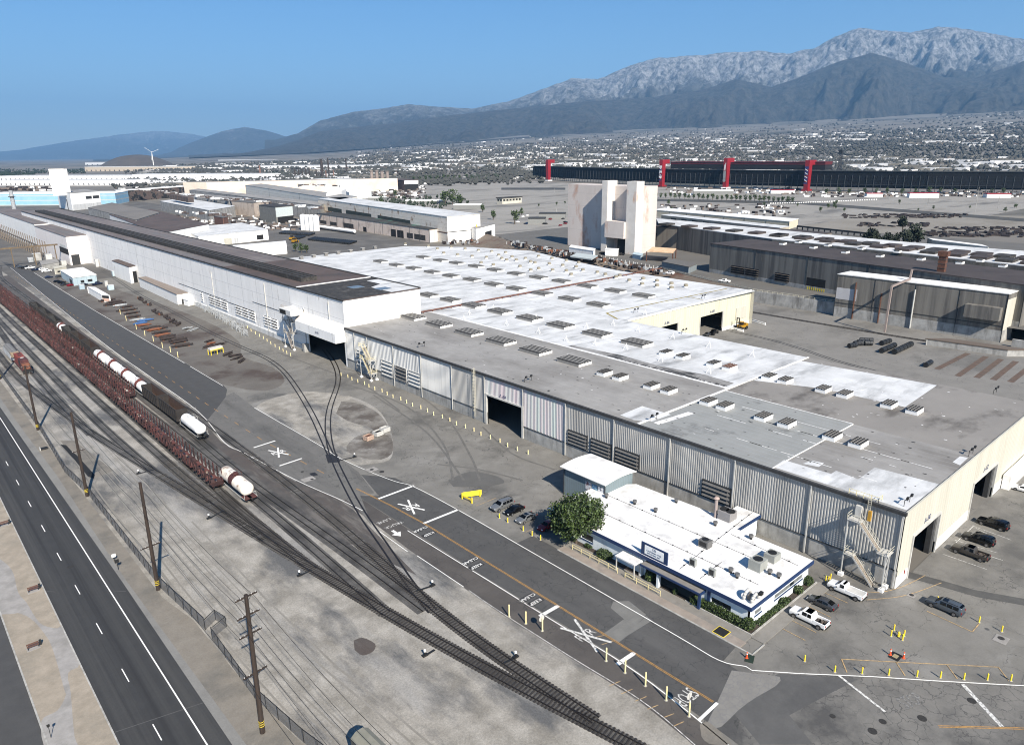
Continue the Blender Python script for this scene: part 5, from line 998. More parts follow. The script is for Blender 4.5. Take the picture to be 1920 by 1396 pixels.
rail('cream railed gate at the roof edge above the stair tower',[(119.7,46.6,H1),(119.7,41.6,H1),(121.2,41.6,H1)],m_cream,name='roof_guardrail',cat='guardrail',sp=1.2)
tag(MB().box(118.5,119.1,43.7,44.7,11.1,13.2).build('cabinet',m_steelw),'white cabinet on the top landing of the corner stair tower','cabinet'); tag(MB().box(118.3,118.8,42.0,42.5,11.2,13.0).build('orange_board',paint('panel_orange',(.6,.33,.04))),'orange board on the top landing of the corner stair tower','board')
stairs('yellow-white lattice stair tower by the louvres next to the white hall',117.3,[(206.5,10.6,203,7.0),(206.3,6.6,202.6,2.4)],dict(plat=[(206.3,208,10.7),(201.2,203.2,6.9),(206,208,6.6),(201,202.8,2.4)],col=[(116.7,207.6,10.8),(116.7,201.3,7),(118.8,201.3,7)],side=lambda z:z in(10.7,6.6),br=[((116.7,201.3,.5),(118.8,201.3,3)),((118.8,201.3,.5),(116.7,201.3,3)),((116.7,201.3,3),(118.8,201.3,6.5)),((116.7,201.3,6.5),(118.8,201.3,3.4))]),m_cream)
stairs('grey lattice stair tower standing by the hooded opening of the white hall',116.5,[(262,15.5,257.5,11),(262,10.8,258,6.4),(262,6,258.3,.4)],dict(plat=[(262,264,15.6),(256,257.6,11),(262,264,10.8),(256,258,6.4),(262,264,6)],col=[(116,263.8,16),(118.6,263.8,16),(116,256.2,11.2)],side=lambda z:z in(15.6,10.8,6),br=[((116,263.8,2),(118.6,263.8,8)),((116,263.8,8),(118.6,263.8,14)),((118.6,263.8,2),(116,263.8,8))]),mat('stair_tan',(.45,.40,.33)))
# caged ladder
t=thing('caged_ladder','cream caged ladder climbing the grey wall left of the big bay door','ladder',(119,149.5,0)); mb=MB()
for s in (-.25,.25): mb.bar((118.9,149.5+s,1),(118.9,149.5+s,H1+1),.07)
for k in range(38): mb.bar((118.9,149.25,1+k*.38),(118.9,149.75,1+k*.38),.05)
mb.build('ladder',m_rl,t); mb=MB()
for k in range(13):
    z=3+k; P_=[(118.9-.75*math.sin(a),149.5+.4*math.cos(a),z) for a in [PI*j/6 for j in range(7)]]
    for a,b in zip(P_,P_[1:]): mb.bar(a,b,.04)
for a in [PI*j/4 for j in range(5)]: mb.bar((118.9-.75*math.sin(a),149.5+.4*math.cos(a),3),(118.9-.75*math.sin(a),149.5+.4*math.cos(a),H1+1),.04)
mb.build('cage',m_rl,t)
# ================================================================ bollards, posts, signs
def bollard(h,r,m,lab,grp,loc):
    t=thing('bollard',lab,'bollard',loc,0,grp); MB().rev((0,0,0),(0,0,1),[(0,r),(h-.08,r),(h,r*.6),(h,0)],8).build('post',m,t,local=True); MB().cyl((0,0,0),(0,0,.04),r*2.2,8).build('footing',m_kerb,t,local=True); return t
bo=bollard(1.15,.13,m_cream,'short cream bollard in the row along the long grey wall','bollards along the grey warehouse wall',(112.6,214,0))
for k in range(1,27): 
    c=g(658+0,702) if 0 else None
    dup(bo,(112.9+.3*math.sin(k*2),214-k*3.55,0),None,'short cream bollard in front of the grey wall, %s from the hall corner'%od(k))
bo['label']='short cream bollard in front of the grey wall, nearest the hall corner'
for k,p in enumerate([(464,615),(471,621),(479,626),(487,631),(494,635),(501,640),(508,645),(516,650),(524,655),(531,659),(538,663),(545,667)]):
    c=g(*p); dup(bo,(c[0],c[1],0),None,'small yellow bollard beside the white hall, %s counting towards the opening'%od(k),'bollards beside the white hall')
CB=[(954.7,1155.7),(986,1168.7),(1017,1182),(1136.6,1238.3),(1172,1260.6),(1210,1285),(1249,1312),(1291.9,1342)]
bt=bollard(2.3,.12,m_cream,'tall cream post beside the truck lane, farthest one','tall cream posts along the truck lane',(*g(*CB[0]).xy,0))
posts=[bt]
for k,p in enumerate(CB[1:]): posts.append(dup(bt,(*g(*p).xy,0),None,'tall cream post beside the truck lane, %s from the far end'%od(k+1)))
for (i,zc) in ((2,2.2),(7,3.2)):
    c=g(*CB[i]); t=thing('road_sign','round sign board facing away on the %s tall cream post'%('third' if i==2 else 'last'),'sign',(c[0],c[1],2)); MB().cyl((c[0]+.16,c[1]+.02,zc-.05),(c[0]+.2,c[1]+.02,zc-.05),.55,16) ; mb=MB(); mb.cyl((c[0],c[1]+.14,zc),(c[0],c[1]+.18,zc),.55,14); mb.build('disc',m_steelw,t); MB().bar((c[0],c[1]+.1,1.6),(c[0],c[1]+.1,zc+.3),.07).build('stem',m_steelw,t)
YB=[(1508.5,1239),(1565,1259),(1616,1262),(1666,1265),(1719,1268),(1763,1270),(1807,1273),(1851,1274),(1895,1275.5)]
by=bollard(1.1,.11,m_yelp,'yellow bollard by the entrance line, first from the office side','yellow bollards along the entrance line',(*g(*YB[0]).xy,0))
for k,p in enumerate(YB[1:]): dup(by,(*g(*p).xy,0),None,'yellow bollard by the entrance line, %s from the office side'%od(k+1))
for p,l in (((936.5,971),'between the silver van and the black car'),((952,979),'in front of the black car'),((981,995),'in front of the small silver car'),((997.7,1004),'between the small silver car and the red one'),((1013.5,1011.7),'in the tree shade by the red car'),((1835.6,1166),'at the corner of the boxed bay behind the blue-grey wagon'),((1878,1183.5),'standing alone right of the boxed parking bay'),((1757,1128),'behind the nose of the blue-grey wagon'),((1670.5,1192),'left front one around the hydrant'),((1676,1181),'left rear one around the hydrant'),((1692,1199.5),'right front one around the hydrant'),((1695,1192),'right rear one around the hydrant'),((1548,1089),'first at the white gate by the office end'),((1553,1090),'second at the white gate by the office end'),((1557,1085),'third at the white gate by the office end'),((980,818),'by the big bay door'),((984,819),'beside the first one by the big bay door')):
    dup(by,(*g(*p).xy,0),None,'yellow bollard '+l,'yellow guard bollards')
for k,p in enumerate([(451,597-0),(226,589),(237,601),(256,617),(272,629),(288,640),(305,652),(320,660),(334,670)][1:]):
    dup(bt,(*g(*p).xy,0),None,'cream post at the edge of the roll yard, %s from the far end'%od(k),'cream posts along the roll yard')
c=g(1684.6,1192); t=thing('fire_hydrant','yellow fire hydrant ringed by four yellow bollards','hydrant',(c[0],c[1],0)); MB().rev((0,0,0),(0,0,1),[(0,.2),(.08,.2),(.1,.14),(.6,.14),(.62,.19),(.7,.19),(.82,.1),(.86,.04),(.86,0)],10).build('barrel',m_yelp,t,local=True); MB().cyl((-.28,0,.45),(.28,0,.45),.07,8).cyl((0,-.26,.45),(0,0,.45),.1,8).build('outlet',m_yelp,t,local=True)
m_or=paint('cone_orange',(.75,.10,.03),.6)
for p,l in (((1669,1227),'left orange delineator by the open yellow hatch'),((1694,1233),'right orange delineator by the open yellow hatch'),((1400,1233),'orange delineator on the green mat at the sidewalk corner')):
    c=g(*p); t=thing('traffic_delineator',l,'delineator',(c[0],c[1],0),0,'orange delineators'); MB().rev((0,0,0),(0,0,1),[(0,.25),(.06,.25),(.07,.13),(1.05,.09),(1.1,0)],8).build('body',m_or,t,local=True); MB().cyl((0,0,.7),(0,0,.85),.125,8).build('band',m_white,t,local=True)
c=g(1679,1230); t=thing('drain_hatch','open square hatch with dark frame and tan inside','hatch',(c[0],c[1],0)); MB().box(-.9,.9,-.7,.7,.02,.06).build('frame',m_dk,t,local=True); MB().box(-.45,.45,-.35,.35,.06,.08).build('lid',mat('lid_tan',(.5,.42,.25)),t,local=True)
c=g(1402,1234); tag(MB().cbox(c[0]+.2,c[1]-.2,.03,1.8,1.2,.04,.4).build('drain_mat',mat('mat_green',(.015,.04,.025))),'dark green drain mat at the sidewalk corner','mat')
for i,p in enumerate(((1566+253,0),(1709,1115),(1877,1196),(1822,1313),(567,884),(697,880),(716,884),(585,898),(131,1062),(1729,1346),(1561,1342),(1655,1352),(1636,1370))[1:]):
    c=g(*p); struct(MB().cyl((c[0],c[1],.0),(c[0],c[1],.045),.38+.1*(i%3),14).build('manhole',mat('iron_cover',(.03,.03,.03),(.06,.055,.05),sc=4)))
for p,s in (((1877,1198),(2.2,1.8)),((578,898),(3,2.2)),((697,880),(2.6,2.2)),((1709,1116),(1.2,1.2))): c=g(*p); sheet('concrete_collar',rect(c[0]-s[0]/2,c[0]+s[0]/2,c[1]-s[1]/2,c[1]+s[1]/2),Z(9),m_conc)
# utility poles
m_pole=mat('pole_wood',(.035,.024,.019),(.075,.05,.036),sc=1,stretch=(3,3,.3)); m_ins=paint('insulator',(.6,.6,.6))
def upole(base,top,h,arms,lab,lean):
    t=thing('utility_pole',lab,'utility pole',(base[0],base[1],0),0,'wooden utility poles along the road'); q=Vector((base[0]+lean[0],base[1]+lean[1],h)); p=Vector((base[0],base[1],0)); MB().cyl(p,q,.36,9,.24).build('pole',m_pole,t)
    for (f,L,an) in arms:
        c=p+(q-p)*f; d=Vector((math.cos(an),math.sin(an),0)); MB().bar(c-d*L/2,c+d*L/2,.16,.17).build('crossarm',m_pole,t)
        for s in (-.45,-.25,.25,.45): MB().cyl(c+d*L*s,c+d*L*s+Vector((0,0,.22)),.06,6).build('insulator',m_ins,t)
        for s in (-1,1): MB().bar(c+d*L*.25*s+Vector((0,0,0)),c-Vector((0,0,.9)),.04).build('arm_brace',m_dk,t)
    for k in range(3): c=p+(q-p)*(.055+.016*k); MB().cyl(c,c+Vector((0,0,.07)),.37,9).build('band',m_yelp,t)
    return t
AZ=.12
upole((26.2,79.3),None,20.6,[(.985,2.9,AZ),(.86,3,AZ),(.73,3,AZ),(.45,3.3,AZ+.02)],'nearest brown utility pole with four crossarms by the curving fence',(.25,0))
upole((26.4,122.9),None,20.4,[(.42,3.4,AZ)],'tall bare-topped utility pole second from the bottom, one low crossarm',(.1,0))
upole((26.2,171.9),None,19.8,[(.55,2.6,AZ)],'third utility pole from the bottom beside the sand patch',(.1,0))
upole((26.2,227),None,18.5,[(.98,3.2,AZ),(.88,3.2,AZ)],'fourth utility pole from the bottom near the red locomotive',(.1,0))
upole((26.2,292),None,18.5,[(.98,3.2,AZ),(.88,3.2,AZ)],'fifth utility pole at the left frame edge',(.1,0))
WN=0
for (y0,y1) in ((40,79.3),(79.3,122.9),(122.9,171.9),(171.9,227),(227,292),(292,380)):
    for (dx,z) in ((-1.2,19.9),(1.2,19.9),(-1.1,17.4),(1.1,17.4),(-1.4,9.5),(1.4,9.5)):
        P_=[Vector((26.3+dx,y0+(y1-y0)*k/8,z-1.1*4*(k/8)*(1-k/8))) for k in range(9)]
        wr=MB(); WN+=1
        for a,b in zip(P_,P_[1:]): wr.bar(a,b,.035)
        tag(wr.build('overhead_wire',m_dk),'thin black overhead wire sagging between the wooden utility poles','wire','overhead wires between the utility poles')
# chain link fence
m_link=bpy.data.materials.new('chain_link'); m_link.use_nodes=True; T_=NT(m_link); b_=T_.n['Principled BSDF']; b_.inputs['Base Color'].default_value=(.12,.115,.11,1); b_.inputs['Roughness'].default_value=.7; b_.inputs['Alpha'].default_value=.5
fp=[(28.3,420),(27.2,308),(26.6,227),(25.4,190),(26.6,172),(26.9,123),(28,111),(28.4,106)]; fp2=[(28.4,103),(28.0,86),(29.4,74),(32,60)]
fn=thing('chain_link_fence','long dark chain-link fence dividing the road verge from the rail yard','fence',(27,300,0))
def fence(fn,P_,h=2.3):
    P_=[Vector(p) for p in P_]
    for a,b in zip(P_,P_[1:]):
        n=max(1,round((b-a).length/3)); mb=MB().face([(a[0],a[1],0),(b[0],b[1],0),(b[0],b[1],h),(a[0],a[1],h)]); mb.build('wire_mesh',m_link,fn); MB().bar((a[0],a[1],h),(b[0],b[1],h),.07).build('top_rail',m_dk,fn)
        for k in range(n): p=a+(b-a)*k/n; MB().cyl((p[0],p[1],0),(p[0],p[1],h+.1),.05,5).build('post',m_dk,fn)
fence(fn,fp); f2=thing('chain_link_fence','grey chain-link fence curving past the nearest utility pole','fence',(28,90,0)); fence(f2,fp2,2.1)
f3=thing('fence_gate','small chain-link gate pen beside the fence bend','gate',(28.4,104,0)); fence(f3,[(28.4,106),(30.6,107.5),(31.2,104.5),(28.6,103.2)],1.9)
def small_sign(p,lab,face,back=True,h=1.6,s=.7):
    c=g(*p); t=thing('sign',lab,'sign',(c[0],c[1],0)); MB().bar((0,0,0),(0,0,h),.07).build('post',m_dk,t,local=True); MB().box(-s/2,s/2,-.03,.03,h-.1,h+s*.8).build('panel',face,t,local=True)
small_sign((222,1068),'small dark backed sign on the verge by the shoulder',m_dk); small_sign((215,1052),'tiny white sign board next to the dark backed one on the verge',m_white,h=1.0)
small_sign((96,1383),'thin sign post on the winding path at the bottom left',m_dk,h=1.9,s=.35)
for p,l in (((63,1108),'upper brown slatted bench on the median'),((63,1215),'lower brown slatted bench on the median'),((8,985),'bench at the left frame edge on the median')):
    c=g(*p); t=thing('bench',l,'bench',(c[0],c[1],.1),.0,'benches on the dry median'); MB().box(-.9,.9,-.6,.6,0,.04).build('pad',m_conc,t,local=True)
    for k in range(3): MB().box(-.8,.8,-.25+k*.16,-.13+k*.16,.42,.46).build('slat',mat('bench_brown',(.17,.09,.07)),t,local=True)
    for s in (-.7,.7): MB().box(s-.04,s+.04,-.25,.22,.04,.42).build('leg',m_dk,t,local=True)
    MB().box(-.8,.8,.24,.28,.5,.8).build('backrest',MATS['bench_brown'],t,local=True); MB().cbox(1.0,.2,.45,.3,.3,.85).build('litter_bin',m_dk,t,local=True)
c=g(83,842); t=thing('loading_skid','small metal skid lying on the verge by the fence','skid',(c[0],c[1],0)); MB().box(-.8,.8,-.5,.5,.2,.5).build('deck',m_dk,t,local=True); MB().box(-1,-.8,-.5,.6,0,.7).build('end_plate',m_steelw,t,local=True)
# pit by the fence
c0=[g(115,832),g(128,838),g(172,897),(g(168,893)),g(200,888),g(212,882),g(160,835)]
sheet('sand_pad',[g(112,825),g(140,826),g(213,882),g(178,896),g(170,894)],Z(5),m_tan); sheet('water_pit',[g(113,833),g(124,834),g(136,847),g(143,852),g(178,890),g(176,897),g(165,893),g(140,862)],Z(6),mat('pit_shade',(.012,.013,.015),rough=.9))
sheet('gravel_heap_ring',smooth([g(663,1200),g(680,1195),g(703,1206),g(700,1220),g(680,1228),g(665,1218)],3),Z(6),m_gravd)
# ================================================================ road vehicles
m_tyre=mat('tyre',(.012,.012,.012),rough=.8); m_rim=paint('rim',(.45,.45,.46),.35,.6); m_glass=glassm('vehicle_glass',(.01,.012,.015)); m_tail=paint('tail_red',(.45,.02,.02),.3); m_head=paint('head_lamp',(.75,.77,.8),.15); m_blkp=paint('black_trim',(.012,.012,.012),.5)
KIND={ # stations: x, zb, zbelt, ztop, wb, wt
'suv':([(2.6,.5,.86,.9,.80,.66),(2.45,.34,.98,1.04,.93,.82),(1.25,.34,1.08,1.16,.98,.88),(.55,.34,1.12,1.80,.99,.76),(.2,.34,1.12,1.84,.99,.77),(-2.2,.34,1.12,1.84,.98,.76),(-2.62,.42,1.12,1.68,.93,.72),(-2.72,.5,.98,1.02,.9,.8)],2,5,[(.45,-.45),(-.55,-1.35),(-1.45,-2.25)],1.62,.40),
'sedan':([(2.25,.42,.62,.64,.72,.6),(2.1,.24,.72,.78,.86,.76),(1.15,.24,.86,.94,.9,.8),(.35,.24,.90,1.38,.9,.64),(-.2,.24,.92,1.46,.9,.65),(-1.0,.24,.94,1.40,.9,.64),(-1.95,.26,.98,1.10,.87,.66),(-2.28,.4,.86,.9,.8,.66)],2,5,[(.55,-.35),(-.42,-1.25)],1.42,.33),
'pick':([(2.95,.55,.92,.96,.82,.7),(2.8,.42,1.04,1.12,.96,.84),(1.55,.42,1.14,1.22,.99,.9),(.85,.42,1.16,1.86,.99,.76),(.5,.42,1.16,1.9,.99,.77),(-.75,.42,1.16,1.9,.99,.77),(-1.0,.42,1.16,1.22,.99,.88),(-1.02,.42,1.1,1.12,.99,.95)],2,4,[(.75,-.02),(-.1,-.72)],1.85,.42),
'pickr':([(2.95,.55,.92,.96,.82,.7),(2.8,.42,1.04,1.12,.96,.84),(1.55,.42,1.14,1.22,.99,.9),(.85,.42,1.16,1.86,.99,.76),(.5,.42,1.16,1.9,.99,.77),(0,.42,1.16,1.9,.99,.77),(-.22,.42,1.16,1.22,.99,.88),(-.25,.42,1.1,1.12,.99,.95)],2,4,[(.75,.05)],1.85,.42)}
def car(kind,col,lab,loc,rz,cat='car',name='parked_car',full=True,name2=None,group='parked vehicles',roofm=None,bed=None):
    S,iw,ir,side,wy,wr=KIND[kind]; t=thing(name,lab,cat,(loc[0],loc[1],loc[2] if len(loc)>2 else 0),rz,group); v=[];f=[]
    for (x,zb,zl,zt,wb,wt) in S: v+=[(x,-wb*.96,zb),(x,-wb,(zb+zl)/2),(x,-wb*.97,zl),(x,-wt,zt),(x,wt,zt),(x,wb*.97,zl),(x,wb,(zb+zl)/2),(x,wb*.96,zb)]
    n=8
    for i in range(len(S)-1):
        for k in range(n): a=i*n+k; b=i*n+(k+1)%n; f.append((a,b,b+n,a+n))
    f+=[tuple(range(n))[::-1],tuple(range((len(S)-1)*n,len(S)*n))]
    o=MB().grid(v,f).build('body',col,t,local=True); bv_=o.modifiers.new('b','BEVEL'); bv_.width=.07; bv_.segments=2; bv_.limit_method='ANGLE'; bv_.angle_limit=RD(28)
    for p in o.data.polygons: p.use_smooth=True
    def ring(i): return S[i]
    def at(x,q,s):  # point on greenhouse side at q (0 belt, 1 top)
        for a,b in zip(S,S[1:]):
            if b[0]<=x<=a[0]: u=(a[0]-x)/(a[0]-b[0]); c=[a[k]+(b[k]-a[k])*u for k in range(6)]; break
        w_=c[4]*.97+(c[5]-c[4]*.97)*q; return (x,s*(w_+.022),c[2]+(c[3]-c[2])*q)
    if not full: 
        gm=MB()
    for s in (-1,1):
        for (a,b) in side:
            q=[at(a,.1,s),at(b,.1,s),at(b,.86,s),at(a,.86,s)]; mb=MB().face(q if s<0 else q[::-1]); mb.face(q[::-1] if s<0 else q); mb.build('side_window',m_glass,t,local=True) if full else gm.grid(mb.v,mb.f)
    def shield(i,j,nm,o_):
        a,b=S[i],S[j]; q=[]
        for (u,ss) in ((.12,1),(.12,-1),(.93,-1),(.93,1)): q.append((a[0]+(b[0]-a[0])*u+o_*.03,ss*(a[5]+(b[5]-a[5])*u)*.92,a[3]+(b[3]-a[3])*u+.03))
        return MB().face(q).face(q[::-1])
    fr=shield(iw,iw+1,'w',1); rr_=shield(ir+1,ir,'r',-1) if kind!='sedan' else shield(ir+1,ir,'r',-1)
    if full: fr.build('windshield',m_glass,t,local=True); rr_.build('rear_window',m_glass,t,local=True)
    else: gm.grid(fr.v,fr.f).grid(rr_.v,rr_.f); gm.build('glass',m_glass,t,local=True)
    L=S[0][0]; Rr=S[-1][0]
    if kind.startswith('pick'):
        x1=S[-1][0]; x0=-3.0; mb=MB()
        for s in (-1,1): mb.box(x0,x1,min(s*.99,s*.86),max(s*.99,s*.86),.5,1.2)
        mb.box(x0-.06,x0+.06,-.98,.98,.5,1.2); mb.box(x0,x1,-.86,.86,.55,.62); mb.build('bed',col,t,local=True,bevel=.03 if full else 0); Rr=x0-.06
        if bed: MB().box(x0+.12,x1-.05,-.8,.8,.63,bed[0]).build('bed_cover' if bed[0]>1 else 'bed_liner',bed[1],t,local=True)
        if full and bed and bed[0]<1:
            mb=MB()
            for k in range(7): mb.cbox(rnd.uniform(x0+.4,x1-.4),rnd.uniform(-.5,.5),bed[0]+.1,rnd.uniform(.3,.9),rnd.uniform(.15,.5),.25,rnd.uniform(0,3))
            mb.build('bed_load',mat('bed_junk',(.05,.045,.04),(.25,.2,.17),sc=4),t,local=True)
    wx=(L-.95,(Rr+1.0))
    for x in wx:
        for s in (-1,1):
            w_=MB().cyl((x,s*(wy/2+.16)-s*.26,wr),(x,s*(wy/2+.16)+s*.08,wr),wr,12); o=w_.build('wheel',m_tyre,t,local=True)
            if full: MB().cyl((x,s*(wy/2+.24),wr),(x,s*(wy/2+.262),wr),wr*.62,10).build('rim',m_rim,o,local=True)
    if full:
        for s in (-1,1):
            MB().cbox(L-.06,s*.62,.8 if kind!='sedan' else .6,.16,.34,.16).build('headlight',m_head,t,local=True); MB().cbox(Rr,s*.82,.95 if kind!='sedan' else .8,.1,.2,.34).build('taillight',m_tail,t,local=True); MB().cbox(S[iw][0]-.35,s*1.1,1.15 if kind!='sedan' else .95,.14,.2,.16).build('mirror',m_blkp,t,local=True)
        MB().box(L-.04,L+.08,-.75,.75,.42 if kind!='sedan' else .3,.58 if kind!='sedan' else .44).build('front_bumper',m_blkp if kind!='sedan' else col,t,local=True); MB().box(Rr-.12,Rr+.02,-.85,.85,.4,.6).build('rear_bumper',m_blkp if kind.startswith('pick') else col,t,local=True)
        if roofm: MB().box(-.45,.3,-.5,.5,S[4][3]+.0,S[4][3]+.02).build('sunroof',m_glass,t,local=True)
        if kind=='suv':
            for s in (-.68,.68): MB().bar((.2,s,1.9),(-2.1,s,1.9),.05).build('roof_rail',m_blkp,t,local=True)
    return t
m_sil=paint('car_silver',(.42,.44,.46),.25,.5); m_blk2=paint('car_black',(.008,.008,.009),.15); m_wh2=paint('car_white',(.78,.79,.8),.25); m_red2=paint('car_red',(.35,.02,.03),.25); m_gry2=paint('car_grey',(.18,.19,.21),.25,.6); m_blg=paint('car_bluegrey',(.20,.235,.28),.25,.5); m_tp=paint('car_taupe',(.13,.12,.11),.3,.4); m_nav=paint('car_navy',(.02,.035,.09),.25)
c=g(937,960); car('suv',m_sil,'silver boxy van-like SUV beside the yellow crash barrier',(c[0]+1.6,c[1]+.9+.2),PI)
car('sedan',m_blk2,'black hatchback parked between the silver SUV and small silver car',(90.4,101.6),PI); car('sedan',m_sil,'small silver car half in the tree shade',(89.9,97.4),PI,roofm=1); car('sedan',m_red2,'dark red car hidden in the shade of the big tree',(91.0,92.2),PI)
car('pickr',m_wh2,'white long-bed pickup with covered white bed nearest the stair tower',(112.2,42.0),PI/2,'pickup',bed=(1.12,m_steelw)); car('sedan',m_gry2,'grey hatchback between the two white pickups',(105.9,43.1),PI/2)
car('pick',m_wh2,'white crew cab pickup with dark loaded bed beside the office planting',(100.4,42.6),PI/2,'pickup',bed=(.75,m_blkp),roofm=1)
car('suv',m_blg,'long blue-grey SUV inside the yellow boxed bay',(119.4,29.2),PI/2-.03,roofm=1)
car('suv',m_blk2,'black SUV farthest back in the row by the cream wall',(155.6,32.6),PI/2-.05); car('suv',m_blk2,'black wagon between the taupe pickup and the farther black SUV',(146.9,32.6),PI/2); car('pick',m_tp,'taupe pickup with junk in the bed by the cream wall',(140.5,32.0),PI/2-.02,'pickup',bed=(.75,mat('bed_pink',(.4,.3,.27),(.15,.12,.1),sc=3)))
car('sedan',m_wh2,'white car cut off by the right frame edge',(178,33),PI/2)
for p,col,k,l in (((1327,629),m_gry2,'sedan','dark grey car nearest the yellow wing wall'),((1338,626),m_blk2,'pick','dark pickup behind the grey car near the yellow wing'),((1358,529),m_wh2,'pick','white truck at the foot of the dark ribbed hall'),((1129,476),m_blk2,'sedan','dark car at the foot of the pale tower'),((1139,477),m_wh2,'sedan','white car at the foot of the pale tower'),((1163,478),m_blk2,'pick','black pickup at the tower door'),((1255,514),m_wh2,'suv','white truck before the blue-grey store')):
    z=0 if p[1]>600 else TZ; c=g(*p,z); car(k,col,l,(c[0],c[1],z),0.2+(PI/2 if z else 0),full=False)
FC=[((40,502),m_gry2,'sedan'),((49,503),m_blk2,'pick'),((57,504),m_wh2,'pick'),((69,507),m_nav,'pick'),((82,507),m_wh2,'suv'),((88,510),m_wh2,'pick'),((92,521),m_nav,'sedan'),((112,520),m_gry2,'sedan'),((108,529),m_blk2,'sedan'),((116,531),m_blk2,'sedan'),((121,535),m_gry2,'sedan'),((133,536),m_red2,'sedan'),((158,535),m_nav,'sedan'),((183,534),m_nav,'pick')]
for i,(p,col,k) in enumerate(FC): c=g(*p); car(k,col,'%s %s near the pale blue office shed, %s along the row from the left'%({'car_grey':'grey','car_black':'black','car_white':'white','car_navy':'navy','car_red':'red'}[col.name],{'pick':'pickup','suv':'SUV','sedan':'car'}[k],od(i)),(c[0],c[1]),.1 if i<8 else 0.5,full=False)
# heavy forklift
c=g(1388,617); t=thing('forklift_truck','large yellow forklift parked against the yellow wing wall','forklift',(c[0],c[1],0),PI*.95); m_fy=paint('forklift_yellow',(.55,.30,.02),.4)
MB().box(-2.6,1.2,-1.4,1.4,.9,1.9).box(-3.2,-1.8,-1.35,1.35,.9,2.5).build('body',m_fy,t,local=True,bevel=.1); MB().box(-.9,.5,-.8,.8,1.9,3.1).build('cab',m_blkp,t,local=True); MB().box(-1.1,.6,-.95,.95,3.1,3.25).build('cab_roof',m_fy,t,local=True)
mb=MB(); 
for s in (-.6,.6): mb.box(1.6,1.9,s-.15,s+.15,.2,5.2)
mb.box(1.6,1.9,-.6,.6,5.0,5.2).box(1.6,1.9,-.6,.6,2.9,3.1); mb.build('mast',m_dk,t,local=True)
for s in (-.6,.6): MB().box(1.9,4.0,s-.12,s+.12,.25,.4).build('fork',m_dk,t,local=True)
for x in (-2.2,1.1):
    for s in (-1.3,1.3): MB().cyl((x,s-.25,.75),(x,s+.25,.75),.75,12).build('wheel',m_tyre,t,local=True)
c=g(1357,613); t=thing('flat_loader','low rusty-orange flat machine in the mouth of the yellow wing door','loader',(c[0],c[1],0),.3); MB().box(-2.5,2.5,-1.1,1.1,.7,1.5).build('deck',m_fy,t,local=True); MB().box(-1,0,-.8,.8,1.5,2.3).build('cab',m_dk,t,local=True)
for x in (-1.7,1.7):
    for s in (-1,1): MB().cyl((x,s-.2,.5),(x,s+.2,.5),.5,10).build('wheel',m_tyre,t,local=True)
for p,q,l in (((1370,616),(1394,622),'white concrete barrier beneath the yellow forklift'),((1411,602),(1435,609),'white concrete barrier right of the yellow forklift')):
    a,b=g(*p),g(*q); t=thing('concrete_barrier',l,'barrier',(a[0],a[1],0)); MB().bar((a[0],a[1],.12),(b[0],b[1],.12),.7,.25).build('foot',m_whitew2,t); MB().bar((a[0],a[1],.5),(b[0],b[1],.5),.3,.75).build('rail',m_whitew2,t)
# steel coils in the east yard
m_coil=mat('coil_dark',(.03,.033,.037),(.06,.065,.07),sc=1.5,rough=.45,metal=.3); me_c=None
def coils(a,b,n,r,lab,z=0.0):
    global me_c
    a=g(*a,r); b=g(*b,r); d=(b-a)/n; t=thing('coil_row',lab,'steel coils',(a[0],a[1],0),0,'rows of dark coils in the east yard')
    for k in range(n):
        p=a+d*k; MB().rev((p[0],p[1],r),d,[(0,0),(0,r*.97),(d.length*.9,r*.97),(d.length*.9,0)],14).build('coil',m_coil,t)
coils((1653,657),(1678,646),4,1.05,'long row of black coils, left of the two long rows'); coils((1677,659),(1709,644),5,1.1,'long row of black coils, right of the two long rows'); coils((1736,684),(1746,678),2,.9,'short pair of coils standing alone on a pale pad'); coils((1653,643),(1669,638),3,1.0,'row of rusty coils nearest the two long black rows')
for i,(a,b) in enumerate((((1592,648),(1606,646)),((1601,644),(1618,643)),((1608,641),(1628,640)),((1612,637),(1638,638)),((1621,643),(1636,643)))): coils(a,b,3,.95,'row of brownish coils in the tight cluster, %s from the front'%od(i))
sheet('pale_pad',px((1608,645),(1622,641),(1640,646),(1618,650)),Z(3),m_patch); sheet('pale_pad',px((1715,682),(1738,679),(1750,685),(1726,690)),Z(3),m_patch)
# crates
for i,(p,l) in enumerate((((691,824),'rusty open crate with pink sides, left of the three yard crates'),((709,816),'crate with dark lid between the two other yard crates'),((722,809),'white crate, right of the three yard crates'))):
    c=g(*p); t=thing('yard_crate',l,'crate',(c[0],c[1],0),.15); mb=MB(); 
    for s in (-1,1): mb.box(-1.1,1.1,s*.9-.06,s*.9+.06,.15,1.3); mb.box(s*1.1-.06,s*1.1+.06,-.9,.9,.15,1.3)
    mb.build('side_panel',mat('crate_peach',(.62,.45,.36),(.5,.36,.28),sc=2) if i==0 else m_steelw,t,local=True); MB().box(-1.03,1.03,-.83,.83,.1,1.0).build('contents',m_rustm if i==0 else (m_vdark if i==1 else m_concw),t,local=True)
    for s in (-1,1): MB().box(s*.8-.1,s*.8+.1,-.95,.95,0,.15).build('skid',m_dk,t,local=True)
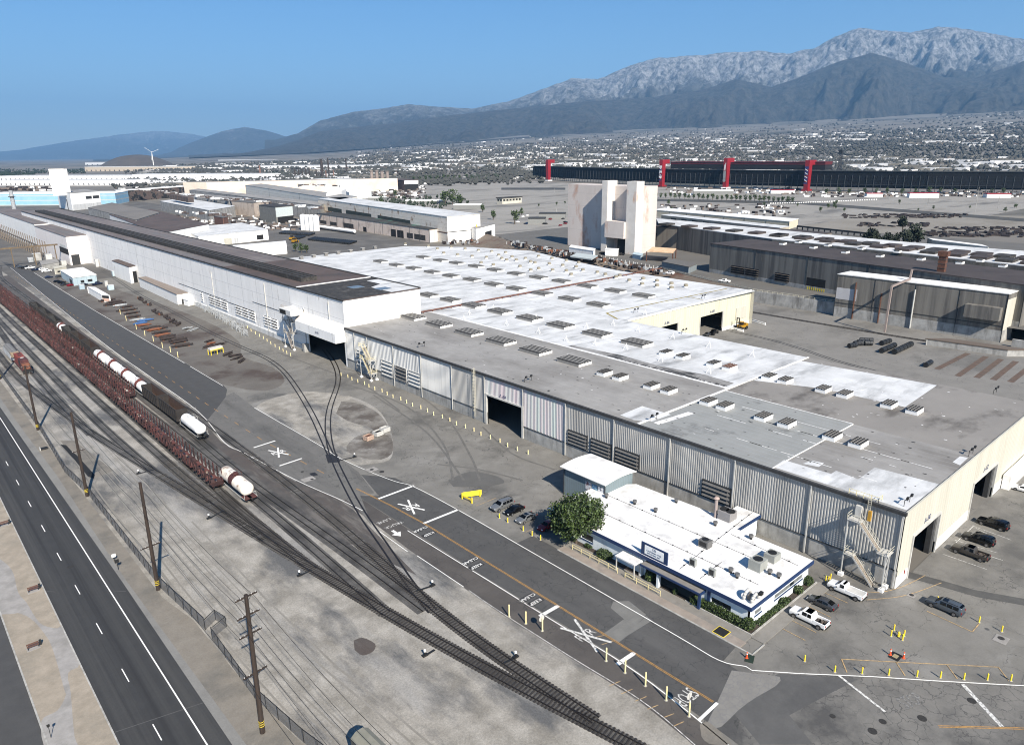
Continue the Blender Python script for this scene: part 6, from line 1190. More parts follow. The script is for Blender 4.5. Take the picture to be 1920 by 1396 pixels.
# ================================================================ rail wagons
m_tankw=mat('tank_white',(.76,.76,.75),(.81,.81,.80),sc=1,stain=(.7,.66,.6),ssc=.5,slo=.6,shi=.8,rough=.5); m_tankr=mat('tank_cream_rusty',(.74,.66,.55),(.78,.74,.68),sc=.7,stain=(.42,.24,.14),ssc=.35,slo=.55,shi=.68,rough=.5); m_mar=mat('wagon_maroon',(.12,.036,.032),(.17,.058,.05),sc=1.2,grain=.75,rough=.7); m_gon=mat('gondola_dark',(.035,.03,.028),(.065,.055,.05),sc=1,grain=.7); m_goni=mat('gondola_rust_inside',(.13,.075,.055),(.20,.12,.09),sc=.8,grain=.75)
def bogies(t,L,m=m_dk):
    for s in (-1,1):
        x=s*(L/2-1.6); o=MB().box(x-1.25,x+1.25,-1.05,-.85,.35,.75).box(x-1.25,x+1.25,.85,1.05,.35,.75).box(x-.3,x+.3,-1,1,.4,.8).build('bogie',m,t,local=True)
        for dx in (-.85,.85): MB().cyl((x+dx,-.8,.46),(x+dx,-.66,.46),.46,10).cyl((x+dx,.66,.46),(x+dx,.8,.46),.46,10).build('wheelset',m_dk,o,local=True)
def tankcar(m,bandm,lab,x,y,L=14.2,group='white tank wagons',rz=PI/2):
    t=thing('tank_wagon',lab,'tank wagon',(x,y,.14),rz,group); r=1.5; h=L/2-1.0
    MB().rev((-h,0,2.55),(1,0,0),[(0,0),(.05,r*.55),(.2,r*.8),(.5,r*.97),(.8,r),(2*h-.8,r),(2*h-.5,r*.97),(2*h-.2,r*.8),(2*h-.05,r*.55),(2*h,0)],22).build('tank',m,t,local=True,smooth=True)
    MB().rev((-1.1,0,2.55),(1,0,0),[(0,r),(0,r+.02),(2.2,r+.02),(2.2,r)],22).build('band',bandm,t,local=True); MB().cyl((0,0,2.55+r-.1),(0,0,2.55+r+.45),.55,12).build('dome',bandm,t,local=True)
    mb=MB(); 
    for s in (-1,1): mb.bar((-1.3,s*.9,4.75),(1.3,s*.9,4.75),.05); mb.bar((s*1.3,-.9,4.75),(s*1.3,.9,4.75),.05); 
    for a in (-1.3,1.3):
        for b in (-.9,.9): mb.bar((a,b,3.75),(a,b,4.75),.05)
    mb.build('platform_rail',bandm if bandm!=m_tankw else m_steelw,t,local=True)
    MB().box(-L/2,-h+1.2,-1.35,1.35,.85,1.1).box(h-1.2,L/2,-1.35,1.35,.85,1.1).box(-L/2,L/2,-.3,.3,.8,1.1).build('underframe',m_dk if m==m_tankw else m_mar,t,local=True)
    for s in (-1,1): MB().bar((-L/2,s*1.45,1.05),(L/2,s*1.45,1.05),.07,.12).build('side_sill',m_steelw,t,local=True); MB().bar((s*L/2*.97,-1.3,1.1),(s*L/2*.97,-1.3,2.2),.06).bar((s*L/2*.97,1.3,1.1),(s*L/2*.97,1.3,2.2),.06).bar((s*L/2*.97,-1.3,2.2),(s*L/2*.97,1.3,2.2),.06).build('end_rail',m_steelw,t,local=True); MB().cbox(s*(L/2+.35),0,.95,.7,.3,.3).build('coupler',m_dk,t,local=True)
    bogies(t,L); return t
tankcar(m_tankr,m_mar,'rust-stained cream tank wagon standing alone with a maroon middle band',51.8,151.3,15.2)
for i,y in enumerate((242,257.4,272.9,288.6)): tankcar(m_tankw,mat('band_red',(.24,.06,.045),(.3,.09,.07),sc=1),'white tank wagon with red band, %s of four counting from the nearer gondola'%od(i),57.2,y,14.6)
tankcar(m_tankw,m_tankw,'all-white tank wagon at the near end of the wagon row, frosted ends',57.3,194.6,14.2); tankcar(m_tankw,MATS['band_red'],'short white tank wagon squeezed between black hoppers far up the row',57,352.5,10.5)
def gondola(L,lab,x,y,mo,mi,cargo=None,h=3.4):
    t=thing('open_wagon',lab,'gondola wagon',(x,y,.14),PI/2,'open-topped wagons'); w_=1.5
    mb=MB(); 
    for s in (-1,1): mb.box(-L/2,L/2,min(s*w_,s*(w_-.1)),max(s*w_,s*(w_-.1)),1,1+h,0); mb.box(s*L/2-.06,s*L/2+.06,-w_,w_,1,1+h,0)
    mb.build('side',mo,t,local=True); mb=MB()
    for s in (-1,1): mb.box(-L/2+.08,L/2-.08,min(s*(w_-.12),s*(w_-.15)),max(s*(w_-.12),s*(w_-.15)),1.05,.98+h)
    mb.box(-L/2+.1,L/2-.1,-w_+.15,w_-.15,1.05,1.3); mb.build('inner_lining',mi,t,local=True)
    for k in range(9):
        x_=-L/2+.3+k*(L-.6)/8
        for s in (-1,1): MB().box(x_-.09,x_+.09,min(s*w_,s*(w_+.12)),max(s*w_,s*(w_+.12)),1,1+h).build('rib',mo,t,local=True)
    MB().bar((-L/2,-w_,1.02+h),(L/2,-w_,1.02+h),.16).bar((-L/2,w_,1.02+h),(L/2,w_,1.02+h),.16).bar((-L/2,-w_,1.02+h),(-L/2,w_,1.02+h),.16).bar((L/2,-w_,1.02+h),(L/2,w_,1.02+h),.16).build('top_chord',mo if cargo!='w' else m_steelw,t,local=True)
    if cargo=='h':
        for s in (-1,1): MB().grid([(s*L/2*.96,-1.3,1+h*.9),(s*L/2*.96,1.3,1+h*.9),(s*L*.12,1.3,1.6),(s*L*.12,-1.3,1.6)],[(0,1,2,3),(3,2,1,0)]).build('slope_sheet',mat('hopper_grey',(.1,.1,.1),(.15,.15,.145),sc=1),t,local=True)
    bogies(t,L); 
    for s in (-1,1): MB().cbox(s*(L/2+.35),0,.95,.7,.3,.3).build('coupler',m_dk,t,local=True)
    return t
gondola(15.6,'rust-lined dark gondola next to the near white tank wagon',57.3,211.2,m_gon,m_goni); gondola(14.6,'rust-lined dark gondola next to the four white tank wagons',57.2,227.6,m_gon,m_goni)
gondola(14.6,'rust-lined dark gondola just beyond the four white tank wagons',57.1,304.6,m_gon,m_goni); gondola(16,'rust-lined dark gondola, second beyond the four white tank wagons',57,321.8,m_gon,m_goni); gondola(13,'black hopper between a gondola and the short white tank',57,339,m_gon,m_gon,'h')
for i,y in enumerate((367,387,407)): gondola(17,'black hopper wagon beyond the short white tank, %s of three'%od(i),56.9,y,m_gon,m_gon,'h')
# maroon stake wagons
def stakewagon(seed):
    rr=random.Random(seed); L=17.4; t=thing('stake_wagon','x','flat wagon'); mb=MB().box(-L/2,L/2,-.35,.35,.75,1.15)
    mb.box(-L/2,-L/2+1.6,-1.35,1.35,.9,1.2); mb.box(L/2-1.6,L/2,-1.35,1.35,.9,1.2); mb.build('frame',m_mar2,t,local=True)
    for k in range(7):
        x=-L/2+1.1+k*(L-2.2)/6
        mb=MB().box(x-.16,x+.16,-1.5,1.5,1.15,1.45).face([(x-.2,-1.1,1.46),(x+.6,-.9,1.95),(x+.6,-.2,1.95),(x-.2,-.3,1.46)]).face([(x-.2,.3,1.46),(x+.5,.4,2.1),(x+.4,1.1,2.0),(x-.2,1.1,1.46)]); mb.build('bunk',m_mar if k%2 else m_mar2,t,local=True)
        for s in (-1,1):
            h=rr.uniform(2.2,3.0); MB().cbox(x,s*1.42,1.3+h/2,.36,.18,h).cbox(x+.3,s*1.34,1.9,.5,.08,.5).build('stake',rr.choice((m_mar,m_mar,m_mar2)),t,local=True)
        if rr.random()<.6: MB().cbox(x+rr.uniform(.5,1.2),rr.uniform(-.8,.8),rr.uniform(1.3,1.8),rr.uniform(.3,.8),rr.uniform(.2,.6),rr.uniform(.2,.6),rr.uniform(0,3)).build('chain_box',rr.choice((m_steelw,m_dk,m_rustm,m_peachb)),t,local=True)
    bogies(t,L,m_mar2); return t
m_mar2=mat('wagon_maroon_dark',(.055,.022,.021),(.085,.034,.03),sc=1.2,grain=.7,rough=.8); m_peachb=paint('straps_pale',(.5,.4,.33),.7)
sws=[stakewagon(k) for k in range(4)]; used_=set(); q_=0
for (x,y0,n,nm) in ((49.0,163.8,20,'left'),(53.0,246,15,'right')):
    for i in range(n):
        y=y0+i*18.1; lab='maroon stake wagon in the %s maroon string, %s from its near end'%(nm,od(i)); k=(i*7+q_)%4; sw=sws[k]
        if k not in used_: sw.location=(x,y,.14); sw.rotation_euler=(0,0,PI/2); sw['label']=lab; sw['group']='maroon stake wagons'; used_.add(k)
        else: dup(sw,(x,y,.14),PI/2,lab,'maroon stake wagons')
    q_=1
# locomotive and its faded wagon
c=g(32,672); lt=thing('locomotive','red and maroon locomotive with silver roof patch on the yard track behind a utility pole','locomotive',(34.4,301,.14),PI/2); m_lr=mat('loco_red',(.40,.06,.035),(.48,.1,.07),sc=1); m_lm=mat('loco_maroon',(.10,.03,.035),(.17,.06,.055),sc=1); m_lo=mat('loco_rust_orange',(.30,.10,.05),(.36,.15,.09),sc=1)
MB().box(-9,9,-1.5,1.5,1,1.5).build('frame',m_lm,lt,local=True); MB().box(-1,8,-1.2,1.2,1.5,4.3).build('long_hood',m_lr,lt,local=True,bevel=.15); MB().box(-6,-1.2,-1.25,1.25,1.5,4.4).build('cab',m_lm,lt,local=True,bevel=.1); MB().box(-8.6,-6.1,-1.1,1.1,1.5,3.4).build('short_hood',m_lo,lt,local=True,bevel=.15); MB().cyl((-2,0,4.35),(-2,0,4.5),.6,10).build('roof_hatch',m_steelw,lt,local=True)
for k in range(3): MB().cyl((2+k*2.2,0,4.28),(2+k*2.2,0,4.45),.7,12).build('fan',m_lm,lt,local=True)
for k in range(2):
    for s in (-1,1): MB().box(-5+k*2,-3.8+k*2,s*1.26-.02,s*1.26+.02,3,3.9).build('window',m_glass,lt,local=True)
bogies(lt,18); MB().box(-9.4,-9,-1.4,1.4,.5,1.6).build('end_beam',m_dk,lt,local=True)
t=thing('covered_wagon','faded grey rounded wagon coupled behind the red locomotive','wagon',(34.0,320.5,.14),PI/2); MB().box(-8,8,-1.4,1.4,1,3.2).build('body',m_greyb,t,local=True); MB().rev((-8,0,2.9),(1,0,0),[(0,0),(0,1.4),(16,1.4),(16,0)],14).build('roof',mat('wagon_grey',(.28,.28,.28),(.36,.35,.34),sc=.6),t,local=True); MB().box(-8.2,-6.5,-1.3,1.3,2,3.9).build('end_cab',mat('wagon_tan',(.45,.35,.25)),t,local=True); bogies(t,16)
# wagon top at the bottom edge
a=g(672,1385,3.8); b=g(690,1375,3.8); t=thing('boxcar','pale green-grey roofed boxcar cut off by the bottom edge','boxcar',(a[0],a[1],.1)); q0,q1=g(657,1384,3.2),g(690,1363,3.2); d=(q1-q0); d=Vector((d[0],d[1])); e=Vector((d[1],-d[0])).normalized(); e=e if e[1]<0 else -e
Q=[q0.xy,q1.xy,q1.xy+e*12,q0.xy+e*12]; MB().prism(Q,.9,3.2).build('body',mat('boxcar_grey',(.12,.13,.12)),t); md=(Q[0]+Q[1])/2; 
mb=MB(); w0,w1=Q[0],Q[1]; P1=w0+(w1-w0)*.3; P2_=w0+(w1-w0)*.7; v=[(*w0,3.2),(*P1,3.75),(*P2_,3.75),(*w1,3.2)]; v2=[(x+e[0]*12,y+e[1]*12,z) for x,y,z in v]; mb.grid(v+v2,[(0,1,5,4)[::-1],(1,2,6,5)[::-1],(2,3,7,6)[::-1],(0,3,2,1)]); mb.build('roof',mat('boxcar_roof',(.33,.33,.27),(.4,.39,.33),sc=1),t)
# ================================================================ roll yard: rusty rolls, racks, pipes
m_roll=mat('roll_dark',(.035,.026,.024),(.08,.055,.05),sc=1,grain=.7); m_rollr=mat('roll_orange_rust',(.35,.13,.06),(.22,.09,.05),sc=1.5); m_galv=mat('galvanised',(.42,.45,.48),(.52,.55,.58),sc=1); m_bluep=mat('tarp_blue',(.05,.15,.42),(.09,.22,.5),sc=1)
RL=[(191,566,m_roll),(196,574,m_roll),(215,576,m_galv),(228,578,m_roll),(222,585,m_roll),(237,590,m_roll),(240,597,m_roll),(247,603,m_galv),(252,610,m_bluep),(262,604,m_bluep),(258,613,m_rollr),(272,618,m_roll),(278,622,m_rollr),(285,620,m_roll),(291,627,m_roll),(293,632,m_rollr),(302,634,m_roll),(303,639,m_roll),(322,641,m_roll),(324,645,m_roll),(330,652,m_roll),(205,569,m_roll),(212,572,m_roll),(232,584,m_roll)]
for i,(a,b,m) in enumerate(RL):
    c=g(a,b); L=rnd.uniform(6,8.5); rz=rnd.uniform(-.12,.12); r=rnd.uniform(.45,.65); t=thing('mill_roll','%s roll lying by the yard road, %s from the far end'%({'roll_dark':'dark rusty','roll_orange_rust':'orange rusty','galvanised':'silvery','tarp_blue':'blue wrapped'}[m.name],od(i)),'steel roll',(c[0]+2.5,c[1],0),rz,'rolls along the yard road')
    MB().rev((-L/2,0,r+.15),(1,0,0),[(0,0),(0,r*.55),(L*.16,r*.55),(L*.16,r),(L*.84,r),(L*.84,r*.55),(L,r*.55),(L,0)],10).build('barrel',m,t,local=True); MB().box(-L*.35,-L*.25,-r,r,0,.2).box(L*.25,L*.35,-r,r,0,.2).build('chock',m_rollr,t,local=True)
R2=[(262,560),(267,563),(273,568),(282,572),(290,584),(297,588),(303,590),(312,595),(318,599),(323,603),(330,606),(335,609)]
for i,(a,b) in enumerate(R2):
    c=g(a,b); t=thing('scrap_roll','dark rusty roll in the second scrap line, %s from the far end'%od(i),'steel roll',(c[0],c[1],0),rnd.uniform(.8,1.3),'second scrap line in the roll yard'); L=rnd.uniform(4,6); MB().rev((-L/2,0,.6),(1,0,0),[(0,0),(0,.3),(.8,.3),(.8,.6),(L-.8,.6),(L-.8,.3),(L,.3),(L,0)],8).build('barrel',m_roll,t,local=True); MB().cbox(.3,.9,.4,rnd.uniform(1,3),.8,.8,.4).build('chock',m_rollr if i%3==0 else m_roll,t,local=True)
for i,(a,b,m) in enumerate(((350,617,m_galv),(360,620,m_galv),(392,640,m_roll),(398,645,m_rollr),(413,647,m_roll),(390,652,m_roll),(438,668,m_roll),(427,665,m_roll),(445,672,m_roll),(452,678,m_roll))):
    c=g(a,b); t=thing('scrap_bundle','%s scrap bundle near the yellow frame, %s from the far end'%('silvery rod' if m==m_galv else 'dark rusty',od(i)),'scrap bundle',(c[0],c[1],0),rnd.uniform(-.2,.9),'scrap bundles near the yellow frame'); mb=MB()
    for k in range(7): mb.cbox(rnd.uniform(-1,1),rnd.uniform(-.7,.7),.2+rnd.uniform(0,.6),rnd.uniform(2,5),.28,.28,rnd.uniform(-.3,.3))
    o=mb.build('rods',m,t,local=True); o['kind']='stuff'
c=g(405,663); t=thing('machine_frame','yellow and white machine frame standing in the roll yard','frame',(c[0],c[1],0),.2); mb=MB()
for x in (-2.5,0,2.5):
    for y in (-1,1): mb.bar((x,y,0),(x,y,2),.2)
for y in (-1,1): mb.bar((-2.5,y,1.9),(2.5,y,1.9),.25)
mb.build('frame',m_yelp,t,local=True); MB().box(-2.6,2.6,-.8,.8,2,2.8).build('drum',m_steelw,t,local=True)
# galvanised rack frames
rk=None
for i in range(34):
    a=375+i*2.6+rnd.uniform(-2,2); b=572+ (a-375)*.62+rnd.uniform(-3,5)
    c=g(a,b)
    if rk is None:
        rk=thing('rack_frame','silvery open rack frame stored beside the white hall','rack',(c[0],c[1],0),0,'silvery rack frames stored beside the white hall'); mb=MB()
        for x in (-1,1):
            for y in (-.6,.6): mb.bar((x,y,0),(x,y,2.4),.16)
            mb.bar((x,-.6,2.3),(x,.6,2.3),.16); mb.bar((x,-.6,.4),(x,.6,2.2),.1)
        mb.bar((-1,0,1.2),(1,0,1.2),.14); mb.build('frame',m_galv,rk,local=True)
    else: dup(rk,(c[0],c[1],0),rnd.uniform(0,3),'silvery open rack frame beside the white hall, %s counting towards the opening'%od(i))
for i,(a,b,w_,h_,m) in enumerate(((70,488,5,5,m_concw),(58,491,3,3,m_galv),(92,487,4,4,m_steelw),(120,497,3,3,m_steelw),(215,517,2.5,3,m_lblue),(208,543,3,2.6,m_lblue),(154,542,2.5,2.6,m_lblue),(200,537,1.5,3,m_steelw),(245,517,2,5,m_gut),(183,500,2,5,m_steelw),(190,497,2.5,7,m_gut),(197,500,1.5,4,m_creamw))):
    c=g(a,b); t=thing('yard_unit','boxy %s yard unit at the far left yard, %s counting from the road'%({'concrete_wall':'concrete','galvanised':'silvery','steel_white':'white','cladding_pale_blue':'pale blue','gutter_dark':'black','cladding_cream':'cream'}[m.name],od(i)),'yard unit',(c[0],c[1],0),0,'boxy units in the far left yard'); MB().box(-w_/2,w_/2,-w_/2,w_/2,0,h_).build('body',m,t,local=True,bevel=.08); MB().box(-w_/2-.1,w_/2+.1,-w_/2-.1,w_/2+.1,h_,h_+.15).build('lid',m_greyb,t,local=True)
# conveyor / pipe racks at far left
t=thing('pipe_gantry','rusty yellow pipe gantry by the pinkish hall','gantry',(60,560,0)); mb=MB(); mb.bar((45,600,13),(104,600,13),1.4,1.0); 
for k in range(5): mb.bar((50+k*13,600,0),(50+k*13,600,12.5),.6)
mb.build('frame',mat('gantry_ochre',(.30,.22,.12),(.2,.15,.11),sc=.5),t)
t=thing('open_lean_to','open frame of pale posts along the pinkish hall','post frame',(98,640,0)); mb=MB()
for k in range(22): mb.bar((99,640+k*10,0),(99,640+k*10,9),.7); mb.bar((103,640+k*10,0),(103,640+k*10,12),.5)
mb.bar((99,640,9),(99,850,9),.7); mb.build('post_row',mat('post_tan',(.24,.20,.165)),t)
t=thing('silver_stack','silvery stack with a dark ring rising beyond the pinkish hall','chimney',(*g(26,388,22).xy,0)); c=g(26,388,22); MB().cyl((c[0],c[1],0),(c[0],c[1],zat(c[0],c[1],357)),2.2,12,1.9).build('shaft',m_galv,t); MB().cyl((c[0],c[1],zat(c[0],c[1],369)),(c[0],c[1],zat(c[0],c[1],368)),3.4,12).build('ring',m_gut,t)
# pipes in the storage yard
pipem=mat('pipe_black',(.012,.014,.018),(.03,.035,.04),sc=.5,rough=.5); i=0
for (ax,ay,n,dx,dy) in ((530,437,16,3.6,.25),(552,446,5,3.4,.2),(585,449,20,4.0,.4)):
    for k in range(n):
        c=g(ax+dx*k,ay+dy*k); c2=g(ax+dx*k-10,ay+dy*k+5.0-2); d=(Vector((c2[0]-c[0],c2[1]-c[1],0))).normalized()
        t=thing('black_pipe','black pipe in the pipe yard, %s of the %s stack'%(od(k),['left','small middle','right'][(530,552,585).index(ax)]),'pipe',(c[0],c[1],0),math.atan2(d[1],d[0]),'black pipes stacked in the pipe yard'); MB().cyl((-8,0,1.0),(8,0,1.0),.85,8).build('barrel',pipem,t,local=True)
# silos and tanks by the beige hall
for k in range(4):
    c=g(570+k*8,431+k*.6); t=thing('storage_silo','white upright silo, %s of four by the beige hall'%od(k),'silo',(c[0],c[1],0),0,'silos by the beige hall'); MB().rev((0,0,0),(0,0,1),[(0,3),(14,3),(15.2,1.6),(15.5,0)],12).build('shell',m_wht,t,local=True)
for k in range(6):
    c=g(588+k*14,428+k*2.0); t=thing('tank_car','white tank wagon on the siding before the beige hall, %s from the left'%od(k),'tank wagon',(c[0],c[1],0),PI/2,'tank wagons before the beige hall'); MB().rev((-8,0,2.6),(1,0,0),[(0,0),(.4,1.4),(1,1.6),(15,1.6),(15.6,1.4),(16,0)],10).build('tank',m_tankw,t,local=True); MB().box(-8,8,-.8,.8,.5,1.1).build('underframe',m_dk,t,local=True)
# wheel loaders
for p,l in (((548,450),'yellow wheel loader, left one near the pipe stacks'),((553,455),'yellow wheel loader, right one near the pipe stacks')):
    c=g(*p); t=thing('wheel_loader',l,'loader',(c[0],c[1],0),.6); MB().box(-3,2,-1.4,1.4,1,2.6).build('body',m_fy,t,local=True); MB().box(-1,.5,-1,1,2.6,4).build('cab',m_dk,t,local=True); MB().box(3,4.2,-1.6,1.6,.3,1.6).build('bucket',m_fy,t,local=True)
    for x in (-2,1.6):
        for s in (-1.4,1.4): MB().cyl((x,s-.3,.9),(x,s+.3,.9),.9,8).build('wheel',m_tyre,t,local=True)
# scrap / frames at the rusty hall gable and behind the embankment
sm=MB(); sm2=MB(); sm3=MB()
for _ in range(300):
    u=rnd.random(); p=(830+u*110,452+rnd.uniform(-3,7)) if rnd.random()<.45 else (955+u*290,456+u*58+rnd.uniform(-2,3)); z=0 if p[0]<940 else TZ; c=g(*p,z)
    rnd.choice((sm,sm,sm,sm,sm2,sm2,sm2,sm3)).cbox(c[0],c[1],z+rnd.uniform(.3,2.2),rnd.uniform(.6,3.5),rnd.uniform(.4,1.6),rnd.uniform(.5,2.8),rnd.uniform(0,3))
for k,(s_,m) in enumerate(((sm,m_roll),(sm2,m_galv),(sm3,m_rollr))): tag(s_.build('scrap_heap',m),['dark','silvery','orange'][k]+' scrap pieces strewn along the top of the embankment','scrap',None,'stuff')
fp_=MB(); P_=[(950,458),(1020,470),(1070,476),(1120,484),(1180,495),(1240,507)]
t=thing('post_fence','fence of short pale posts along the embankment top','fence',(*g(950,458,TZ).xy,TZ))
for a,b in zip(P_,P_[1:]):
    for k in range(8): q=k/8; c=g(a[0]+(b[0]-a[0])*q,a[1]+(b[1]-a[1])*q,TZ); MB().box(c[0]-.2,c[0]+.2,c[1]-.2,c[1]+.2,TZ,TZ+2).build('post',m_steelw,t)
for i,(p,h_) in enumerate((((857,452),13),((898,452),14))):
    c=g(*p); t=thing('yellow_press_frame','tall yellow jib machine by the rusty hall gable, %s one'%('left','right')[i],'machine',(c[0],c[1],0)); MB().box(-1.5,1.5,-1.5,1.5,4,8).build('cabinet',m_wht,t,local=True); mb=MB(); mb.bar((-3,0,0),(-1,0,5),.9); mb.bar((3,0,0),(1,0,5),.9); mb.bar((-2,0,4),(-2,0,h_),.7); mb.build('legs',m_yelp,t,local=True)
# ================================================================ distance
rf=random.Random(5)
sheet('racing_lot',[(500,350),(760,250),(1090,250),(1320,300),(1230,620),(1225,1000),(1300,1380),(900,1500),(640,1250),(470,800),(430,520)],.03,m_lotfar)
sheet('sand_heap_ground',px((1500,425),(1640,402),(1930,405),(1930,432),(1700,440),(1560,438)),.1,mat('sand_pale',(.36,.33,.28),(.42,.39,.34),sc=.03,stain=(.28,.25,.2),ssc=.02))
for pts in (((1180,372),(1500,378),(1920,410),(1920,416),(1500,383),(1180,376)),((940,352),(1060,352),(1060,356),(940,356))): sheet('lot_road',px(*pts),.12,mat('lot_road_dark',(.08,.078,.072),(.12,.115,.1),sc=.05))
for (a,b,c_,d_,mm) in ((640,800,395,470,0),(900,1065,352,420,1)):
    pass
# grandstand
gs=thing('grandstand','huge black steel-framed grandstand stretching along the speedway','grandstand',(1250,900,0)); bl_=[g(1015,336),g(1120,344),g(1237,352),g(1357,357),g(1513,361),g(1700,366),g(1925,372)]
bl_=[Vector((1420,1500)),Vector((1330,1250)),Vector((1268,937)),Vector((1262,786)),Vector((1272,632)),Vector((1300,450)),Vector((1350,320)),Vector((1400,230))]
m_gst=mat('stand_black',(.004,.005,.008),(.01,.012,.018),sc=.05,stretch=(1,1,1),lines=[(2,5,.3,(.03,.034,.04))]); m_gcol=mat('stand_steel',(.07,.08,.09)); m_gred=paint('pylon_red',(.45,.018,.03),.5); m_gred2=paint('stand_red_dark',(.17,.015,.02),.6)
ht=34; mb=MB()
for a,b in zip(bl_,bl_[1:]):
    n=(b-a).normalized(); n=Vector((n[1],-n[0])); n=n if n[0]<0 else -n   # toward viewer (-x)
    a1,b1=a-n*14,b-n*14; a2,b2=a-n*2,b-n*2
    mb.face([(*a1,6),(*b1,6),(*b2,ht),(*a2,ht)]); mb.face([(*a1,6),(*a2,ht),(*b2,ht),(*b1,6)]); mb.face([(*a2,ht),(*b2,ht),(*(b2-n*6),ht),(*(a2-n*6),ht)][::-1])
    mb.face([(*a,9),(*b,9),(*b,ht-1),(*a,ht-1)]); mb.face([(*a,9),(*a,ht-1),(*b,ht-1),(*b,9)])  # back face carried low, painting the shade under the open stand black
mb.build('seating_back_and_shade',m_gst,gs); fb=MB()
tot=0
for a,b in zip(bl_,bl_[1:]):
    L=(b-a).length; n_=int(L/11)
    for k in range(n_): p=a+(b-a)*k/n_; MB().bar((p[0]-.6,p[1],0),(p[0]-.6,p[1],ht-7),.7).build('column',m_gcol,gs); fb.bar((p[0]-.5,p[1],4),(p[0]+10,p[1]+4,22),.5); tot+=1
    fb.bar((a[0]-1,a[1],12),(b[0]-1,b[1],12),.4); fb.bar((a[0]-1,a[1],ht),(b[0]-1,b[1],ht),1.4); 
fb=fb.build('bracing',m_gcol,gs); fb['kind']='stuff'
# red press box
mb=MB(); a=Vector((1268,930)); b=Vector((1275,610)); mb.prism([a,b,b+Vector((26,0)),a+Vector((26,0))],44,48); mb.build('press_box',m_gred2,gs); MB().prism([a,b,b+Vector((26,0)),a+Vector((26,0))],35,44).build('glazing',m_gst,gs); MB().prism([a+Vector((-1,0)),b+Vector((-1,0)),b+Vector((28,0)),a+Vector((28,0))],48,49).build('roof',m_gred2,gs)
mb=MB()
for k in range(30): y=600+k*11.3; 
m_ban=[paint('banner_blue',(.04,.06,.25),.6),paint('banner_white',(.7,.7,.72),.6)]
for i,(x,y,h,l) in enumerate(((1322,1345,52,'red pylon at the far left end of the grandstand'),(1246,937,53,'red pylon with blue and white banner at the left end of the red press box'),(1243,786,56,'tallest red pylon, middle one with the white emblem'),(1256,632,52,'red pylon with blue diagonal banner at the right end of the red press box'))):
    t=thing('red_pylon',l,'pylon',(x,y,0),0,'red pylons along the grandstand'); mb=MB(); mb.grid([(0,-4,3),(8,-4,3),(8,4,3),(0,4,3),(-2,-4,h),(9,-4,h),(9,4,h),(-2,4,h)],[(0,3,2,1),(4,5,6,7),(0,1,5,4),(2,3,7,6),(0,4,7,3),(1,2,6,5)]); mb.box(9,22,-4,4,h-8,h); mb.build('shaft',m_gred,t,local=True); MB().box(-3,12,-6,6,0,3).build('base',m_gred if i%2 else m_ban[1],t,local=True)
    if i:
        if i in (1,3):
            for k in range(6): MB().prism([(-2.4,-3.2),(-2.1,-3.2),(-2.1,3.2),(-2.4,3.2)],12+k*5,12+k*5+(4.4 if k%2 else 2.4)).build('banner',m_ban[0 if k%2==0 or i==3 else 1],t,local=True)
            mb=MB(); 
            for k in range(4): mb.bar((-2.6,-2.4,16+k*6),(-2.6,2.4,19+k*6),.3,1.2)
            mb.build('banner_stripe',m_ban[1],t,local=True)
        else:
            MB().rev((-2.7,0,15.5),(1,0,0),[(0,0),(0,3.0),(.3,3.0)],16).build('emblem',mat('emblem_grey',(.4,.45,.47)),t,local=True); mb=MB(); mb.box(-2.7,-2.4,-2.4,2.4,18,33)
            mb.build('emblem_panel',MATS['emblem_grey'],t,local=True); mb=MB(); mb.bar((-2.7,1.4,34),(-2.7,.5,44),.3,1.1); mb.bar((-2.7,-.5,34),(-2.7,-1.4,47),.3,1.1); mb.build('emblem_script',m_ban[1],t,local=True)
def fbox(x0,x1,yt,yb,m,lab,d=40,cat='warehouse',name='distant_warehouse',rm=None,tilt=0.0,zz_=None,dist=None):
    # front base edge from column x0 to x1 along row yb, height from row yt
    a=g(x0,yb); b=g(x1,yb-tilt); z=0
    if dist:
        f_=dist/math.hypot(a[0],a[1]) ; 
    h=(CAMH)*(1-1)  ; dd=math.hypot(a[0],a[1]); k=FPX/ max(1,(ROT.transposed()@Vector((a[0],a[1],-CAMH)))[2]); h=max(4,(yb-yt)/k)
    rz=min(rise(a[0],a[1]),0)
    e=(b-a).xy; n=Vector((-e[1],e[0])).normalized(); n=n if n.dot(a.xy)>0 else -n
    t=thing(name,lab,cat,(a[0],a[1],0),0,'distant buildings'); Q=[a.xy,b.xy,b.xy+n*d,a.xy+n*d]; MB().prism(Q,0,h*.93).build('wall',m,t); MB().prism(Q,h*.93,h).build('roof',rm or m_roofw,t)
    if (x1-x0)>18:
        mb=MB(); nn=int((x1-x0)/9); e_=(b-a).xy
        for k_ in range(nn): 
            p=a.xy+e_*((k_+.3)/nn); q=a.xy+e_*((k_+.5)/nn); mb.prism([p-n*.4,q-n*.4,q+n*.1,p+n*.1],h*.1,h*.38)
        o=mb.build('dock_doors',m_gut,t); o['kind']='stuff'
    return t
m_fw=mat('far_white',(.72,.73,.74)); m_ft=mat('far_tan',(.6,.52,.42)); m_fb=mat('far_blue',(.42,.52,.60)); m_fg=mat('far_grey',(.36,.37,.36)); m_fr=mat('far_roof_grey',(.30,.30,.29),(.5,.5,.5),sc=.01)
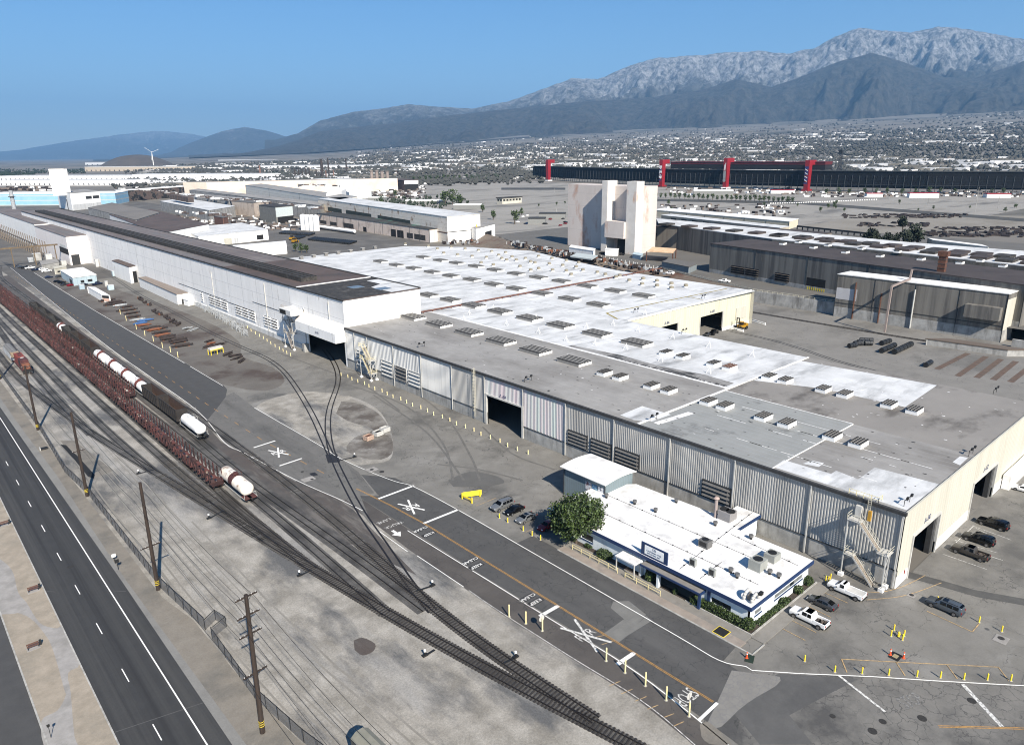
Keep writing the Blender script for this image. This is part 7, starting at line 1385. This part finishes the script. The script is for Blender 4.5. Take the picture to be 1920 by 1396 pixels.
FB=[(0,245,330,338,m_fw,'long white warehouse band, upper one behind the sky-blue hall',90),(0,250,338,348,m_fw,'long white warehouse band, lower one behind the sky-blue hall',60),(250,488,327,338,m_fw,'long white warehouse right of the square tower skyline',70),(262,330,322,328,m_fg,'low grey warehouse above the long white one',90),(160,342,313,322,m_ft,'long tan warehouse in front of the wind turbine',80),(476,762,311,321,m_fw,'long white warehouse behind the thin chimneys',120),(745,850,305,310.5,m_fw,'thin white warehouse behind the parked trees row',120),(741,925,291,299,m_fb,'long pale blue warehouse with green marks',150),(650,735,297,304,m_fb,'short pale blue warehouse left of the long one',150),(845,885,312,323,m_fg,'grey shed, left of the pair near the open lot',60),(885,955,310,321,m_ft,'tan flat shed, right of the pair near the open lot',70),(920,1012,306,314,m_fw,'white warehouse just left of the grandstand end',90),(1065,1168,294,301,m_fw,'white warehouse behind the left half of the grandstand',160),(1030,1110,301,305,m_fg,'grey roof behind the left end of the grandstand',90),(1140,1228,300,310,m_fg,'grey hall above the grandstand next to the second red pylon',90),(1190,1230,306,312,m_fw,'small white hall touching the second red pylon',40),(1560,1650,310,320,m_fw,'grey-white canopy row right of the press box',60),(1650,1700,308,317,m_ft,'pale tan wall section right of the press box',60),(1705,1915,305,314,m_ft,'long pinkish hall behind the right part of the grandstand',90),(1625,1725,296,303,m_fg,'dark glazed hall behind the control mast',120),(1560,1620,297,302,m_fw,'small white hall beside the control mast',90),(160,220,305,310,m_fw,'white estate block left of the turbine',90),(225,280,303,309,m_fw,'white estate block right of the first one',90),(410,512,300,308,m_fw,'pale estate of halls before the power plant',120),(360,420,305,309,m_fg,'grey estate of halls left of the pale one',90),(460,500,285,290,m_fw,'white block on the rise above the pale estate',120),(534,550,284,288,m_fw,'small white block on the rise',80),(1290,1330,303,308,m_fw,'white shed over the middle of the press box',60),(940,975,293,297,m_fw,'white roof at the upper centre town edge',120),(1000,1060,280,284,m_fw,'long white roof in the town above the grandstand',150),(740,850,283,287,m_fw,'white roofs row above the pale blue warehouse',150)]
for f_ in FB: fbox(*f_[:5],f_[5],f_[6],rm=m_fr if f_[4] in(m_fg,) else m_roofw)
# small buildings in the lots
for (x,y,sx_,sy_,h_,m,l,rm) in ((g(955,381)[0],g(955,381)[1],38,12,8,m_creamw,'small abandoned cream office with dark windows alone in the open lot',m_roofbl),):
    t=thing('lot_office',l,'office building',(x,y,0)); MB().box(x-sx_/2,x+sx_/2,y-sy_/2,y+sy_/2,0,h_).build('wall',m,t); MB().box(x-sx_/2-1,x+sx_/2+1,y-sy_/2-1,y+sy_/2+1,h_,h_+1).build('roof',rm,t)
    for k in range(6): MB().box(x-17+k*6,x-13+k*6,y-sy_/2-.2,y-sy_/2,4,6.5).build('window',m_vdark,t)
    for k in range(2): MB().box(x-sx_/2-.2,x-sx_/2,y-5+k*6,y-2+k*6,4,6.5).build('window',m_vdark,t)
LB=[(1010,410,1060,5,m_gut,'low dark-roofed office among trees left of the pale tower'),(990,420,1022,5,m_gut,'dark carport behind the parked cars left of the pale tower'),(760,383,830,5,m_wht,'white low office behind the pines'),(690,378,720,6,m_wht,'white low block left of the pines'),(850,392,900,5,m_wht,'white canopies right of the pines'),(1300,366,1375,7,m_wht,'white speedway gate building under the middle pylon'),(1445,363,1490,5,m_gred,'red-roofed ticket booth row left of the right pylon'),(1625,370,1655,5,m_gred,'red-roofed kiosk in front of the grandstand, leftmost on the right side'),(1705,371,1760,6,m_gred,'longer red-roofed kiosk in front of the grandstand'),(1850,371,1895,5,m_gred,'red-roofed kiosk at the right end of the grandstand')]
for (x0,y0,x1,h_,m,l) in LB:
    a,b=g(x0,y0).xy,g(x1,y0).xy; e=b-a; n=Vector((-e[1],e[0])).normalized(); n=n if n[1]>0 else -n; t=thing('low_building',l,'low building',(a[0],a[1],0)); Q=[a,b,b+n*14,a+n*14]; MB().prism(Q,0,h_).build('wall',m_wht if m==m_gred else m_fg,t); MB().prism(Q,h_,h_+1.2).build('roof',m,t)
# chimneys
m_chb=mat('chimney_brown',(.05,.038,.033),(.085,.065,.058),sc=.2); m_chp=mat('chimney_pink',(.42,.34,.31),(.5,.42,.38),sc=.2); m_chr=mat('chimney_brick',(.30,.16,.12),(.36,.22,.17),sc=.2)
CH=[(489,336,311,2.2,m_chr,'lone brick-red chimney right of the long white warehouse')]+[(554+6.8*k,335,317,1.8,m_chb,'brown chimney in the dark row, %s from the left'%od(k)) for k in range(5)]+[(594,335,319,1.6,m_chb,'brown chimney close left of the tallest black one'),(605,335,299,3.6,m_chb,'tallest thick black chimney'),(617.5,335,297,1.8,m_chb,'slender black chimney right of the tallest'),(650.5,328,298,2.2,m_chb,'lone dark chimney right of the black group'),(612,336,321,1.5,m_chr,'short red-brown chimney in the black group'),(626,335,320,1.4,m_chr,'short brick chimney at the right of the black group')]+[(698.5+9.8*k,356,322,3.0,m_chp,'thick pinkish chimney, %s of four'%od(k)) for k in range(4)]+[(596,298,281,6,m_fw,'white power plant stack, left'),(608,298,280,5,m_fw,'white power plant stack, middle'),(623,298,284,5,m_fw,'white power plant stack, right')]
for (x,yb,yt,r,m,l) in CH:
    c=g(x,yb); 
    r*=1.35
    z=min(200,max(10,[q for q in range(5,220) if (lambda v:CY+FPX*v[1]/v[2])(ROT.transposed()@Vector((c[0],c[1],q-CAMH)))<=yt][0])); t=thing('chimney',l,'chimney',(c[0],c[1],0),0,'chimneys'); MB().cyl((0,0,0),(0,0,z),r,10,r*.8).build('shaft',m,t,local=True); MB().cyl((0,0,z),(0,0,z+1.2),r*1.05,10).build('rim',m,t,local=True)
a=g(590,298); t=thing('power_plant','white power plant body under its stacks','power plant',(a[0],a[1],0)); MB().cbox(a[0]+30,a[1]-60,14,120,60,28,.6).cbox(a[0]+60,a[1]-90,22,50,40,44,.6).build('block',m_fw,t)
# wind turbine
c=g(289,316); t=thing('wind_turbine','white three-bladed wind turbine on the left horizon','wind turbine',(c[0],c[1],0)); k=FPX/(ROT.transposed()@Vector((c[0],c[1],-CAMH)))[2]; hh=29/k; MB().cyl((0,0,0),(0,0,hh),2.6,10,1.6).build('tower',m_wht,t,local=True); u=Vector((-c[1],c[0],0)).normalized(); v_=Vector((-c[0],-c[1],0)).normalized(); MB().cbox(0,0,hh+1,8,4,4,math.atan2(c[1],c[0])).build('nacelle',m_wht,t,local=True)
for k_ in range(3):
    an_=RD(22+120*k_); d=u*math.cos(an_)*-1+Vector((0,0,1))*math.sin(an_); o=v_*5+Vector((0,0,hh+1)); MB().bar(o,o+d*14/k,3.4,1).build('blade',m_wht,t,local=True)
# control mast
c=g(1553,330); t=thing('scoring_mast','dark lattice scoring mast behind the grandstand','mast',(c[0]+60,c[1],0)); mb=MB()
for sx_ in (-3,3):
    for sy_ in (-3,3): mb.bar((sx_,sy_,0),(sx_,sy_,66),1.2)
for z in range(6,66,6): mb.bar((-3,-3,z),(3,3,z+6),.6); mb.bar((3,-3,z),(-3,3,z+6),.6)
mb.build('lattice',m_gut,t,local=True); MB().box(-4.5,4.5,-4.5,4.5,58,66).build('head',m_gst,t,local=True)
# trees
def ftree(h,r,n,seed,mats=None):
    rr=random.Random(seed); mb=MB(); 
    for k in range(7): a=rr.uniform(0,6.28); q=r*.5*rr.random(); leaves(mb,blob((q*math.cos(a),q*math.sin(a),h*.35+rr.random()*h*.42),r*.5,n//7,rr,.9,.4),r*.22,rr)
    return mb
TM=[ftree(9,3.9,260,s) for s in (1,2,3)]; meshes=[]
for k,mb in enumerate(TM):
    o=mb.build('crown',m_leaf); tr_=MB().cyl((0,0,0),(0,0,4.5),.35,6,.2).build('trunk',m_bark); meshes.append((o.data,tr_.data)); bpy.data.objects.remove(o); bpy.data.objects.remove(tr_)
mb=ftree(9,3.9,500,9); m_pine=[mat('pine_a',(.02,.03,.016),(.03,.042,.022)),mat('pine_b',(.03,.045,.022),(.04,.055,.03)),m_leaf[2]]; o=mb.build('crown',m_pine); meshes.append((o.data,meshes[0][1])); bpy.data.objects.remove(o)
def ptree(x,y,z,s,lab,grp,k):
    t=thing('tree',lab,'tree',(x,y,z),rf.uniform(0,6),grp); t.scale=(s,s,s)
    for nm,me in (('crown',meshes[k][0]),('trunk',meshes[k][1])): o=bpy.data.objects.new(nm,me); COL.objects.link(o); o.parent=t
TL=[(835,384,2.4,'tall pine left of the pair beside the rusty hall'),(848,383,2.7,'tallest pine beside the rusty hall'),(862,386,2.0,'slim pine right of the pair beside the rusty hall'),(740,371,1.6,'dark tree left of the pines near the white blocks'),(715,384,1.5,'wide dark tree over the rusty hall roof'),(925,412,1.3,'round tree left of the parked cars'),(965,420,1.7,'big tree in front of the parked car lot'),(978,404,1.1,'small tree above the parked car lot'),(905,398,1.2,'tree at the right end of the white canopies'),(555,472,.8,'palm-like tree by the white roof corner, left'),(565,474,.9,'palm-like tree by the white roof corner, middle'),(575,474,.8,'palm-like tree by the white roof corner, right'),(1628,462,1.7,'dark tree, leftmost of the big clump above the monitor roofs'),(1640,460,1.5,'dark tree, second of the big clump above the monitor roofs'),(1658,464,1.4,'dark tree, third of the big clump above the monitor roofs'),(1676,465,1.4,'dark tree, fourth of the big clump above the monitor roofs'),(1700,466,1.7,'dark tree, fifth of the big clump above the monitor roofs'),(1718,464,2.1,'dark tree, tallest at the right of the big clump'),(1692,432,1.6,'lone green tree above the big dark clump')]
for i,(x,y,s,l) in enumerate(TL): z=TZ if x>1600 else 0; c=g(x,y,z); ptree(c[0],c[1],z,s,l,'yard trees',i%3 if x<1600 else 3)
for i in range(30): c=g(1230+i*8.8,371+i*.35+rf.uniform(-.4,.4)); ptree(c[0],c[1],0,.95+rf.random()*.3,'small round street tree in the row before the speedway, %s from the left'%od(i),'street trees before the speedway',i%3)
for i in range(11): c=g(775+i*11+rf.uniform(-2,2),340-i*.4); ptree(c[0],c[1],0,1.5+rf.random()*.5,'round tree in the row across the open lot, %s from the left'%od(i),'trees across the open lot',i%3)
for i in range(16): c=g(1545+i*24+rf.uniform(-5,5),362+rf.uniform(-3,5)); ptree(c[0],c[1],0,1.1+rf.random()*.4,'tree at the grandstand foot right of the press box, %s from left'%od(i),'trees at the foot of the grandstand',i%3)
for i in range(26): c=g(1010+rf.uniform(0,910),385+rf.uniform(-4,14)); ptree(c[0],c[1],0,.45+rf.random()*.4,'low scrub bush on the bare strip before the speedway','scrub on the bare strip',i%3) if c[0]>470 else None
# parked car lot near the tower (far)
cm=[m_wh2,m_blk2,m_gry2,m_red2,m_nav]; CB_=[]
for i in range(30):
    c=g(962+rf.uniform(0,100),415+rf.uniform(-12,9)+0); me_=None
    t=thing('parked_car','small far car in the tree-dotted lot left of the pale tower','car',(c[0],c[1],0),rf.choice((.1,1.6)),'cars in the lot left of the pale tower'); MB().box(-2.2,2.2,-.9,.9,.3,.95).box(-1.3,1,-.8,.8,.95,1.45).build('body',rf.choice(cm),t,local=True)
# light and flag masts in the lots
for i,(x,yb,yt) in enumerate(((1555,386,366),(1666,378,368),(1740,384,370),(1828,398,352),(1870,392,368),(1146,390,378),(1043,404,392),(1040,365,354))):
    c=g(x,yb); k=FPX/(ROT.transposed()@Vector((c[0],c[1],-CAMH)))[2]; t=thing('lamp_mast','thin lamp mast in the speedway lot, %s'%od(i),'lamp mast',(c[0],c[1],0),0,'lamp masts in the speedway lot'); MB().cyl((0,0,0),(0,0,(yb-yt)/k),.25,5).build('pole',m_concw,t,local=True)
bm=MB()
for i in range(46): c=g(1445+i*4.4+0,374-(.0 if i<10 else (i-10)*.12)+8-i*.07); bm.cbox(c[0],c[1],.6,3,.8,1.2)
tag(bm.build('barrier_line',m_wht),'curving line of white water barriers in the speedway lot','barriers',None,'stuff')
cv2=MB(); cv3=MB()
for (x0,y0,x1,y1,n) in ((300,360,440,376,40),(200,352,330,362,30),(440,372,600,392,40),(330,398,430,404,25),(480,340,640,350,40)):
    for _ in range(n): q=rf.random(); c=g(x0+(x1-x0)*q,y0+(y1-y0)*q+rf.uniform(-1.5,1.5),17); rf.choice((cv2,cv3)).cbox(c[0],c[1],17.6,rf.uniform(2,14),rf.uniform(1,4),rf.uniform(.6,2.5),rf.uniform(-.1,.1)+rf.choice((0,1.57)))
tag(cv2.build('rooftop_clutter',m_roofbr),'dark ducts and units scattered over the middle roofs','roof units',None,'stuff'); tag(cv3.build('rooftop_clutter',m_greyb),'pale ducts and units scattered over the middle roofs','roof units',None,'stuff')
# black debris strips
dm=MB()
for _ in range(300):
    q=rf.random()
    if q<.35: p=(1580+rf.uniform(0,230),406+rf.uniform(-4,3))
    elif q<.8: p=(1735+rf.uniform(0,190),430+rf.uniform(-4,14))
    else: p=(1610+rf.uniform(0,130),420+rf.uniform(-2,6))
    c=g(*p); dm.cbox(c[0],c[1],.6,rf.uniform(2,9),rf.uniform(1,3),rf.uniform(.6,1.8),rf.uniform(-.9,1.2)+.9)
tag(dm.build('debris',m_roll),'long black debris windrows on the bare ground behind the right-hand halls','debris',None,'stuff')
# elevated rail trestle
t=thing('trestle','dark steel trestle with many legs running behind the monitor roofs','trestle',(*g(1500,422).xy,0)); a,b=g(1495,424,8),g(1650,440,8); tm=MB(); tm.bar((a[0],a[1],8),(b[0],b[1],8),1,1.4)
for k in range(15): p=a+(b-a)*k/14; MB().bar((p[0],p[1],0),(p[0],p[1],8),.7).build('leg',m_gut,t)
tm.build('girder',m_gut,t)
# town on the rising plain: houses and tree crowns
hs=[MB(),MB(),MB(),MB()]; tsx=MB()
def gz(px_,r):   # place at bearing column px_ and range r
    d=ROT@Vector((px_-CX,0,FPX)); d=Vector((d[0],d[1],0)).normalized(); return d*r
cnt=0
for _ in range(17000):
    px_=rf.uniform(330,2050); r=1750*math.exp(rf.random()**.85*1.72)
    if r<2500 and px_>980: r+=300
    p=gz(px_,r); z=rise(p[0],p[1]); nn=MN.noise(Vector((p[0]*.0011,p[1]*.0011,3))); n2=MN.noise(Vector((p[0]*.004,p[1]*.004,9)))
    if px_<700 and r>5200: continue
    if r>4500 and rf.random()<min(.85,(r-4500)/3000): continue
    if nn>-.2 and cnt<9500 and rf.random()<.9:
        cnt+=1; big=rf.random()<.06; w_=rf.uniform(25,80) if big else rf.uniform(8,16); l_=w_*rf.uniform(.5,1.6); h_=rf.uniform(5,10) if big else rf.uniform(3,6); m_=rf.choice((1,1,2,3,3,0,0)) if not big else rf.choice((0,0,1)); hs[m_].cbox(p[0],p[1],z+h_/2-.5,w_,l_,h_+1,rf.choice((0,1.57,.3))+.1*n2)
    if n2>-.1 or rf.random()<.25:
        for q in range(2):
            s=rf.uniform(3,7)*(1+r/9000); x=p[0]+rf.uniform(-30,30)*3; y=p[1]+rf.uniform(-30,30)*3; zz_=rise(x,y); v=[(x-s,y,zz_+s*.6),(x,y-s,zz_+s*.5),(x+s,y,zz_+s*.6),(x,y+s,zz_+s*.5),(x,y,zz_+s*1.4),(x,y,zz_-1)]; tsx.grid(v,[(0,1,4),(1,2,4),(2,3,4),(3,0,4),(0,5,1),(1,5,2),(2,5,3),(3,5,0)])
for k,(s_,m) in enumerate(zip(hs,(mat('wall_town_white',(.62,.62,.62)),mat('town_beige',(.30,.28,.24)),mat('town_roof_brown',(.22,.16,.13)),mat('town_grey',(.3,.3,.3))))): tag(s_.build('town_houses',m),['white','beige','brown-roofed','grey'][k]+' houses of the town spread below the mountains','town',None,'stuff')
tag(tsx.build('town_trees',mat('town_tree',(.055,.06,.052),(.095,.095,.085),sc=.01)),'dark tree crowns scattered through the far town','trees',None,'stuff')
# nearer belts of dark trees and clutter between 1200 and 2300 m
nb=MB(); cl=[MB(),MB(),MB()]
for (x0,x1,y0,y1,n,s0) in ((0,65,325,332,120,7),(250,480,336,345,200,5),(330,480,322,330,90,5),(496,540,318,332,220,7),(300,470,343,350,120,3.5),(760,800,310,318,60,7),(955,1012,318,326,160,6),(1000,1016,314,330,60,5),(620,780,325,332,150,5),(1110,1230,352,362,60,3.5),(0,160,318,326,200,6),(700,880,372,392,90,4),(880,940,330,340,60,6)):
    for _ in range(n):
        c=g(rf.uniform(x0,x1),rf.uniform(y0,y1)); s=s0*rf.uniform(.5,1.2); x,y=c[0],c[1]
        for q in range(3):
            x_,y_=x+rf.uniform(-s,s),y+rf.uniform(-s,s); z_=rf.uniform(0,s*.6); v=[(x_-s*.6,y_,z_+s*.5),(x_,y_-s*.6,z_+s*.5),(x_+s*.6,y_,z_+s*.5),(x_,y_+s*.6,z_+s*.5),(x_,y_,z_+s*1.2),(x_,y_,z_-.4)]; nb.grid(v,[(0,1,4),(1,2,4),(2,3,4),(3,0,4),(0,5,1),(1,5,2),(2,5,3),(3,5,0)])
tag(nb.build('tree_belt',m_leaf[2]),'dark belts of trees between the far warehouses','trees',None,'stuff')
for (x0,x1,y0,y1,n,sz) in ((300,500,346,352,130,5),(0,110,352,358,60,6),(640,800,342,372,260,3.5),(330,470,405,422,90,2.5),(250,470,348,356,120,5),(560,700,330,336,70,6),(380,420,425,440,60,2.5),(470,560,398,432,140,2.4),(700,770,335,352,120,4),(1250,1500,352,366,150,3),(1500,1920,360,370,200,3),(960,1060,330,336,80,4),(1240,1480,385,408,120,3),(820,1010,326,334,160,5),(350,480,340,344,70,6)):
    for _ in range(n): c=g(rf.uniform(x0,x1),rf.uniform(y0,y1)); rf.choice(cl).cbox(c[0],c[1],sz*.3,sz*rf.uniform(.5,3),sz*rf.uniform(.4,1.5),sz*rf.uniform(.3,1.3),rf.uniform(0,3))
for k,m in enumerate((m_wht,m_roll,mat('clutter_mid',(.25,.2,.17)))): tag(cl[k].build('yard_clutter',m),['white','dark','brown'][k]+' clutter of vans, bins and stock in the far yards','clutter',None,'stuff')
# ---------------------------------------------------------------- mountains
RG=[ # columns/rows of ridge crest, range, half depth
 ([(560,262),(600,250),(640,226),(700,209),(750,203),(790,195),(830,199),(900,203),(960,190),(1010,170),(1065,147),(1110,148),(1160,124),(1210,108),(1270,105),(1320,99),(1380,97),(1420,103),(1465,93),(1500,72),(1535,57),(1570,62),(1620,67),(1665,56),(1710,62),(1750,70),(1800,80),(1850,84),(1880,80),(1920,85),(2000,95),(2150,130)],17500,5200),
 ([(430,296),(500,287),(560,275),(600,262),(640,246),(700,238),(780,229),(860,216),(940,207),(1000,200),(1100,189),(1200,183),(1290,168),(1340,150),(1400,165),(1440,150),(1500,121),(1560,103),(1620,122),(1690,150),(1740,150),(1800,128),(1850,104),(1920,84),(2000,80),(2150,110)],13200,3000),
 ([(340,293),(380,285),(395,276),(430,262),(470,246),(510,238),(545,244),(580,256),(640,270)],25000,3500),
 ([(-300,292),(40,288),(120,280),(200,266),(240,259),(300,250),(370,244),(420,250),(480,262),(560,268)],42000,9000)]
RP=[]
for tab,r0,wd in RG:
    out=[]
    for (cx_,cy_) in tab:
        d=ROT@Vector((cx_-CX,cy_-CY,FPX)); out.append((cx_,CAMH+d[2]*r0/math.hypot(d[0],d[1])))
    RP.append((out,r0,wd))
def mheight(col,r,x,y):
    base=lerp(FT,col)*min(1.6,((r-2000)/8000)**1.15); best=base-30; w_=0
    for tab,r0,wd in RP:
        if col<tab[0][0]-20 or col>tab[-1][0]+20: continue
        h0=lerp(tab,col); q=abs(r-r0)/wd if r<r0 else abs(r-r0)/(wd*.8)
        if q<1.3:
            e=max(0,1-q); hh_=base+(h0-base)*(e**1.15)
            if hh_>best: best=hh_; w_=(1-e)*min(1,e*6)*(h0-base)
    tt=math.atan2(y,x)*14500; n=MN.ridged_multi_fractal(Vector((tt*.00085,r*.00038,1.7)),.85,2.1,8,1.0,2.0); n2=MN.ridged_multi_fractal(Vector((tt*.0034,r*.0017,5.7)),.8,2.1,5,1.0,2.0)
    return best+w_*.66*(min(n,1.6)-1.40)+max(0,best-base)*.13*(n2-1.25)*min(1,w_/250)+ (8*(n2-1) if best>base+60 else 0)
cols_n,rn=820,190; v=[];f=[]
for i in range(cols_n+1):
    col=-200+2360*i/cols_n; 
    for j in range(rn+1):
        r=9400+10600*(j/142) if j<=142 else 20000+34000*((j-142)/(rn-142))**1.3; p=gz(col,r); v.append((p[0],p[1],mheight(col,r,p[0],p[1])))
for i in range(cols_n):
    for j in range(rn): a=i*(rn+1)+j; f.append((a,a+rn+1,a+rn+2,a+1))
m_mt=bpy.data.materials.new('mountain'); m_mt.use_nodes=True; T_=NT(m_mt); b_=T_.n['Principled BSDF']; b_.inputs['Roughness'].default_value=1
se=T_.new('SeparateXYZ'); T_.l.new(T_.pos(),se.inputs[0]); n1=T_.noise(T_.pos(),.0016,9,.72); n3=T_.noise(T_.pos(),.006,7,.75)
hh_=T_.math('ADD',T_.ramp(se.outputs[2],500,2100),T_.math('MULTIPLY',T_.math('SUBTRACT',n1,.5),1.7)); 
n4=T_.noise(T_.pos((1,1,.22)),.010,9,.8); base=T_.mix(T_.ramp(n4,.4,.6),(.010,.013,.011),(.075,.07,.058)); snow=T_.mix(T_.ramp(n4,.42,.58),(.05,.052,.055),(.40,.40,.40)); ln=T_.new('VectorMath',operation='LENGTH'); T_.l.new(T_.pos((1,1,0)),ln.inputs[0]); out=T_.mix(T_.math('MULTIPLY',T_.ramp(hh_,.1,.6),T_.ramp(T_.math('ADD',ln.outputs['Value'],T_.math('MULTIPLY',n1,1500)),14800,15800)),base,snow); T_.l.new(out,b_.inputs['Base Color']); bp=T_.new('Bump'); bp.inputs['Strength'].default_value=1; bp.inputs['Distance'].default_value=160; T_.l.new(n3,bp.inputs['Height']); T_.l.new(bp.outputs[0],b_.inputs['Normal'])
mt=MB().grid(v,f).build('mountains',m_mt,smooth=True); mt['kind']='structure'
# low knoll left of the turbine
kn=[];kf=[]
for i in range(33):
    for j in range(9):
        u=i/32;q=j/8; x,y=gz(250+130*u,5200+1500*q)[:2]; kn.append((x,y,rise(x,y)-5+ 78*math.sin(PI*q)*max(0,math.sin(PI*u))**.7*(1+.25*MN.noise(Vector((x*.004,y*.004,0))))))
for i in range(32):
    for j in range(8): a=i*9+j; kf.append((a,a+9,a+10,a+1))
struct(MB().grid(kn,kf).build('hill',mat('hill_brown',(.12,.10,.08),(.17,.14,.11),sc=.01),smooth=True))
# ---------------------------------------------------------------- haze
HZ=bpy.data.materials.new('haze'); HZ.use_nodes=True; n_=HZ.node_tree; n_.nodes.clear(); o_=n_.nodes.new('ShaderNodeOutputMaterial'); pv=n_.nodes.new('ShaderNodeVolumePrincipled'); pv.inputs['Color'].default_value=(.30,.60,1,1); pv.inputs['Density'].default_value=3.9e-5; pv.inputs['Anisotropy'].default_value=.1; n_.links.new(pv.outputs[0],o_.inputs['Volume'])
hz=MB().box(-48000,56000,-10000,56000,-1.1,3600).build('haze',HZ); hz['kind']='stuff'; hz['label']='thin blue haze in the air over the whole valley'; hz['category']='haze'
SC.cycles.volume_bounces=0
